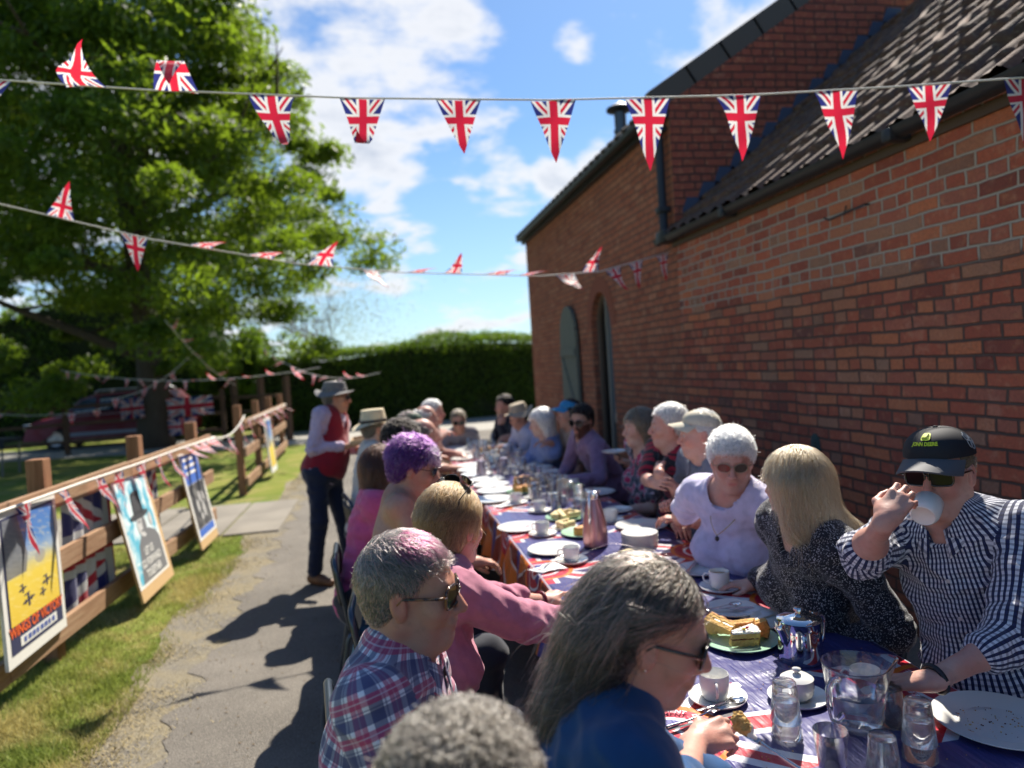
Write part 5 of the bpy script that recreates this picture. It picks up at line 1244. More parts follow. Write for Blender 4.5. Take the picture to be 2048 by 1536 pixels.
    # ---- trousers
    if legs:
        s=Sdf(); s.el(lerp(.0),(.135+belly*.3,.178*w+belly*.2,.12),A,.05)
        for sd in 'LR':
            hip,kn,an,ff=LG[sd]; s.rc(hip,kn,.090,.068,.05); s.rc(kn,an+Z*(.03),.068,.055 if stand else .050,.03)
        lo,hi=s.bounds(); b0=s.ev; 
        def evt(P):
            d=b0(P); m=np.abs(d)<.03
            if m.any(): d[m]+=vnoise(P[m]*np.array([1,1,1.6]),16,seed+9)*.005
            return d
        Vt,Ft=mesh_sdf(evt,lo,hi,.011 if not stand else .008); np_mesh('trousers',Vt,Ft,trs or DARKT,root,smooth=True)
        for sd in 'LR':
            hip,kn,an,ff=LG[sd]; s=Sdf(); s.rc(an-Z*.03-ff*.03,an+ff*.06-Z*.035,.045,.040,.03,sq=None); s.rc(an+ff*.06-Z*.04,an+ff*.16-Z*.05,.038,.032,.03); lo,hi=s.bounds(); 
            evs=lambda P,s=s: np.maximum(s.ev(P),-(P[:,2]-.004)); Vt,Ft=mesh_sdf(evs,lo,hi,.010); np_mesh('shoe',Vt,Ft,shoemat or SHOE,root,smooth=True)
    # ---- hair
    H=(Hc,Fh,Lh,Uh)
    hs=None
    if hairk:
        cs,ev,lo,hi=cap_sdf(Hc,Fh,Lh,Uh,hairk,k,cap_t)
        if strand and strand.get('extra'): strand['extra'](cs,Hc,Fh,Lh,Uh)
        if strand and strand.get('lo') is not None: lo=lo+np.array(strand['lo']); hi=hi+np.array(strand.get('hi',(0,0,0)))
        Vh,Fq=mesh_sdf(ev,lo,hi,max(.005,res)); hs=np_mesh('hair',Vh,Fq,hairm,root,smooth=True)
        r=np.random.default_rng(seed+50); 
        sets=strand['sets'] if strand and 'sets' in strand else [dict(mat=hairc,n=nstr,len=slen,r=sr,style=style)]
        nr=grad(ev,Vh)
        for st in sets:
            ok=np.ones(len(Vh),bool)
            if 'where' in st: ok=st['where'](((Vh-Hc)/k)@np.stack([Fh,Lh,Uh]).T)
            ids=np.flatnonzero(ok)
            if not len(ids): continue
            pick=r.choice(ids,st['n'],replace=True); R0=Vh[pick]+r.normal(0,.0025,(st['n'],3)); PT=strands(H,ev,R0,nr[pick],st['len'],st.get('steps',6),st['style'],seed+7,hug=st.get('hug',hug),wave=st.get('wave',0),noise=st.get('noise',.18),grav=st.get('grav',.3),lift=st.get('lift',.15),fade=hairk in('short','fringe','pixie','balding'))
            curves('strands',PT,st['r']*r.uniform(.6,1.2,st['n']),st['mat'],hs)
    if glass: glasses(root,*H,**glass,k=k)
    if hatk: hat(root,*H,k=k,**hatk)
    P=Person(); P.root=root; P.H=H; P.J=J; P.N=N; P.F=Fb; P.L=Lb; P.U=Ub; P.Pv=Pv; P.lerp=lerp; P.w=lambda f,l,u:tuple(Hc+(Fh*f+Lh*l+Uh*u)*k); P.hair=hs; P.sev=shirt_ev if shirt is not None else None
    return P
# ================================================================ clothes
def fabric(name,colfn,rough=.85,weave=900,bump=.15,sheen=.25,tr=0.0):
    def f(q):
        u,v,_=q.sep(q.uv()); c=colfn(q,u,v); n=q.noise(q.xyz(),26,4,.6); n2=q.noise(q.xyz(),weave,2)
        b=q.bsdf(q.mix(n.ss(.3,.8)*.22,c,(.02,.02,.03)),rough,normal=q.bump(n*.8+n2*.15,bump,.004),sheen=sheen,spec=.25)
    return newmat(name,f)
def plain(name,c,**k): return fabric(name,lambda q,u,v:q.mix(q.noise(q.xyz(),4,2)*.0+.0,c,c),**k)
def gingham(q,u,v,per=.0135,dark=(.02,.028,.09),lt=(.66,.67,.72)):
    a=(u/per).mod(1.0).lt(.5); b=(v/per).mod(1.0).lt(.42); c=q.mix(b*.50,lt,dark); return q.mix(a,c,q.mix(b*.6,dark,(.012,.014,.04)))
def plaid(q,u,v,per=.058):
    x=(u/per).mod(1.0); y=(v/per).mod(1.0); c=(.80,.78,.82)
    nv=(.018,.028,.13); mg=(.46,.012,.10)
    for t in (x,y):
        c=q.mix(t.lt(.34)*.72,c,nv); c=q.mix((t.gt(.50)*t.lt(.80))*.70,c,mg); c=q.mix((t.gt(.62)*t.lt(.66))*.5,c,(.7,.66,.7)); c=q.mix((t.gt(.90)*t.lt(.95))*.5,c,nv)
    return c
def specks(q,u,v):
    w=q.comb(u,v,0.0); d=q.vor(w,230,out='Distance'); e=q.vor(w,110); c=q.mix(d.lt(.30),(.014,.015,.022),(.36,.36,.38)); return q.mix(e.lt(.20)*.8,c,(.5,.5,.52))
def floral(q,u,v):
    w=q.comb(u,v,0.0); d=q.vor(w,26); n=q.noise(w,30,3,.6); c=q.mix(n.ss(.45,.6),(.06,.065,.085),(.16,.17,.2)); c=q.mix(d.lt(.42),c,(.50,.03,.11)); c=q.mix((d.gt(.42)*d.lt(.52)),c,(.62,.5,.54)); return q.mix(q.vor(w,60).lt(.2)*.8,c,(.68,.66,.68))
def hoops(q,u,v):
    t=(v/.092).mod(1.0); c=q.mix(t.lt(.38),(.30,.012,.035),(.012,.013,.02)); return q.mix((t.gt(.62)*t.lt(.72)),c,(.012,.013,.02))
def finestripe(q,u,v): 
    t=(u/.012).mod(1.0); return q.mix(t.lt(.3)*.35,(.23,.14,.24),(.36,.26,.36))
GING=fabric('gingham_cloth',gingham,bump=.35); PLAID=fabric('plaid_cloth',plaid,bump=.3); SPECK=fabric('black_speckled_cloth',specks); FLOR=fabric('pink_floral_cloth',floral); HOOP=fabric('red_black_striped_cloth',hoops); PURS=fabric('purple_striped_cloth',finestripe)
PINKD=plain('pink_denim',(.52,.19,.27),bump=.5,weave=1200); BLUE=plain('blue_jersey',(.006,.060,.175),bump=.4); LAV=plain('lavender_cotton',(.60,.56,.74),bump=.35); RED=plain('red_knit',(.25,.008,.02),bump=.6,weave=400); LILAC=plain('pale_lilac_cotton',(.48,.38,.50)); GREYP=plain('grey_pique',(.16,.18,.23)); LBLUE=plain('light_blue_cotton',(.20,.27,.50)); PBLUE=plain('pale_blue_cotton',(.42,.47,.62)); DARKC=plain('black_cotton',(.018,.02,.028)); DGREY=plain('dark_striped_cotton',(.055,.06,.075)); PINKT=plain('pink_cotton',(.62,.10,.25)); WHITEC=plain('off_white_cotton',(.55,.52,.48)); TANC=plain('tan_cotton',(.33,.25,.18)); GREYC=plain('grey_cotton',(.24,.22,.23)); NAVYT=plain('navy_denim',(.012,.018,.045),bump=.5); YEL=plain('cream_print_cotton',(.62,.50,.22)); TEAL=plain('teal_swim_cloth',(.04,.20,.28)); SALM=plain('salmon_cotton',(.50,.25,.20))
DARKT=plain('dark_trouser_cloth',(.022,.024,.034)); SHOE=newmat('brown_leather',col=(.16,.07,.03),rough=.5); BSH=newmat('dark_leather',col=(.02,.018,.016),rough=.5)
# hair colours
G1=m_hair('grey_strands',[(.05,.045,.04),(.16,.145,.13),(.36,.34,.31),(.60,.58,.54)]); G2=m_hair('long_grey_strands',[(.016,.013,.011),(.030,.024,.020),(.06,.05,.04),(.30,.26,.20),(.03,.022,.018)]); G3=m_hair('streak_strands',[(.30,.26,.20),(.62,.57,.48)])
W1=m_hair('white_strands',[(.66,.65,.63),(.85,.84,.82)]); BL=m_hair('blond_strands',[(.36,.25,.135),(.57,.42,.25),(.595,.485,.32),(.45,.32,.185)]); HB=m_hair('honey_strands',[(.16,.085,.035),(.30,.17,.07),(.55,.36,.17),(.20,.11,.05)]); BR=m_hair('brown_strands',[(.035,.015,.010),(.08,.032,.018),(.12,.05,.028)]); DK_=m_hair('dark_strands',[(.012,.010,.009),(.03,.025,.022)]); MG=m_hair('magenta_strands',[(.20,.03,.08),(.32,.04,.12),(.16,.06,.08)]); PU=m_hair('purple_strands',[(.05,.014,.10),(.11,.028,.17),(.28,.12,.33)]); SG=m_hair('salt_pepper_strands',[(.03,.025,.02),(.10,.085,.07),(.34,.31,.26),(.14,.12,.10)]); GB=m_hair('ash_brown_strands',[(.13,.10,.07),(.26,.21,.15),(.36,.31,.24)])
cG=capmat('grey_hair',(.17,.155,.14)); cD=capmat('dark_grey_hair',(.035,.028,.024)); cW=capmat('white_hair',(.62,.61,.59)); cB=capmat('blond_hair',(.33,.23,.11)); cH=capmat('honey_hair',(.20,.12,.05)); cN=capmat('brown_hair',(.055,.024,.014)); cK=capmat('black_hair',(.015,.012,.011)); cP=capmat('purple_hair',(.10,.025,.18)); cS=capmat('salt_pepper_hair',(.14,.125,.11)); cA=capmat('ash_brown_hair',(.19,.155,.11))
def D(x,y,d): return np.array(atd(x,y,d))
def T(x,y,z): return np.array(atz(x,y,z))
Z=np.array([0,0,1.]); PEOPLE=[]
def pers(*a,**k): p=person(*a,**k); PEOPLE.append((p,k)); return p
def in_front(q): return q[:,0]>.02
LR_='people on the near side of the table with their backs to the path'; RR='people seated on the wall side of the table'
# ---- left row, from the camera away
curl=lambda c,mat,n,ln,r,**k: dict(sets=[dict(mat=mat,n=n,len=ln,r=r,style=st_rand,wave=1.3,noise=.9,grav=.05,lift=.6,steps=7,**k)])
pers('person in the foreground of whom only the curly grey hair shows',D(932,1655,.79),hh=40,hb=60,pitch=12,pel=(-.02,.62),shirt=DGREY,hairk='curly',hairm=cS,cap_t=.006,strand=dict(sets=[dict(mat=SG,n=9000,len=.030,r=.0009,style=st_rand,wave=1.5,noise=.9,grav=.05,lift=.55,steps=8,hug=.002)]),seed=1,res=.006,collar=None,group=LR_)
wb=T(1392,1487,.865); fk=T(1487,1452,.90)
def xl(cs,C,F,L,U):
    w=lambda f,l,u: C+F*f+L*l+U*u
    # the mass of hair thrown back over the shoulders
    a=w(-.072,-.02,-.03); c=a-F*.035-Z*.12; cs.rc(a,c,.050,.050,.05); cs.rc(c,c-F*.055-Z*.085,.048,.034,.05); cs.rc(w(-.07,.04,-.04),c-F*.03-Z*.05+L*.05,.045,.035,.05)
PB=pers('person in blue with long dark grey hair lifting cake on a fork',D(1296,1262,1.16),hh=104,hb=92,pitch=20,roll=-3,pel=(.06,1.06),k=.93,w=.93,bust=.012,skin=SKP,res=.0036,shirt=BLUE,sleeve={'R':1.30,'L':1.3},inf=.012,wr=.0035,fem=True,hairk='tucked',hairm=cD,cap_t=.003,seed=2,group=LR_,
 strand=dict(extra=xl,lo=(-.12,-.05,-.05),sets=[dict(mat=G2,n=11500,len=.12,r=.00055,style=st_behind,wave=.26,noise=.22,grav=.3,lift=.10,steps=10,hug=.0015),dict(mat=G3,n=900,len=.15,r=.0005,style=st_behind,noise=.16,grav=.3,lift=.08,steps=9,where=lambda q:(q[:,2]>.04)|(q[:,0]<-.12),hug=.003),dict(mat=G3,n=90,len=.16,r=.00028,style=st_sweep,noise=.45,grav=.15,lift=.5,steps=10,hug=.006,wave=.25)]),
 hands={'R':dict(w=wb,fd=nz(np.array([.93,.10,.12])),pn=nz(np.array([.10,.55,-.85])),curl=[(.75,.75),(.85,.8),(.9,.85),(.95,.9)],th=.7,pole=(-.1,-.35,-1)),'L':dict(w=T(1618,1640,.79),fd=nz(np.array([-.35,.15,.12])),pn=nz(np.array([-.1,-.2,-1])),curl=[(.9,.8)]*4,th=.8,pole=(-.2,.8,-.6))},
 glass=dict(mf=GLF,ml=GLL,style='wide'),brow=(.4,.32,.28))
def pinktop(q): return (q[:,2]>.098)&(q[:,0]>-.03)&(q[:,1]<.045)
pers('person in a pink, navy and white plaid shirt with grey hair tinted magenta and sunglasses',D(822,1184,1.46),hh=104,hb=106,pitch=4,roll=0,pel=(-.13,1.42),w=1.03,belly=.03,fat=.15,skin=SKT,res=.0042,shirt=PLAID,sleeve=.62,collar=PLAID,wr=.004,hairk='short',hairm=cG,seed=3,cap_t=.005,group=LR_,
 strand=dict(sets=[dict(mat=G1,n=8500,len=.040,r=.00065,style=st_fringe,noise=.22,lift=.25,grav=.2,steps=6,hug=.002),dict(mat=MG,n=560,len=.038,r=.00065,style=st_fringe,noise=.2,lift=.3,grav=.1,steps=6,hug=.003,where=pinktop)]),
 hands={'R':dict(w=np.array([.18,1.22,.62]),fd=nz(np.array([.9,.3,0])),pn=-Z,curl=[.4]*4),'L':dict(w=np.array([.26,1.55,.64]),fd=nz(np.array([.9,-.3,0])),pn=-Z,curl=[.4]*4)},glass=dict(mf=GLT,ml=GLL,style='square'),brow=(.5,.42,.36))
pers('person in pink denim with short honey brown hair, sunglasses on the head',D(906,1052,2.12),hh=52,hb=84,pitch=8,pel=(-.09,1.93),w=.98,belly=.03,bust=.02,skin=SKP,res=.0045,shirt=PINKD,sleeve={'L':1.42,'R':1.55},collar=PINKD,cuff=True,wr=.005,inf=.016,fem=True,hairk='bob',hairm=cH,cap_t=.012,seed=4,group=LR_,
 strand=dict(lo=(0,0,.12),extra=lambda cs,C,F,L,U:[cs.p.pop() for _ in range(5)] and cs.el(C-F*.045-U*.025,(.062,.070,.075),np.stack([F,L,U]),.03),sets=[dict(mat=HB,n=8500,len=.06,r=.00075,style=st_sweep,noise=.2,lift=.1,grav=.3,steps=7,hug=.002)]),
 hands={'L':dict(w=T(1092,1203,.785),fd=nz(np.array([.80,.62,.16])),pn=nz(np.array([.1,.1,-1])),curl=[(.35,.5),(.6,.7),(.75,.8),(.85,.8)],th=.5,pole=(-.2,.7,-.9)),'R':dict(w=T(1215,1268,.79),fd=nz(np.array([.95,.28,0])),pn=-Z,curl=[.4]*4,pole=(-.1,-.75,-.9))},glass=dict(mf=GLF,ml=GLL,style='oval',top=True))
pers('person with short purple and silver hair and a teal halter top',D(828,935,2.98),hh=98,hb=92,pitch=16,pel=(-.06,2.86),w=.95,bust=.01,skin=SKT,res=.006,shirt=TEAL,halter=True,collar=GREYC,fem=True,hairk='pixie',hairm=cP,cap_t=.016,seed=5,group=LR_,glass=dict(mf=GLF,ml=GLL,style='oval'),
 strand=dict(sets=[dict(mat=PU,n=3200,len=.05,r=.0012,style=st_short,noise=.4,lift=.5,grav=.1,steps=6,hug=.003),dict(mat=W1,n=500,len=.05,r=.0012,style=st_fringe,noise=.3,lift=.4,steps=6,where=lambda q:(q[:,0]>.04)&(q[:,2]>.02),hug=.004)]))
pers('person in a pink top with long straight brown hair',D(768,938,3.68),hh=80,hb=88,pitch=10,pel=(-.18,3.62),w=.85,k=.95,skin=SKF,res=.0075,shirt=PINKT,sleeve=.5,fem=True,hairk='longer',hairm=cN,cap_t=.012,seed=6,group=LR_,strand=dict(sets=[dict(mat=BR,n=3500,len=.16,r=.0012,style=st_down,noise=.07,grav=.6,lift=.02,steps=8,hug=.002)]))
pers('person with dark curly hair and a dark top, hands over a plate',D(806,886,4.3),hh=82,hb=88,pitch=12,pel=(-.06,4.3),shirt=DGREY,sleeve=.6,res=.0085,hairk='curly',hairm=cK,cap_t=.02,seed=7,group=LR_,strand=curl(1,DK_,1800,.03,.002),hands={'R':dict(w=T(905,945,.84),fd=nz(np.array([.9,.4,.1])),pn=-Z,curl=[.4]*4,pole=(0,-.6,-1))})
pers('bald person leaning over the table beside the green cap',D(846,872,4.95),hh=80,hb=84,pitch=24,pel=(-.05,4.85),shirt=YEL,sleeve=.6,skin=SKP,res=.0085,fat=.2,hairk='balding',hairm=cG,seed=8,group=LR_,hairc=G1,nstr=500,slen=.02,sr=.0018,hands={'R':dict(w=T(925,915,.84),fd=nz(np.array([.9,.4,.1])),pn=-Z,curl=[.4]*4,pole=(0,-.6,-1))})
GRC=newmat('green_cap_cloth',col=(.035,.075,.05),rough=.8)
pers('person in a dark green cap',D(822,855,5.5),hh=78,hb=84,pitch=8,pel=(-.0,5.45),shirt=DARKC,sleeve=1.9,res=.0095,hairk='short',hairm=cG,seed=9,group=LR_,hairc=G1,nstr=400,slen=.02,sr=.002,hatk=dict(kind='cap',mat=GRC))
STRAW=newmat('straw',lambda q:q.bsdf(q.mix(q.vor(q.xyz(),160),(.62,.50,.30),(.72,.64,.46)),.85,normal=q.bump(q.vor(q.xyz(),160),.5,.004)))
pers('person in a straw hat with a dark band behind the long haired person',D(752,858,5.25),hh=74,hb=80,pitch=4,pel=(-.2,5.2),shirt=WHITEC,sleeve=1.9,res=.0095,hairk='short',hairm=cG,seed=10,group=LR_,hairc=G1,nstr=400,slen=.02,sr=.002,hatk=dict(kind='straw',mat=STRAW,band=newmat('hat_ribbon',col=(.05,.04,.035)),tilt=-6))
pers('grey haired person with bare forehead beyond the green cap',D(853,838,6.25),hh=85,hb=88,pitch=4,pel=(.18,6.2),shirt=GREYC,sleeve=.6,res=.01,skin=SKP,hairk='balding',hairm=cW,seed=11,group=LR_,hairc=W1,nstr=500,slen=.02,sr=.0025)
pers('white haired person stretching an arm across the far end of the table',D(867,825,6.9),hh=88,hb=92,pitch=4,pel=(.30,6.9),shirt=SALM,sleeve=1.9,res=.01,skin=SKP,hairk='short',hairm=cW,seed=12,group=LR_,hairc=W1,nstr=600,slen=.025,sr=.0025,hands={'R':dict(w=T(925,866,.86),fd=nz(np.array([.95,.1,0])),pn=-Z,curl=[.4]*4,pole=(0,-.3,-1),al=1.15)})
pers('person in sunglasses leaning on the far end of the table and facing the camera',D(917,842,8.0),hh=186,hb=182,pitch=14,pel=(.86,8.35),shirt=GREYC,sleeve=1.9,res=.0105,skin=SKT,hairk='short',hairm=cA,seed=13,group='people at the far end of the table',hairc=GB,nstr=600,slen=.03,sr=.0028,glass=dict(mf=GLF,ml=GLL,style='round'))
# ---- standing server
GH_=newmat('grey_felt',col=(.17,.165,.16),rough=.9)
PS=pers('person standing on the path in a grey brimmed hat and red vest carrying a tray',D(673,795,5.85),hh=90,hb=116,pitch=6,pel=(-.52,5.90),stand=True,w=1.08,belly=.03,skin=SKT,res=.006,shirt=LILAC,sleeve=1.85,collar=LILAC,k=.98,trs=NAVYT,hairk='short',hairm=cG,seed=14,hairc=G1,nstr=900,slen=.02,sr=.0018,hatk=dict(kind='sun',mat=GH_,tilt=-4),glass=dict(mf=GLF,ml=GLL,style='wide'),group='people moving round the table',
 hands={'R':dict(w=D(690,893,5.68),fd=nz(np.array([.8,-.1,.0])),pn=Z,curl=[(.4,.5)]*4,pole=(-.9,-.3,-.5)),'L':dict(w=D(716,898,6.0),fd=nz(np.array([.8,-.3,.05])),pn=Z,curl=[(.4,.5)]*4,pole=(-.5,.7,-.6))},feet={'R':(-.62,5.76,128),'L':(-.36,5.98,112)})
def vest(P,mat):
    s=Sdf(); A=np.stack([P.F,P.L,P.U]); TL=np.linalg.norm(P.N-P.Pv); i=.036
    s.el(P.lerp(.66),(.108+i,.150+i,.20*TL/.46+i),A,.05); s.el(P.lerp(.28)+P.F*.03,(.126+i,.150+i,.17+i),A,.06); s.el(P.lerp(.05),(.130+i,.165+i,.10+i),A,.06); s.rc(P.lerp(.90)-P.L*.11,P.lerp(.90)+P.L*.11,.048+i,.048+i,.05)
    b=s.ev
    def ev(Q):
        d=b(Q); q=Q-P.N; l=np.abs(q@P.L); u=q@P.U; f=q@P.F
        arm=np.minimum(l-.150,u+.20); d=np.maximum(d,arm); vv=np.maximum(l-(.06+(u+.0)*.35),-.0-f); d=np.maximum(d,-vv); rr=np.linalg.norm(q-P.F*.01,axis=1)-.075; d=np.maximum(d,-rr); d=np.maximum(d,-(u+.52)); return d+vnoise(Q,20,3)*.003
    lo,hi=s.bounds(); V_,F_=mesh_sdf(ev,lo,hi,.0075); np_mesh('vest',V_,F_,mat,P.root,smooth=True)
vest(PS,RED)
# tray held by the server
b=MB(); tc=(PS.J['R'][4][1]+PS.J['L'][4][1])/2+PS.F*.10+Z*.025; R=Matrix.Rotation(rad(-6),3,'Y')
b.box(tuple(tc),(.44,.34,.012),rot=R,bev=.005); 
root=empty('tray',tuple(tc),'wooden tray held out by the standing man in the red vest','tray'); b.build('base',newmat('tray_wood',col=(.42,.30,.18),rough=.5),root)
b=MB()
for dx,dy,sx,sy in ((.215,0,.012,.34),(-.215,0,.012,.34),(0,.165,.44,.012),(0,-.165,.44,.012)): b.box(tuple(Vector(tc)+R@Vector((dx,dy,.016))),(sx,sy,.03),rot=R,bev=.003)
b.build('rim',newmat('tray_wood'),root)
# ---- right row
PW_=pers('person with curly white hair, tinted glasses and a lavender top',D(1463,922,2.86),hh=206,hb=238,pitch=12,roll=2,pel=(1.58,2.88),w=1.08,belly=.07,bust=.045,fat=.35,skin=SKP,res=.0048,shirt=LAV,sleeve=.72,inf=.017,fem=True,neckr=.088,wr=.005,hairk='curly',hairm=cW,cap_t=.008,seed=20,group=RR,strand=dict(sets=[dict(mat=W1,n=6500,len=.032,r=.001,style=st_rand,wave=1.4,noise=.8,grav=.05,lift=.5,steps=7,hug=.002)]),
 hands={'R':dict(w=T(1352,1048,.80),fd=nz(np.array([-.10,-.75,-.15])),pn=nz(np.array([.2,-.1,-1])),curl=[(.6,.8)]*4,pole=(-.2,.8,-.8)),'L':dict(w=T(1398,1040,.84),fd=nz(np.array([-.93,.15,.05])),pn=nz(np.array([0,.1,-1])),curl=[(.35,.5)]*4,pole=(.6,-.7,-.7))},glass=dict(mf=GLS,ml=newmat('brown_lens',col=(.05,.025,.02),rough=.1,spec=.8),style='oval'),brow=(.75,.7,.68))
pers('person with shoulder length blond hair and a black speckled blouse turned away from the camera',D(1588,968,2.30),hh=336,hb=256,pitch=4,pel=(1.50,2.24),k=.90,w=.86,belly=.01,bust=.01,res=.005,shirt=SPECK,sleeve=1.85,inf=.019,neckv=.09,wr=.004,fem=True,hairk='lob',hairm=cB,cap_t=.014,seed=21,group=RR,
 strand=dict(extra=lambda cs,C,F,L,U: (cs.rc(C-F*.06-U*.06,C-U*.15+np.array([.11,-.05,0]),.055,.035,.05),cs.rc(C-U*.11+np.array([.09,-.05,0]),C-U*.165+np.array([.16,-.06,.02]),.034,.018,.04)),lo=(0,-.05,0),hi=(.1,0,0),sets=[dict(mat=BL,n=8500,len=.12,r=.0008,style=st_down,noise=.16,wave=.12,grav=.4,lift=.10,steps=9,hug=.002)]),hands={'R':dict(w=T(1508,1168,.775),fd=nz(np.array([-.8,.4,0])),pn=-Z,curl=[.3]*4,pole=(.2,.6,-.9)),'L':dict(w=np.array([1.32,2.02,.66]),fd=nz(np.array([-.8,.4,0])),pn=-Z,curl=[.3]*4,pole=(.5,-.3,-1))})
PC=pers('person in a black cap, dark glasses and navy gingham shirt drinking from a white cup',D(1880,946,1.98),hh=240,hb=244,pitch=2,roll=-3,pel=(1.70,1.68),w=1.10,belly=.05,fat=.25,skin=SKP,res=.0044,shirt=GING,sleeve={'L':1.25,'R':1.12},collar=GING,inf=.018,wr=.0055,cuff=True,hairk='short',hairm=cA,cap_t=.004,hairc=GB,nstr=1200,slen=.012,sr=.0006,seed=22,group=RR,neckv=.075,
 hands={'R':dict(w=D(1772,1040,1.74),fd=nz(D(1818,975,1.76)-D(1772,1040,1.74)),pn=nz(np.array([.62,.45,-.1])),curl=[(.45,.65),(.5,.7),(.6,.8),(.75,.8)],th=.35,sc=.9,pole=(-.8,.15,-.75)),'L':dict(w=D(1862,1362,1.66),fd=nz(np.array([-.7,.6,-.2])),pn=-Z,curl=[.4]*4,pole=(.25,-.45,-1),al=1.08)},
 glass=dict(mf=GLF,ml=GLL,style='square'))
hat(PC.root,*PC.H,kind='cap',mat=newmat('black_cap_cloth',col=(.012,.013,.018),rough=.75),brimmat=newmat('charcoal_peak_cloth',col=(.09,.09,.10),rough=.7),tilt=4)
BCAP=newmat('beige_cap_cloth',col=(.56,.50,.38),rough=.85)
pers('person in a beige cap and grey polo shirt looking down the table',D(1398,868,3.62),hh=283,hb=262,pitch=4,pel=(1.82,3.55),w=1.08,belly=.06,fat=.4,skin=SKP,res=.0062,shirt=GREYP,sleeve=.7,collar=GREYP,wr=.005,hairk='short',hairm=cW,cap_t=.006,hairc=W1,nstr=900,slen=.014,sr=.001,seed=23,group=RR,hatk=dict(kind='cap',mat=BCAP,tilt=-8),hands={'R':dict(w=T(1338,1010,.86),fd=nz(np.array([-.5,-.6,.3])),pn=nz(np.array([.3,-.2,-1])),curl=[(1.1,1.2)]*4,pole=(.1,.6,-1)),'L':dict(w=T(1365,1040,.84),fd=nz(np.array([-.75,.5,.1])),pn=-Z,curl=[.5]*4,pole=(.3,-.7,-.9))})
pers('white haired person in a red and black striped polo shirt with folded arms',D(1336,852,4.02),hh=284,hb=258,pitch=2,pel=(1.84,3.98),w=1.12,belly=.09,fat=.45,skin=SKP,res=.0065,shirt=HOOP,sleeve=.75,collar=DARKC,wr=.004,hairk='short',hairm=cW,cap_t=.012,hairc=W1,nstr=1800,slen=.03,sr=.0012,seed=24,group=RR,hands={'R':dict(w=D(1305,965,3.78),fd=nz(np.array([.1,-.85,.1])),pn=nz(np.array([.8,.1,-.3])),curl=[.4]*4,pole=(-.2,.7,-.7)),'L':dict(w=D(1318,945,3.72),fd=nz(np.array([.15,.9,.1])),pn=nz(np.array([.8,.0,-.3])),curl=[.3]*4,pole=(-.4,-.7,-.7))})
pers('person with ash brown bobbed hair and a pink floral top holding a saucer',D(1278,855,4.5),hh=268,hb=262,pitch=4,pel=(1.80,4.5),w=1.0,belly=.05,bust=.03,fat=.25,res=.0075,shirt=FLOR,sleeve=.7,fem=True,neckv=.08,hairk='bob',hairm=cA,cap_t=.012,hairc=GB,nstr=2500,slen=.08,sr=.0012,style=st_down,seed=25,group=RR,hug=.002,hands={'R':dict(w=T(1262,925,.93),fd=nz(np.array([-.8,-.1,.1])),pn=Z,curl=[.5]*4,pole=(.2,.5,-1))})
pers('bearded person with dark hair, sunglasses and a pale purple shirt leaning on the table',D(1163,842,5.4),hh=228,hb=262,pitch=8,roll=3,pel=(1.84,5.4),w=1.12,belly=.04,skin=SKT,res=.0075,shirt=PURS,sleeve=1.88,collar=PURS,hairk='short',hairm=cK,cap_t=.012,hairc=DK_,nstr=1200,slen=.025,sr=.0015,seed=26,group=RR,face_hair=(.12,.08,.07),brow=(.12,.1,.1),glass=dict(mf=GLF,ml=GLL,style='round'),hands={'L':dict(w=T(1135,962,.79),fd=nz(np.array([-.7,.6,0])),pn=-Z,curl=[.4]*4,pole=(.2,-.7,-.9))})
BLC=newmat('bright_blue_cap_cloth',col=(.03,.25,.48),rough=.7)
pers('person in a bright blue cap half hidden behind the bearded person',D(1138,828,6.05),hh=265,hb=262,pitch=4,pel=(1.86,6.05),shirt=TANC,sleeve=.6,skin=SKT,res=.0095,hairk='short',hairm=cK,seed=27,group=RR,hairc=DK_,nstr=400,slen=.02,sr=.0022,hatk=dict(kind='cap',mat=BLC,tilt=-8),hands={'R':dict(w=T(1100,885,.95),fd=nz(np.array([-.8,.2,.1])),pn=-Z,curl=[.4]*4,pole=(.2,.5,-1))})
pers('person with a pale grey bob and a bright blue top',D(1082,845,6.2),hh=272,hb=262,pitch=10,pel=(1.62,6.45),shirt=LBLUE,sleeve=1.9,fem=True,bust=.02,res=.0095,hairk='bob',hairm=cW,cap_t=.014,hairc=W1,nstr=1100,slen=.08,sr=.0022,style=st_down,seed=28,group=RR,hands={'L':dict(w=T(1050,905,.8),fd=nz(np.array([-.9,.2,0])),pn=-Z,curl=[.4]*4,pole=(.2,-.5,-1))})
pers('person in a tan brimmed hat and pale blue shirt',D(1037,832,7.1),hh=250,hb=255,pitch=14,pel=(1.6,7.15),shirt=PBLUE,sleeve=1.9,skin=SKT,res=.01,hairk='short',hairm=cA,seed=29,group=RR,hairc=GB,nstr=300,slen=.02,sr=.0025,hatk=dict(kind='sun',mat=newmat('tan_hat_cloth',col=(.40,.33,.24),rough=.9)),hands={'L':dict(w=T(1010,893,.8),fd=nz(np.array([-.9,.2,0])),pn=-Z,curl=[.4]*4,pole=(.2,-.5,-1))})
pers('dark haired person in black at the far right end with a raised hand',D(1008,812,7.9),hh=255,hb=250,pitch=4,pel=(1.55,7.95),shirt=DARKC,sleeve=1.9,skin=SKT,res=.0105,hairk='short',hairm=cK,seed=30,group=RR,hairc=DK_,nstr=400,slen=.03,sr=.0025,hands={'L':dict(w=D(1000,850,7.7),fd=nz(np.array([.1,.1,.9])),pn=nz(np.array([.5,.6,0])),curl=[.5]*4,pole=(-.2,-.4,-1))})
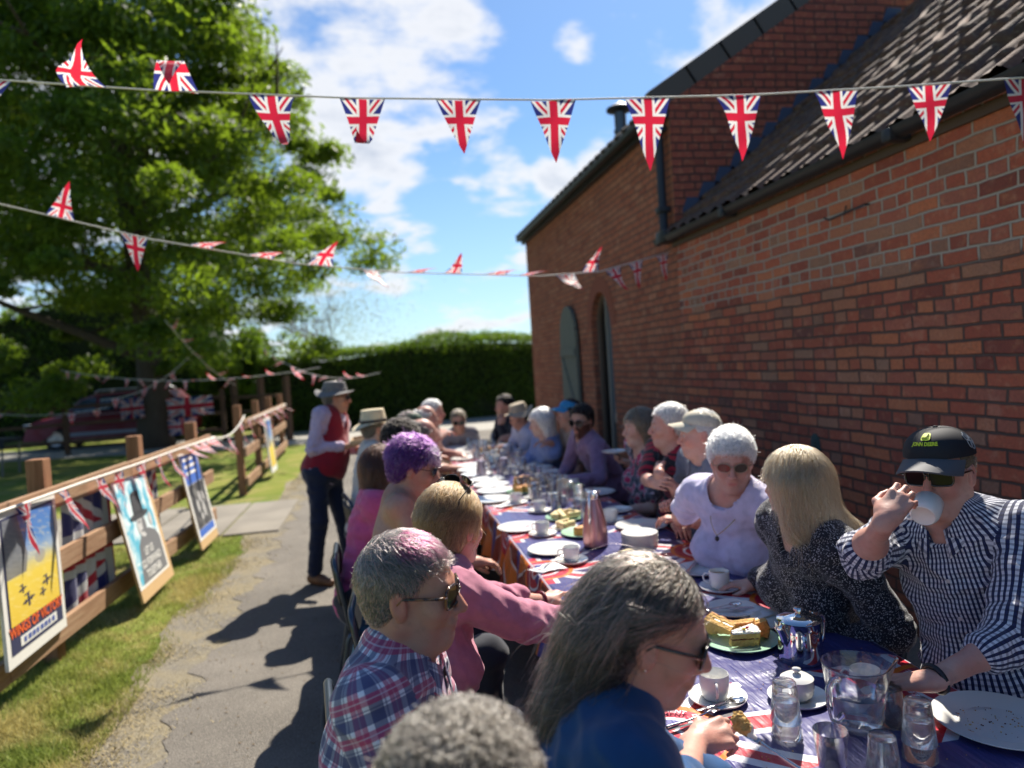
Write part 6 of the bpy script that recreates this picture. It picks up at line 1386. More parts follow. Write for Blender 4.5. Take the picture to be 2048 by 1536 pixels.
# ---- small worn things
def bangle(P,sd,t,r,mat,name,tube=.002,sq=1.0):
    E,W=P.J[sd][1],P.J[sd][2]; c=E+(W-E)*t; ax=nz(W-E); x=nz(np.cross(ax,Z)); y=np.cross(ax,x); b=MB(); b.tube([tuple(c+x*r*math.cos(a)+y*r*sq*math.sin(a)) for a in np.linspace(0,2*math.pi,20,endpoint=False)],tube,6,closed=True); return b.build(name,mat,P.root,smooth=True)
GOLD=newmat('gold',col=(.75,.52,.22),rough=.25,metal=1); SILV=newmat('silver',col=(.75,.75,.74),rough=.2,metal=1); WINE=newmat('wine_red_band',col=(.16,.008,.03),rough=.5); BLKR=newmat('black_rubber',col=(.012,.014,.02),rough=.5)
PP=PEOPLE[3][0]; bangle(PP,'L',.93,.030,WINE,'wristband',.006); bangle(PP,'R',.80,.034,SILV,'bracelet',.0018); bangle(PP,'R',.77,.034,SILV,'bracelet',.0018); bangle(PP,'R',.94,.031,SILV,'bracelet',.003)
PBl=[p for p,k in PEOPLE if k.get('shirt')==SPECK][0]; bangle(PBl,'R',.98,.028,GOLD,'wrist_watch',.006)
bangle(PC,'L',.95,.031,BLKR,'wrist_watch',.007)
# earring, necklace
b=MB(); c=PB.w(-.004,-.082,-.034); b.lathe([(.0001,.003),(.0026,.0015),(.0026,-.0015),(.0001,-.003)],10,c); b.build('earring',SILV,PB.root,smooth=True)
def necklace(P,mat,drop=.12,r=.075,pend=None):
    pts=[]
    for t in np.linspace(-1,1,21):
        th=t*2.5; z=-drop*(1-abs(t))**1.4+.01; rr=r+.03*(1-abs(t)); pts.append(tuple(P.N+P.F*(math.cos(th)*rr*1.05+.012+ (0.045 if abs(t)<.5 else 0)*(1-abs(t)*2))+P.L*math.sin(th)*rr*(.85)+P.U*z))
    b=MB(); b.tube(pts,.0018,6); b.build('necklace',mat,P.root,smooth=True)
    if pend: b=MB(); b.lathe([(.0001,.012),(.008,.006),(.009,-.004),(.0001,-.012)],12,tuple(Vector(pts[10])+Vector((0,0,-.012)))); b.build('pendant',pend,P.root,smooth=True)
necklace(PW_,GOLD,pend=newmat('dark_pendant',col=(.06,.05,.05),rough=.3,metal=.6))
# shirt buttons
def buttons(P,ts,mat,off=0.0,r=.0055):
    for t in ts:
        o=P.lerp(t)+P.L*off+P.F*.40; d=0
        for _ in range(60):
            e=float(P.sev((o-P.F*d)[None])[0]); d+=max(e*.8,.0008)
            if e<.0008: break
        c=o-P.F*(d-.002); X=P.L; Y=P.U; b=MB(); b.lathe([(.0001,.001),(r*.9,.001),(r,.0003),(r,-.003)],12,tuple(c),0,Matrix([list(x) for x in np.stack([X,Y,P.F]).T])); b.build('button',mat,P.root,smooth=True,angle=40)
BUT=newmat('pearl_button',col=(.62,.56,.55),rough=.3)
buttons(PC,(.80,.64,.47,.30),BUT,.004); buttons(PEOPLE[2][0],(.84,.66,.48),BUT); buttons(PEOPLE[3][0],(.80,.62,.45),newmat('rose_button',col=(.45,.2,.25),rough=.3))
# cap badge lettering
YG=newmat('yellow_green_thread',col=(.62,.72,.03),rough=.6)
capo=[o for o in bpy.data.objects if o.name.startswith('cap') and o.parent==PC.root][0]
C_,F_,L_,U_=PC.H; Fc,Lc,Uc=rot_axes(F_,L_,U_,4)
def capsurf(th,z):    # point on the front of the cap crown, th sideways, z height 0..1
    a=z*math.pi/2; r=math.cos(a)**.80; zz=math.sin(a)**.95; return (-.014+.1075*r*math.cos(th),.0885*r*math.sin(th),.050+.079*zz+.010*math.cos(th)*(1-z))
def on_cap(pts,lift=.0012):
    out=[]
    for x,y in pts:    # x metres sideways (reading left to right), y metres up
        f,l,u=capsurf(x/.095,min(.95,max(0,y/.105))); n=np.array([f+.014,l,(u-.05)*.8]); n/=np.linalg.norm(n); out.append(tuple(C_+Fc*(f+n[0]*lift)+Lc*(l+n[1]*lift)+Uc*(u+n[2]*lift)))
    return out
rr=[(.017*math.copysign(abs(math.cos(t))**.5,math.cos(t)),.060+.0125*math.copysign(abs(math.sin(t))**.5,math.sin(t))) for t in np.linspace(0,2*math.pi,32,endpoint=False)]
b=MB(); pts=on_cap([(0,.060)]+rr); b.add(pts,[(0,1+i,1+(i+1)%32) for i in range(32)]); b.build('badge',YG,capo)
deer=[(-.012,.055),(-.007,.058),(-.002,.0575),(.003,.0595),(.006,.064),(.0045,.068),(.007,.0665),(.008,.0695),(.0092,.066),(.012,.064),(.0095,.0625),(.0082,.058),(.011,.0535),(.0095,.0525),(.006,.0560),(.001,.0555),(-.004,.0545),(-.0085,.0515),(-.0075,.0545),(-.0115,.0535)]
b=MB(); pp=on_cap(deer,.0020); n=len(pp)
b.tube(pp,.0006,5,closed=True); b.build('badge_emblem',newmat('black_cap_cloth'),capo)
vs,fs=text_mesh('JOHN DEERE',.0135,bold=.0006); b=MB(); b.add(on_cap([(v.x,.0375+v.y) for v in vs],.0016),fs); b.build('cap_lettering',YG,capo)
# pale embroidered mark on the side of the cap
b=MB()
for k_ in range(5):
    a=k_*1.257; cx,cy=1.55+.10*math.cos(a),.34+.13*math.sin(a); pts=[capsurf(cx+.085*math.cos(t),cy+.10*math.sin(t)) for t in np.linspace(0,2*math.pi,10,endpoint=False)]
    b.tube([tuple(C_+Fc*f*1.01+Lc*l*1.015+Uc*u) for f,l,u in pts],.0011,5,closed=True)
b.build('side_embroidery',newmat('grey_thread',col=(.32,.33,.36),rough=.7),capo)
# ================================================================ table
TZ=.74; TX0,TX1=.60,1.39; TY0,TY1=.70,8.05
root0=None
for i,(y0,y1) in enumerate([(.72,2.5),(2.52,4.34),(4.36,6.18),(6.20,8.02)]):
    root=empty('trestle_table',((TX0+TX1)/2,(y0+y1)/2,0),['nearest','second','third','farthest'][i]+' trestle table under the union flag tablecloth','table','trestle tables standing end to end')
    b=MB(); b.box(((TX0+TX1)/2,(y0+y1)/2,.722),(.76,y1-y0,.028),bev=.004); b.build('tabletop',newmat('table_ply',col=(.3,.22,.14)),root)
    for y in (y0+.25,y1-.25):
        for sx in (-1,1):
            b=MB(); xc=(TX0+TX1)/2; b.tube([(xc+sx*.30,y-.02,0),(xc+sx*.27,y,.705)],.014,8); b.build('leg',newmat('grey_steel'),root)
        b=MB(); b.tube([(xc-.285,y,.35),(xc+.285,y,.35)],.011,8); b.build('stretcher',newmat('grey_steel'),root)
RP=.71; RY0=1.57
def m_tc(q):
    u,v,_=q.sep(q.uv())                      # u metres across from the table's middle, v metres along
    x,y,z=q.sep(q.xyz())
    yy=((v-(RY0-RP/2)).mod(RP))-RP/2; au=u.abs(); hw=(TX1-TX0)/2; xx=au-(hw-.01)
    blue=(.052,.052,.18); c=q.mix(q.noise(q.xyz(),1.6,3).ss(.3,.7),blue,(.045,.040,.165))
    RD=(.50,.015,.035); WH=(.66,.65,.66); OR=(.72,.17,.02)
    # flag behind each roundel
    k=.85; n=math.sqrt(1+k*k); a=.024
    d=((yy-xx*k).abs()*(1/n)).min((yy+xx*k).abs()*(1/n)); cr=xx.abs().min(yy.abs())
    f=q.mix(d.lt(a*1.9),c,WH); f=q.mix(d.lt(a*.75),f,RD); f=q.mix(cr.lt(a*2.0),f,WH); f=q.mix(cr.lt(a*1.15),f,RD)
    ins=(xx.gt(-.285))*(yy.abs().lt(.205)); r=(xx*xx+yy*yy).sqrt()
    c=q.mix(ins,c,f)
    # the valance: red-brown and orange rays
    fall=(au.gt(hw+.005)); ang=yy.atan2(xx.abs()+.02); ry=(ang*5.5).sin()
    dv=q.mix(ry.gt(.15),(.20,.028,.012),(.62,.18,.03)); dv=q.mix((ry.abs().lt(.14)),dv,(.6,.55,.5)); dv=q.mix((yy.abs().gt(.315)),dv,(.055,.05,.24)); c=q.mix(fall,c,dv)
    ring=r.lt(.150); c=q.mix(ring,c,OR); c=q.mix(r.lt(.132),c,(.42,.012,.04)); c=q.mix(r.lt(.094),c,WH); c=q.mix(r.lt(.082),c,(.50,.02,.04)); c=q.mix((r.lt(.082)*(xx+yy*.4).abs().lt(.028)),c,(.05,.045,.22)); c=q.mix(r.lt(.045),c,WH); c=q.mix(r.lt(.032),c,RD)
    c=q.mix(((au-(hw+.0)).abs().lt(.004)),c,(.5,.45,.5))
    # plastic creases
    w1=q.noise(q.xyz(scale=(5,1.1,1),rot=(0,0,.45)),2.6,4,.55,.6); w2=q.noise(q.xyz(scale=(9,1.2,1),rot=(0,0,.15)),4,3,.5,.3); w3=q.noise(q.xyz(scale=(1.5,6,1),rot=(0,0,.3)),1.6,3,.5,.3)
    q.bsdf(c,.30,normal=q.bump(w1*.8+w2*.7+w3*.5,.9,.012),spec=.5,coat=.15)
TCM=newmat('printed_plastic_cloth',m_tc)
def cloth_mesh():
    hw=(TX1-TX0)/2; xc=(TX0+TX1)/2; prof=[]
    us=np.concatenate([-(hw+.24)+np.linspace(0,.225,9),np.linspace(-hw,hw,34),(hw+.015)+np.linspace(0,.225,9)])
    Yn=np.arange(TY0,TY1+.001,.018); U,Y=np.meshgrid(us,Yn); au=np.abs(U); over=np.clip(au-hw,0,None); sg=np.sign(U)
    X=xc+sg*np.minimum(au,hw); Z_=np.full_like(U,TZ+.003)
    pl=(.5+.5*np.sin(Y*17+1.3*np.sin(Y*3)+sg))*.6+.4*np.sin(Y*41+sg*2)*.5
    X=X+sg*(over>0)*(.008+over*(.10+.28*pl)); Z_=Z_-over*.98+ (over>0)*.0
    P=np.stack([U*1.0,Y,U*0],-1).reshape(-1,3)
    wr_=(vnoise(P*np.array([2.2,.55,1]),6,3)*.0028+vnoise(P*np.array([1.0,1.0,1]),17,4)*.0010).reshape(U.shape); Z_=Z_+wr_*(over==0)+.0025
    Z_+=(over>0)*(over<.03)*0
    X=X+sg*0; vs=np.stack([X,Y,Z_],-1).reshape(-1,3); m,n=U.shape; i=np.arange((m-1)*(n-1)); a=(i//(n-1))*n+i%(n-1); fs=np.stack([a,a+1,a+n+1,a+n],1)
    uvv=np.stack([U,Y],-1).reshape(-1,2); return vs,fs,uvv[fs.ravel()]
vs,fs,uvv=cloth_mesh(); tc=np_mesh('tablecloth',vs,fs,TCM,None,smooth=True,uv=uvv); tag(tc,'purple blue plastic tablecloth printed with union flags and orange ringed roundels','tablecloth')
# ring lettering on the nearest two roundels
for (cx,sg,y) in ((TX0+.01,1,RY0),(TX1-.01,-1,RY0)):
    b=MB(); txt='MOMENT OF  CELEBRATION  '; 
    for i,ch in enumerate(txt):
        if ch==' ': continue
        a=math.pi*.5-(i+.5)*(math.pi/len(txt)) if sg>0 else math.pi*.5+(len(txt)-i-.5)*(math.pi/len(txt)); v,f=text_mesh(ch,.021,bold=.0006,res=1)
        R=Matrix.Rotation(a-math.pi/2,3,'Z'); c=Vector((cx+math.cos(a)*.112,y+math.sin(a)*.112,TZ+.0105)); b.add([c+R@w_ for w_ in v],f)
    b.build('ring_lettering',newmat('white_print',col=(.68,.66,.66)),tc)
# ================================================================ crockery
TOP=TZ+.0055
CH=newmat('white_china',lambda q:q.bsdf((.74,.73,.69),.16,spec=.55,coat=.3)); GCH=newmat('green_china',lambda q:q.bsdf((.36,.58,.42),.18,spec=.5,coat=.3)); TEA=newmat('milky_tea',col=(.42,.27,.15),rough=.1)
def m_glass(q):
    b=q.bsdf((.985,.99,.99),.0,trans=1,ior=1.46); t=q.node('ShaderNodeBsdfTransparent'); m=q.node('ShaderNodeMixShader'); m.inputs[0].default_value=.12; q.l.new(b.outputs[0],m.inputs[1]); q.l.new(t.outputs[0],m.inputs[2]); q.l.new(m.outputs[0],q.n['Material Output'].inputs[0])
GL=newmat('clear_glass',m_glass)
def m_thin(q):
    lw=q.node('ShaderNodeLayerWeight'); lw.inputs[0].default_value=.42; t=q.node('ShaderNodeBsdfTransparent'); t.inputs[0].default_value=(.93,.94,.95,1); g=q.node('ShaderNodeBsdfGlossy'); g.inputs['Roughness'].default_value=.04; m=q.node('ShaderNodeMixShader'); q.l.new(lw.outputs['Facing'],m.inputs[0]); q.l.new(t.outputs[0],m.inputs[1]); q.l.new(g.outputs[0],m.inputs[2]); q.l.new(m.outputs[0],q.n['Material Output'].inputs[0])
TG=newmat('thin_clear_glass',m_thin)
STL=newmat('polished_steel',lambda q:q.bsdf((.72,.72,.72),.055,metal=1)); STC=newmat('cutlery_steel',lambda q:q.bsdf((.66,.66,.65),.14,metal=1)); SPONGE=newmat('sponge_cake',lambda q:q.bsdf(q.mix(q.noise(q.xyz(),160,4,.8).ss(.3,.75),(.62,.36,.10),(.78,.55,.22)),.9,normal=q.bump(q.noise(q.xyz(),220,4,.8),1,.004))); CRUST=newmat('cake_crust',lambda q:q.bsdf(q.mix(q.noise(q.xyz(),60,3),(.50,.19,.04),(.68,.32,.08)),.6)); CREAM=newmat('white_icing',lambda q:q.bsdf((.80,.77,.68),.4,normal=q.bump(q.noise(q.xyz(),60,3),.5,.003),sss=.1)); JAM=newmat('berry_jam',col=(.14,.03,.02),rough=.2); BREAD=newmat('bread_crumb',lambda q:q.bsdf(q.mix(q.noise(q.xyz(),150,3),(.74,.56,.26),(.82,.70,.42)),.9,normal=q.bump(q.noise(q.xyz(),200,3),.7,.003))); FILL=newmat('ham_filling',col=(.45,.18,.15),rough=.6)
def L_(b,prof,n=40,**k): return b.lathe(prof,n,**k)
def mk_plate(R,h,mat,name='plate',grp=None,well=.62):
    root=proto(name,None,'plate',grp); b=MB(); t=.0045
    L_(b,[(.0001,.004),(R*well*.9,.004),(R*well,.0055),(R*.93,h-.001),(R,h+.0008),(R*1.003,h-.001),(R*.94,h-.006),(R*well*1.0,.0),(R*well*.92,.0),(R*well*.90,.002),(.0001,.002)],56); b.build('dish',mat,root,smooth=True,angle=60); return root
def mk_cup(mat,r=.0375,h=.064,tea=False):
    root=proto('cup',None,'cup'); b=MB(); L_(b,[(.0001,.003),(.026,.003),(.028,.0),(.031,.0015),(r*.97,.014),(r,.030),(r,h-.001),(r-.0010,h+.0004),(r-.0028,h-.001),(r-.0032,.020),(r-.009,.007),(.0001,.005)],40); b.build('bowl',mat,root,smooth=True,angle=60)
    b=MB(); b.tube([(r-.002,0,h*.80),(r+.014,0,h*.84),(r+.023,0,h*.66),(r+.020,0,h*.42),(r+.008,0,h*.27),(r-.002,0,h*.26)],[.0042,.0038,.0036,.0036,.0038,.0042],8); b.build('handle',mat,root,smooth=True)
    if tea: b=MB(); L_(b,[(.0001,h*.80),(r-.0032,h*.80)],32); b.build('tea',TEA,root)
    return root
def mk_tumbler(mat,inv=True,n=32,h=.092,r0=.026,r1=.0355,wat=False):
    root=proto('tumbler',None,'glass'); b=MB(); p=[(.0001,.0),(r0*.9,.0),(r0,.003),(r1,h-.001),(r1-.0009,h),(r1-.0022,h-.001),(r0-.003,.011),(r0*.8,.008),(.0001,.0075)]
    if inv: p=[(r,h-z) for r,z in p][::-1]
    L_(b,p,n); b.build('glass_wall',mat,root,smooth=True,angle=50); return root
def park(o): o.location=(0,0,0); return o
_used={}
def place(p,cache,x,y,z,rz,label,grp=None,sc=None,tilt=None):
    if not _used.get(p.name): o=p; _used[p.name]=True; 
    else: o=copy_tree(p,cache)
    o.location=(x,y,z); o.rotation_euler=(tilt[0] if tilt else 0,tilt[1] if tilt else 0,rz)
    if sc: o.scale=(sc,)*3
    o['label']=label
    if grp: o['group']=grp
    return o
def P_(fn,*a,**k): r=fn(*a,**k); return r,cache_of(r)
dinner=P_(mk_plate,.128,.017,CH); side=P_(mk_plate,.088,.013,CH); saucer=P_(mk_plate,.074,.014,CH,'saucer',None,.5); gplate=P_(mk_plate,.118,.015,GCH); cup=P_(mk_cup,CH); cupt=P_(mk_cup,CH,tea=True); tumi=P_(mk_tumbler,GL,True); tumu=P_(mk_tumbler,GL,False); tfi=P_(mk_tumbler,TG,True,16); tfu=P_(mk_tumbler,TG,False,16)
for o in (saucer[0],): o['category']='saucer'
def at(x,y,z=TOP): v=atz(x,y,z); return v.x,v.y
def put(p,px,py,rz,label,grp=None,dz=0.,sc=None,xy=None):
    x,y=xy if xy else at(px,py,TOP+dz); return place(p[0],p[1],x,y,TOP+dz,rz,label,grp,sc)
# cutlery
def mk_knife():
    root=proto('knife',None,'cutlery'); b=MB(); b.add([(x,y,z) for z in(0,.0022) for x,y in [(-.10,-.005),(-.01,-.0045),(.0,-.008),(.085,-.009),(.105,-.001),(.10,.006),(.0,.006),(-.01,.0045),(-.10,.007)]],[tuple(range(8,-1,-1)),tuple(range(9,18))]+[(i,(i+1)%9,9+(i+1)%9,9+i) for i in range(9)]); b.build('blade',STC,root); return root
def bowlpts(b,L0,n=10):
    vs=[];
    for j in range(7):
        for i in range(n+1):
            v=j/6*2-1; u=i/n; w=.0175*math.sin(math.pi*min(1,u*.94+.06))**.6; vs.append((L0+u*.048,v*w,.006-.007*(1-v*v)*math.sin(math.pi*u)))
    b.add(vs,[(j*(n+1)+i,j*(n+1)+i+1,(j+1)*(n+1)+i+1,(j+1)*(n+1)+i) for j in range(6) for i in range(n)])
def mk_spoon(s=1.0):
    root=proto('teaspoon',None,'cutlery'); b=MB(); b.box((-.030,0,.0075),(.085,.0048,.0016),bev=.0007); b.box((-.076,0,.0080),(.03,.0095,.0016),bev=.0007); bowlpts(b,.010); o=b.build('spoon_body',STC,root,smooth=True,angle=50); m=o.modifiers.new('s','SOLIDIFY'); m.thickness=.0012; return root
def mk_fork():
    root=proto('fork',None,'cutlery'); b=MB(); b.tube([(-.115,0,.004),(-.05,0,.003),(.0,0,.006),(.02,0,.009)],[.0045,.003,.0024,.003],8); b.box((.030,0,.0085),(.024,.019,.002),bev=.0008)
    for k in range(4): b.tube([(.040,-.0075+.005*k,.0085),(.062,-.0075+.005*k,.007),(.078,-.0075+.005*k,.0095)],[.0012,.0012,.0006],6)
    b.build('fork_body',STC,root,smooth=True,angle=50); return root
knife=P_(mk_knife); spoon=P_(mk_spoon); fork=P_(mk_fork)
r=np.random.default_rng(77); b=MB()
for _ in range(420):
    s_=float(r.uniform(.0006,.0022)); b.box((float(r.uniform(.66,1.34)),float(r.uniform(1.2,3.6)),TOP+.0012),(s_*1.5,s_,s_),mi=int(r.integers(0,2)),rot=Matrix.Rotation(float(r.uniform(0,3)),3,'Z'))
o=b.build('crumbs',[CRUST,SPONGE]); tag(o,'cake crumbs sprinkled over the near end of the tablecloth','crumbs',kind='stuff')
# ---- the near setting
x,y=at(1998,1452); pl=place(dinner[0],dinner[1],x,y,TOP,0,'large white plate with cake crumbs at the near right corner of the table',None,1.06)
b=MB(); r=random.Random(2)
for k in range(80):
    a=r.uniform(0,6.28); q_=.085*math.sqrt(r.random()); s_=r.uniform(.0008,.0026); b.box((x+q_*math.cos(a),y+q_*math.sin(a),TOP+.0055),(s_*1.4,s_,s_*.8),mi=k%3,rot=Matrix.Rotation(a,3,'Z'))
o=b.build('crumbs',[CRUST,SPONGE,JAM]); tag(o,'scattered cake crumbs lying on the large white plate at the near right','crumbs',kind='stuff')
put(tumi,1574,1470,0,'lower upside down tumbler of the left stack beside the glass jug'); X,Y=at(1574,1470); put(tumi,0,0,0,'upper upside down tumbler of the left stack beside the glass jug',dz=.036,xy=(X,Y))
X,Y=at(1840,1516); put(tumi,0,0,0,'lower upside down tumbler of the stack touching the large crumb strewn plate',xy=(X,Y)); put(tumi,0,0,0,'upper upside down tumbler of the stack touching the large crumb strewn plate',dz=.036,xy=(X,Y))
put(tumi,1768,1556,0,'single upside down tumbler between the jug and the stack by the large plate'); put(tumu,1665,1545,0,'upright empty tumbler right in front of the glass jug'); put(tumi,1782,1446,0,'upside down tumbler seen through the spout side of the glass jug')
# jug
jx,jy=at(1716,1452); root=empty('jug',(jx,jy,TOP),'clear glass jug half full of water standing before the steel pot','jug'); jr=.071
b=MB(); n=48; prof=[(.0001,.0),(.048,.0),(.053,.004),(.060,.05),(.069,.11),(.073,.145),(.0745,.150),(.0725,.151),(.0705,.146),(.0665,.11),(.0575,.052),(.050,.012),(.0001,.009)]
vs=[]
for r_,z_ in prof:
    for k in range(n):
        t=2*math.pi*k/n; e=max(0,(z_-.10)/.05)*max(0,math.cos(t+.15))**14*.028 if r_>.01 else 0; vs.append((jx+(r_+e)*math.cos(t),jy+(r_+e)*math.sin(t),TOP+z_+(e*.25)))
b.add(vs,[(i*n+k,i*n+(k+1)%n,(i+1)*n+(k+1)%n,(i+1)*n+k) for i in range(len(prof)-1) for k in range(n)]); b.build('glass_wall',GL,root,smooth=True,angle=60)
b=MB(); b.lathe([(.0001,.0095),(.0495,.0125),(.0572,.052),(.0625,.083),(.0001,.083)],40,(jx,jy,TOP)); b.build('water',newmat('water',lambda q:q.bsdf((.97,.99,.99),0,trans=1,ior=1.33)),root,smooth=True,angle=40)
hd=nz(np.array([-.80,-.35,0])); b=MB(); b.tube([tuple(np.array([jx,jy,TOP])+hd*r_+Z*z_) for r_,z_ in [(.068,.132),(.092,.137),(.108,.122),(.108,.085),(.098,.050),(.080,.040),(.060,.047)]],[.008,.008,.008,.0075,.007,.007,.008],12); b.build('handle',GL,root,smooth=True)
# steel pot
tx,ty=at(1602,1318); root=empty('coffee_pot',(tx,ty,TOP),'polished steel coffee pot with hinged lid beside the green cake plate','pot')
b=MB(); b.lathe([(.0001,.0),(.060,.0),(.0625,.004),(.0615,.03),(.0585,.085),(.0565,.112),(.059,.116)],64,(tx,ty,TOP)); b.build('body',STL,root,smooth=True,angle=50)
b=MB(); b.lathe([(.0605,.115),(.0625,.118),(.060,.122),(.040,.129),(.014,.133),(.010,.136),(.0001,.136)],64,(tx,ty,TOP)); ld=b.build('lid',STL,root,smooth=True,angle=50)
b=MB(); b.lathe([(.009,.134),(.008,.141),(.0145,.143),(.0155,.149),(.013,.153),(.0001,.154)],32,(tx,ty,TOP)); b.build('lid_knob',STL,ld,smooth=True,angle=40)
sd_=nz(np.array([-.95,-.25,0])); sp=np.cross(Z,sd_); c0=np.array([tx,ty,TOP]); b=MB(); ring=[]
for r_,z_,wd in [(.058,.050,.020),(.070,.070,.018),(.082,.098,.015),(.090,.112,.013)]: ring.append([tuple(c0+sd_*(r_-.012)+Z*(z_+.012)+sp*wd),tuple(c0+sd_*r_+Z*z_+sp*wd*.4),tuple(c0+sd_*r_+Z*z_-sp*wd*.4),tuple(c0+sd_*(r_-.012)+Z*(z_+.012)-sp*wd)])
vs=[p for q_ in ring for p in q_]; b.add(vs,[(i*4+k,i*4+k+1,i*4+5+k,i*4+4+k) for i in range(3) for k in range(3)]); o=b.build('spout',STL,root,smooth=True); m=o.modifiers.new('s','SOLIDIFY'); m.thickness=.0012
b=MB(); b.tube([tuple(c0-sd_*r_+Z*z_) for r_,z_ in [(.057,.110),(.088,.112),(.099,.098),(.094,.055),(.086,.032),(.060,.034)]],[.0055]*6,10); b.box(tuple(c0-sd_*.060+Z*.122),(.02,.018,.012),bev=.003); b.build('handle',STL,root,smooth=True,angle=50)
# sugar bowl
sx,sy=at(1596,1400); put(saucer,0,0,0,'saucer under the lidded sugar bowl behind the stacked tumblers',xy=(sx,sy)); root=empty('sugar_bowl',(sx,sy,TOP+.005),'white china sugar bowl with knobbed lid behind the stacked tumblers','bowl')
b=MB(); b.lathe([(.0001,.0),(.026,.0),(.038,.014),(.041,.034),(.038,.05),(.0001,.05)],40,(sx,sy,TOP+.005)); b.build('bowl',CH,root,smooth=True,angle=60); b=MB(); b.lathe([(.040,.050),(.0405,.053),(.030,.060),(.010,.065),(.0001,.065)],40,(sx,sy,TOP+.005)); l_=b.build('lid',CH,root,smooth=True,angle=50); b=MB(); b.lathe([(.0055,.064),(.0055,.069),(.0105,.072),(.0105,.077),(.0001,.080)],24,(sx,sy,TOP+.005)); b.build('lid_knob',CH,l_,smooth=True)
put(cup,1732,1388,2.2,'empty white cup standing behind the glass jug')
# cup, saucer, spoon by the hand
X,Y=at(1436,1400); put(saucer,0,0,0,'saucer with a teaspoon nearest to the cake fork',xy=(X,Y),sc=1.0); put(cup,0,0,-1.9,'white cup on the saucer with a teaspoon, nearest to the cake fork',xy=(X-.004,Y+.008),dz=.0045); o=place(spoon[0],spoon[1],X-.002,Y-.052,TOP+.013,.22,'teaspoon lying across the nearest saucer')
o=place(knife[0],knife[1],*at(1402,1448),TOP+.004,.12,'table knife lying in front of the nearest saucer'); o=place(fork[0],fork[1],*at(1410,1437),TOP+.006,.25,'fork lying beside the knife in front of the nearest saucer')
# raised fork with cake
a=np.array(T(1488,1468,.895)); c=np.array(T(1640,1562,.845)); dd=nz(a-c); root=empty('fork',tuple(a),'raised fork with a piece of cake held by the person in blue','fork')
b=MB(); R_=np.stack([dd,nz(np.cross(Z,dd)),nz(np.cross(dd,np.cross(Z,dd)))]); w=lambda u,v,h: tuple(a+R_[0]*(u-.02)+R_[1]*v+R_[2]*h)
b.tube([w(-.155,0,.002),(w(-.08,0,0)),w(-.03,0,.003),w(-.01,0,.004)],[.0048,.0032,.0026,.0034],8); b.tube([w(-.012,-.006,.004),w(-.012,.006,.004)],.003,6)
for k in range(4): b.tube([w(-.010,-.0078+.0052*k,.004),w(.015,-.0078+.0052*k,.002),w(.036,-.0078+.0052*k,.004)],[.0016,.0014,.0007],6)
b.build('fork_body',STC,root,smooth=True,angle=50)
s=Sdf(); p0=np.array(w(.028,0,.014)); s.el(p0,(.019,.015,.015),R_,.01); s.el(p0+Z*.012+R_[0]*.006,(.013,.012,.010),R_,.01)
ev=lambda P,s=s: s.ev(P)+vnoise(P,420,3)*.0022+vnoise(P,160,5)*.0022
lo,hi=s.bounds(); V_,F_=mesh_sdf(ev,lo,hi,.0012); ck=np_mesh('cake_piece',V_,F_,SPONGE); tag(ck,'crumbly piece of sponge cake with icing on the raised fork','cake')
s=Sdf(); s.el(p0+R_[1]*-.008-R_[0]*.010+Z*-.003,(.010,.010,.012),R_,.01); s.el(p0-R_[0]*.018-Z*.008,(.013,.006,.005),R_,.01); lo,hi=s.bounds(); V_,F_=mesh_sdf(s.ev,lo,hi,.0012); np_mesh('icing',V_,F_,CREAM,ck,smooth=True)
# side plates in the middle distance of the near end
X,Y=at(1465,1222); put(side,0,0,0,'white side plate with a knife across it before the speckled blouse',xy=(X,Y)); place(knife[0],knife[1],X-.02,Y-.01,TOP+.014,-.25,'knife laid across the side plate before the speckled blouse'); put(spoon,1455,1214,.2,'teaspoon laid on the side plate before the speckled blouse',dz=.014)
X,Y=at(1560,1245); put(side,0,0,0,'white side plate with crumbs half hidden behind the steel pot',xy=(X,Y),sc=1.05)
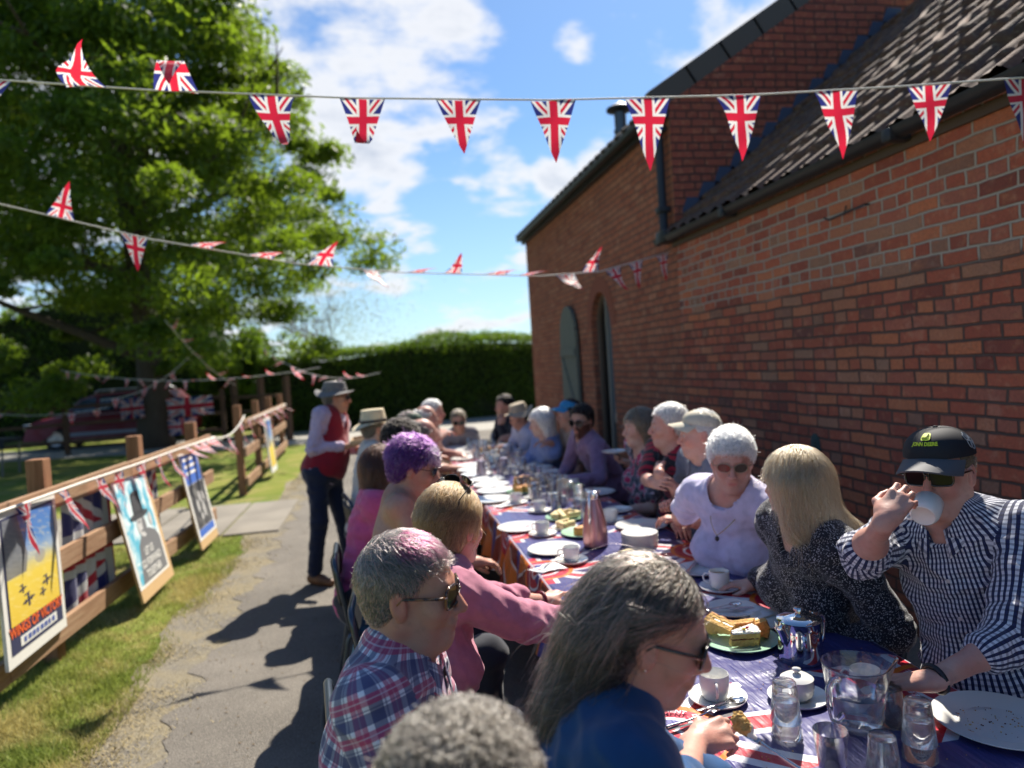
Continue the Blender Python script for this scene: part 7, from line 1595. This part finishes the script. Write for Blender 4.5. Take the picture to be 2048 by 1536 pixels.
# green cake plate
gx,gy=at(1478,1283); put(gplate,0,0,0,'pale green plate holding sponge cake slices beside the steel pot',xy=(gx,gy),sc=1.0)
def slice_(x,y,z,rz,label,ln=.085,w=.052,h=.048,lie=0,deco=False,grp='slices of layered sponge cake'):
    root=empty('cake_slice',(x,y,z),label,'cake',grp); R=Matrix.Rotation(rz,3,'Z')@Matrix.Rotation(lie,3,'X'); o=Vector((x,y,z+(w*.5*abs(math.sin(lie))))); w2=w/2
    def wed(z0,z1,ins=0,mat=None,name='sponge',nn=8):
        s=MB(); N=10; vs=[]; 
        for zz in np.linspace(z0,z1,3):
            for (px,py) in [(-ln/2+ins,-.006),(ln/2-ins,-w2+ins),(ln/2+.008-ins,0),(ln/2-ins,w2-ins),(-ln/2+ins,.006)]: vs.append(o+R@Vector((px,py,zz)))
        s.add(vs,[(4,3,2,1,0),(10,11,12,13,14)]+[(j*5+k,j*5+(k+1)%5,(j+1)*5+(k+1)%5,(j+1)*5+k) for j in range(2) for k in range(5)]); ob=s.build(name,mat,root)
        if name!='jam_layer':
            m=ob.modifiers.new('sub','SUBSURF'); m.subdivision_type='SIMPLE'; m.levels=m.render_levels=4; tx_=bpy.data.textures.get('crumb') or bpy.data.textures.new('crumb','CLOUDS'); tx_.noise_scale=.008; d=ob.modifiers.new('d','DISPLACE'); d.texture=tx_; d.strength=.007
        return ob
    wed(0,h*.44,0,SPONGE); wed(h*.44,h*.54,.002,JAM,'jam_layer'); wed(h*.54,h*.88,0,SPONGE); wed(h*.88,h*1.0,.001,CREAM if deco else CRUST,'icing' if deco else 'top_crust')
    b=MB(); b.add([o+R@Vector(p) for p in [(ln/2+.009,-.002,0),(ln/2+.002,-w2-.001,0),(ln/2+.002,-w2-.001,h*.9),(ln/2+.010,0,h*.9),(ln/2+.002,w2+.001,h*.9),(ln/2+.002,w2+.001,0),(ln/2+.010,0,0)]],[(0,1,2,3),(6,3,4,5)]); b.build('crust',CRUST,root)
    if deco:
        for k,(mm,dx) in enumerate(((newmat('yellow_sweet',col=(.8,.62,.02),rough=.3),.0),(newmat('red_sweet',col=(.55,.02,.04),rough=.3),.014))): b=MB(); b.lathe([(.0001,.004),(.005,.002),(.0055,0)],12,tuple(o+R@Vector((dx,.004*k,h*1.05)))); b.build('sweet',mm,root,smooth=True)
slice_(gx-.058,gy+.022,TOP+.012,2.15,'sponge cake slice lying at the left of the green plate by the steel pot',lie=1.35); slice_(gx+.018,gy+.045,TOP+.007,-.55,'sponge cake slice lying at the back of the green plate by the steel pot',lie=1.45,ln=.105)
slice_(gx-.012,gy-.045,TOP+.007,.1,'iced cake slice with coloured sweets at the front of the green plate',lie=.25,deco=True,w=.045); slice_(gx+.050,gy+.02,TOP+.007,-.3,'sponge cake slice at the right of the green plate by the steel pot',lie=1.4)
# further along
X,Y=at(1441,1178); put(saucer,0,0,0,'saucer under the cup of milky tea before the clasped hands',xy=(X,Y),sc=1.05); put(cupt,0,0,2.6,'cup of milky tea before the person in lavender',xy=(X,Y+.005),dz=.0045)
X,Y=at(1400,1143); put(side,0,0,0,'side plate with cutlery just behind the grey haired head',xy=(X,Y),sc=1.1); place(knife[0],knife[1],X-.02,Y+.03,TOP+.015,.9,'knife on the side plate just behind the grey haired head')
X,Y=at(1185,1218); put(dinner,0,0,0,'white plate with dusting of crumbs beside the pink sleeve',xy=(X,Y),sc=.86)
put(side,1214,1163,0,'small white plate between the reaching hand and the long grey hair',sc=.95); X,Y=at(1252,1120); put(side,0,0,0,'small plate with a sandwich just above the long grey hair',xy=(X,Y),sc=.95)
def sandwich(x,y,z,rz,label,grp='cut sandwiches',ln=.075,w=.028,h=.03,lean=0.):
    root=empty('sandwich',(x,y,z),label,'sandwich',grp); R=Matrix.Rotation(rz,3,'Z')@Matrix.Rotation(lean,3,'Y'); c=Vector((x,y,z))
    for nm,zz,hh,mm,i_ in (('bread_slice',h*.2,h*.4,BREAD,0),('filling',h*.5,h*.16,FILL,.002),('bread_slice',h*.8,h*.4,BREAD,0)): b=MB(); b.box(c+R@Vector((0,0,zz)),(ln-i_,w-i_,hh),rot=R,bev=.003); b.build(nm,mm,root)
sandwich(X,Y,TOP+.012,.5,'half sandwich on the small plate just above the long grey hair')
X,Y=at(1108,1102); put(dinner,0,0,0,'empty white plate left of the cup before the pink flask',xy=(X,Y),sc=.98)
X,Y=at(1143,1124); put(saucer,0,0,0,'saucer with spoon left of the pink flask',xy=(X,Y)); put(cup,0,0,2.9,'white cup on a saucer left of the pink flask',xy=(X+.002,Y+.006),dz=.0045); place(spoon[0],spoon[1],X-.05,Y-.02,TOP+.013,.3,'teaspoon on the saucer left of the pink flask')
# napkins
def napkin(px,py,rz,lab,s=.16):
    x,y=at(px,py); b=MB(); b.grid(8,8,lambda u,v:(x+((u-.5)*math.cos(rz)-(v-.5)*math.sin(rz))*s,y+((u-.5)*math.sin(rz)+(v-.5)*math.cos(rz))*s*.7,TOP+.006+.006*math.sin(u*5)*math.cos(v*4)+.006*(u>.5))); o=b.build('napkin',newmat('paper_napkin',col=(.75,.74,.74),rough=.9),None,smooth=True); m=o.modifiers.new('s','SOLIDIFY'); m.thickness=.001; tag(o,lab,'napkin')
napkin(1095,1140,.4,'white paper napkin left of the cup by the pink flask',.13); napkin(1512,1232,.5,'white paper napkin between the side plates near the steel pot',.12)
# flask
fx_,fy_=at(1192,1094); root=empty('vacuum_flask',(fx_,fy_,TOP),'tall rose pink vacuum flask with chrome lid and handle in the middle of the table','flask')
b=MB(); b.lathe([(.058,.012),(.0595,.03),(.059,.075),(.054,.125),(.043,.18),(.033,.215),(.028,.235)],48,(fx_,fy_,TOP)); b.build('body',newmat('rose_metal',lambda q:q.bsdf((.46,.24,.24),.32,metal=.75)),root,smooth=True)
b=MB(); b.lathe([(.0001,.0),(.056,.0),(.0575,.002),(.058,.013)],48,(fx_,fy_,TOP)); b.build('foot_ring',newmat('black_rubber'),root,smooth=True,angle=50)
b=MB(); b.lathe([(.029,.234),(.030,.262),(.028,.268),(.020,.272),(.0001,.273)],40,(fx_,fy_,TOP)); b.box((fx_+.022,fy_-.004,TOP+.266),(.028,.018,.014),bev=.005); b.build('chrome_lid',STL,root,smooth=True,angle=40)
hd=nz(np.array([-.55,-.8,0])); c0=np.array([fx_,fy_,TOP]); b=MB(); b.tube([tuple(c0+hd*r_+Z*z_) for r_,z_ in [(.022,.266),(.045,.268),(.058,.245),(.066,.20),(.070,.15),(.066,.125)]],[.007,.008,.0075,.007,.006,.004],10); b.build('handle',STL,root,smooth=True)
# stack of plates
X,Y=at(1280,1092)
for i in range(8): put(side,0,0,0,'top plate of the stack of side plates right of the pink flask' if i==7 else 'white side plate in the stack right of the pink flask','side plates stacked by the flask',dz=.0078*i,xy=(X+.0008*(i%3),Y),sc=.98)
put(dinner,1283,1055,0,'white dinner plate just behind the stack of side plates')
# cake and sandwich plates by the flask
ORD=['first','second','third','fourth','fifth','sixth','seventh','eighth']
def fan(px,py,lab,n,sc=1.0,plate=gplate,grp=None,rr=.055,kind='s',col_=None,rows=1):
    x,y=at(px,py); put(plate,0,0,0,lab,xy=(x,y),sc=sc)
    for i in range(n):
        a=-.6+i*(4.6/max(1,n-1)); q=rr*sc
        if kind=='s': sandwich(x+q*math.cos(a)*.9,y+q*math.sin(a)*.7,TOP+.010+.004*(i%2),a+.9,ORD[i]+' sandwich counting leftwards round the '+lab,'sandwiches on the '+lab[:40],lean=.25*(i%2))
        else: slice_(x+q*math.cos(a)*.6,y+q*math.sin(a)*.6,TOP+.008,a,ORD[i]+' cake slice on the '+lab,ln=.065,w=.05,h=.04,lie=.0 if i%2 else .3,grp='cake slices on the '+lab[:40])
fan(1132,1037,'green plate of sandwiches left of the flask',8); fan(1168,1068,'green plate of orange cake beside the flask',2,kind='c'); fan(1130,1057,'small plate of dark sandwiches below the green sandwich plate',3,sc=.85,plate=side,rr=.03)
X,Y=at(1041,1058); put(dinner,0,0,0,'white dinner plate on the left edge level with the sandwiches',xy=(X,Y),sc=.98)
X,Y=at(1086,1070); put(saucer,0,0,0,'saucer on the left level with the sandwich plates',xy=(X,Y)); put(cup,0,0,2.5,'white cup on the left level with the sandwich plates',xy=(X,Y+.006),dz=.0045)
X,Y=at(1080,1024); put(saucer,0,0,0,'saucer just beyond the left sandwich plate',xy=(X,Y)); put(cup,0,0,2.5,'white cup on a saucer just beyond the left sandwich plate',xy=(X,Y+.006),dz=.0045)
put(cup,1096,1007,1.0,'cup standing straight on the cloth beyond the left sandwich plate'); put(cup,1124,1012,1.2,'cup standing straight on the cloth above the sandwiches')
X,Y=at(1222,1044); put(saucer,0,0,0,'saucer just right of the pink flask',xy=(X,Y)); put(cup,0,0,.5,'white cup on a saucer just right of the pink flask',xy=(X,Y+.006),dz=.0045)
put(side,1236,1022,0,'side plate on the right beyond the cup by the flask'); put(dinner,1190,988,0,'white plate behind the chrome lid of the flask'); X,Y=at(1148,975); put(saucer,0,0,0,'saucer on the right before the purple shirt',xy=(X,Y)); put(cupt,0,0,.5,'cup of tea on the right before the purple shirt',xy=(X,Y),dz=.0045)
put(dinner,985,1002,0,'empty plate on the left edge, first beyond the honey brown hair'); put(dinner,992,984,0,'empty plate on the left edge, second beyond the honey brown hair'); put(dinner,975,962,0,'empty plate on the left edge, third beyond the honey brown hair')
napkin(1012,1012,.3,'crumpled white napkin on the left edge beyond the honey brown hair',.15)
fan(1046,985,'plate of orange cake in the left middle',4,kind='c',rr=.06); fan(1050,968,'plate of sandwiches in the left middle',5,plate=side)
# lidded steel and brown jars, glasses and cups crowded along the middle
r=random.Random(12)
JAR=newmat('amber_preserve',col=(.45,.13,.01),rough=.15); 
def mk_jar():
    root=proto('jar',None,'jar'); b=MB(); b.lathe([(.0001,0),(.022,0),(.024,.004),(.024,.045),(.020,.052),(.020,.055),(.0001,.055)],20); b.build('glass_body',JAR,root,smooth=True,angle=50); b=MB(); b.lathe([(.021,.053),(.022,.065),(.0001,.066)],20); b.build('lid',STL,root,smooth=True,angle=50); return root
jar=P_(mk_jar)
occ=[]
WHO={0:'curly haired person in the foreground',1:'long haired person in blue',2:'person in the plaid shirt',3:'person in pink denim',4:'person with purple hair',5:'person with long brown hair',6:'person with dark curly hair',7:'bald person',8:'person in the green cap',9:'person in the straw hat',10:'grey haired person past the green cap',11:'white haired person reaching across',12:'person at the far end',14:'person in lavender',15:'person in the speckled blouse',16:'person in gingham',17:'person in the beige cap',18:'person in red and black stripes',19:'person in the floral top',20:'bearded person',21:'person in the bright blue cap',22:'person with the pale bob',23:'person in the tan hat',24:'dark haired person in black'}
_seen={}
def nl(what,x,y):
    sd=x<1.0; c=[(abs(float(p.Pv[1])-y),WHO[i]) for i,(p,k) in enumerate(PEOPLE) if i in WHO and i!=12 and (float(p.Pv[0])<1.0)==sd and i!=9]
    t=what+' before the '+min(c)[1]; n=_seen.get(t,0); _seen[t]=n+1; return t if n==0 else ['','farther ','third ','fourth ','fifth '][min(n,4)]+t
def free(x,y,d):
    for a,b_,c in occ:
        if (a-x)**2+(b_-y)**2<(c+d)**2: return False
    occ.append((x,y,d)); return True
for o in list(bpy.data.objects):
    if o.parent is None and o.get('category') in('plate','saucer','cup','glass','flask') and o.location.y>2.6: occ.append((o.location.x,o.location.y,.11 if o['category']=='plate' else .06))
def scatter(n,fn,x0,x1,y0,y1,d):
    k=0;t=0
    while k<n and t<4000:
        t+=1; x=r.uniform(x0,x1); y=y0+(y1-y0)*r.random()
        if free(x,y,d): fn(x,y); k+=1
scatter(8,lambda x,y:place(*dinner,x,y,TOP,0,nl('dinner plate',x,y),'plates along the far half of the table edges'),.72,.76,5.0,7.8,.13)
scatter(7,lambda x,y:place(*dinner,x,y,TOP,0,nl('dinner plate',x,y),'plates along the far half of the table edges'),1.22,1.27,4.3,7.8,.13)
def cs(x,y): place(*saucer,x,y,TOP,0,nl('saucer',x,y),'saucers in the far half of the table'); place(*cup,x,y,TOP+.0045,r.uniform(0,6),nl('white cup on a saucer',x,y),'cups in the far half of the table')
scatter(14,cs,.70,1.28,4.4,7.9,.06)
scatter(5,lambda x,y:place(*jar,x,y,TOP,0,'amber jar of preserve with a steel lid among the far glasses','preserve jars among the far glasses'),.85,1.1,4.0,7.4,.03)
def gl_(x,y):
    p=tfi if r.random()<.7 else tfu; place(*p,x,y,TOP,0,'clear tumbler in the crowd of glasses along the middle of the table','tumblers crowded along the middle of the table')
    if p is tfi and r.random()<.45: place(*p,x,y,TOP+.036,0,'clear tumbler stacked on another in the middle of the table','stacked tumblers along the middle of the table')
scatter(36,gl_,.92,1.20,3.75,5.3,.036); scatter(50,gl_,.80,1.22,5.1,7.9,.037)
for i,(X,Y) in enumerate(((.95,5.1),(1.02,6.2),(.98,7.1))): b=MB(); slice_(X,Y,TOP+.02,.4,'piece of orange sponge cake on the far half of the table',grp='cake pieces on the far half of the table',ln=.11,w=.09,h=.05)
for i,(px,py) in enumerate(((1009,938),(963,944))):   # small steel pots
    x,y=at(px,py+6); root=empty('milk_jug',(x,y,TOP),['lilac grey metal jug right of the far cups','lilac grey metal jug at the left of the far cups'][i],'jug'); b=MB(); b.lathe([(.0001,0),(.045,0),(.044,.02),(.034,.09),(.030,.12),(.0001,.125)],28,(x,y,TOP)); b.build('body',newmat('lilac_metal',lambda q:q.bsdf((.38,.34,.42),.3,metal=.6)),root,smooth=True,angle=50); b=MB(); b.tube([(x+.033,y,TOP+.10),(x+.06,y,TOP+.095),(x+.055,y,TOP+.05),(x+.04,y,TOP+.04)],.004,6); b.build('handle',STC,root,smooth=True)
# cup held to the mouth of the person in gingham
mo=np.array(PC.w(.112,.0,-.066)); F_,L_v,U_=PC.H[1:]; ax=nz(F_*.80-L_v*(-.0)+Z*(-.42)+np.array([-.15,-.20,0])); R=Vector(tuple(-ax)).to_track_quat('Z','Y').to_matrix()
root=cupt[0].copy(); COL.objects.link(root)
for ch in cup[1][cup[0].name]: c=ch.copy(); COL.objects.link(c); c.parent=root
base=mo+ax*.060; root.location=tuple(base); root.rotation_euler=(R@Matrix.Rotation(rad(-35),3,'Z')).to_euler(); root['label']='white cup held to the mouth by the person in the black cap'; root['category']='cup'
# saucer held by the floral top
h=[p for p,k in PEOPLE if k.get('shirt')==FLOR][0].J['R'][4][1]; place(*side,float(h[0]),float(h[1]),float(h[2])+.010,0,'small plate held above the table by the person in the pink floral top')
# ================================================================ chairs
def mk_chair():
    root=proto('chair',None,'chair','tubular chairs round the table'); SB=newmat('blue_grey_tube',lambda q:q.bsdf((.055,.075,.10),.28,metal=.5,spec=.6)); PL=newmat('dark_plastic_seat',col=(.02,.022,.028),rough=.5)
    def rc(pts,rr=.045,n=5):
        out=[Vector(pts[0])]
        for a,b_,c in zip(pts,pts[1:],pts[2:]):
            a,b_,c=map(Vector,(a,b_,c)); u=(a-b_).normalized(); v=(c-b_).normalized()
            for i in range(n+1): t=i/n; out.append((b_+u*rr)*(1-t)**2+b_*2*t*(1-t)+(b_+v*rr)*t*t)
        out.append(Vector(pts[-1])); return out
    for s in(-1,1):
        b=MB(); b.tube(rc([(s*.22,.20,0),(s*.21,.18,.43),(s*.21,-.16,.43),(s*.23,-.24,0)]),.0125,10); b.build('leg',SB,root,smooth=True)
    b=MB(); b.tube(rc([(-.205,-.14,.40),(-.215,-.205,.77),(.215,-.205,.77),(.205,-.14,.40)],.07,6),.0125,10); b.build('back_frame',SB,root,smooth=True)
    b=MB(); b.grid(10,8,lambda u,v:((u-.5)*.42,-.16+v*.38,.445-.012*math.sin(math.pi*u)-.02*(v>.85)*(v-.85)*6)); o=b.build('seat',PL,root,smooth=True); m=o.modifiers.new('s','SOLIDIFY'); m.thickness=.02
    b=MB(); b.grid(10,6,lambda u,v:((u-.5)*.41,-.190-.022*v-.02*math.sin(math.pi*u),.56+v*.17)); o=b.build('backrest',PL,root,smooth=True); m=o.modifiers.new('s','SOLIDIFY'); m.thickness=.015
    return root
chair=P_(mk_chair)
for i,(p,k) in enumerate(PEOPLE):
    if i==13: continue
    hb=k.get('hb',90); F_,_,_=heading(hb); c=p.Pv+F_*.10; place(chair[0],chair[1],float(c[0]),float(c[1]),0,-rad(hb),'chair with blue grey tubes under the '+WHO.get(i,'seated person'),'tubular chairs round the table')
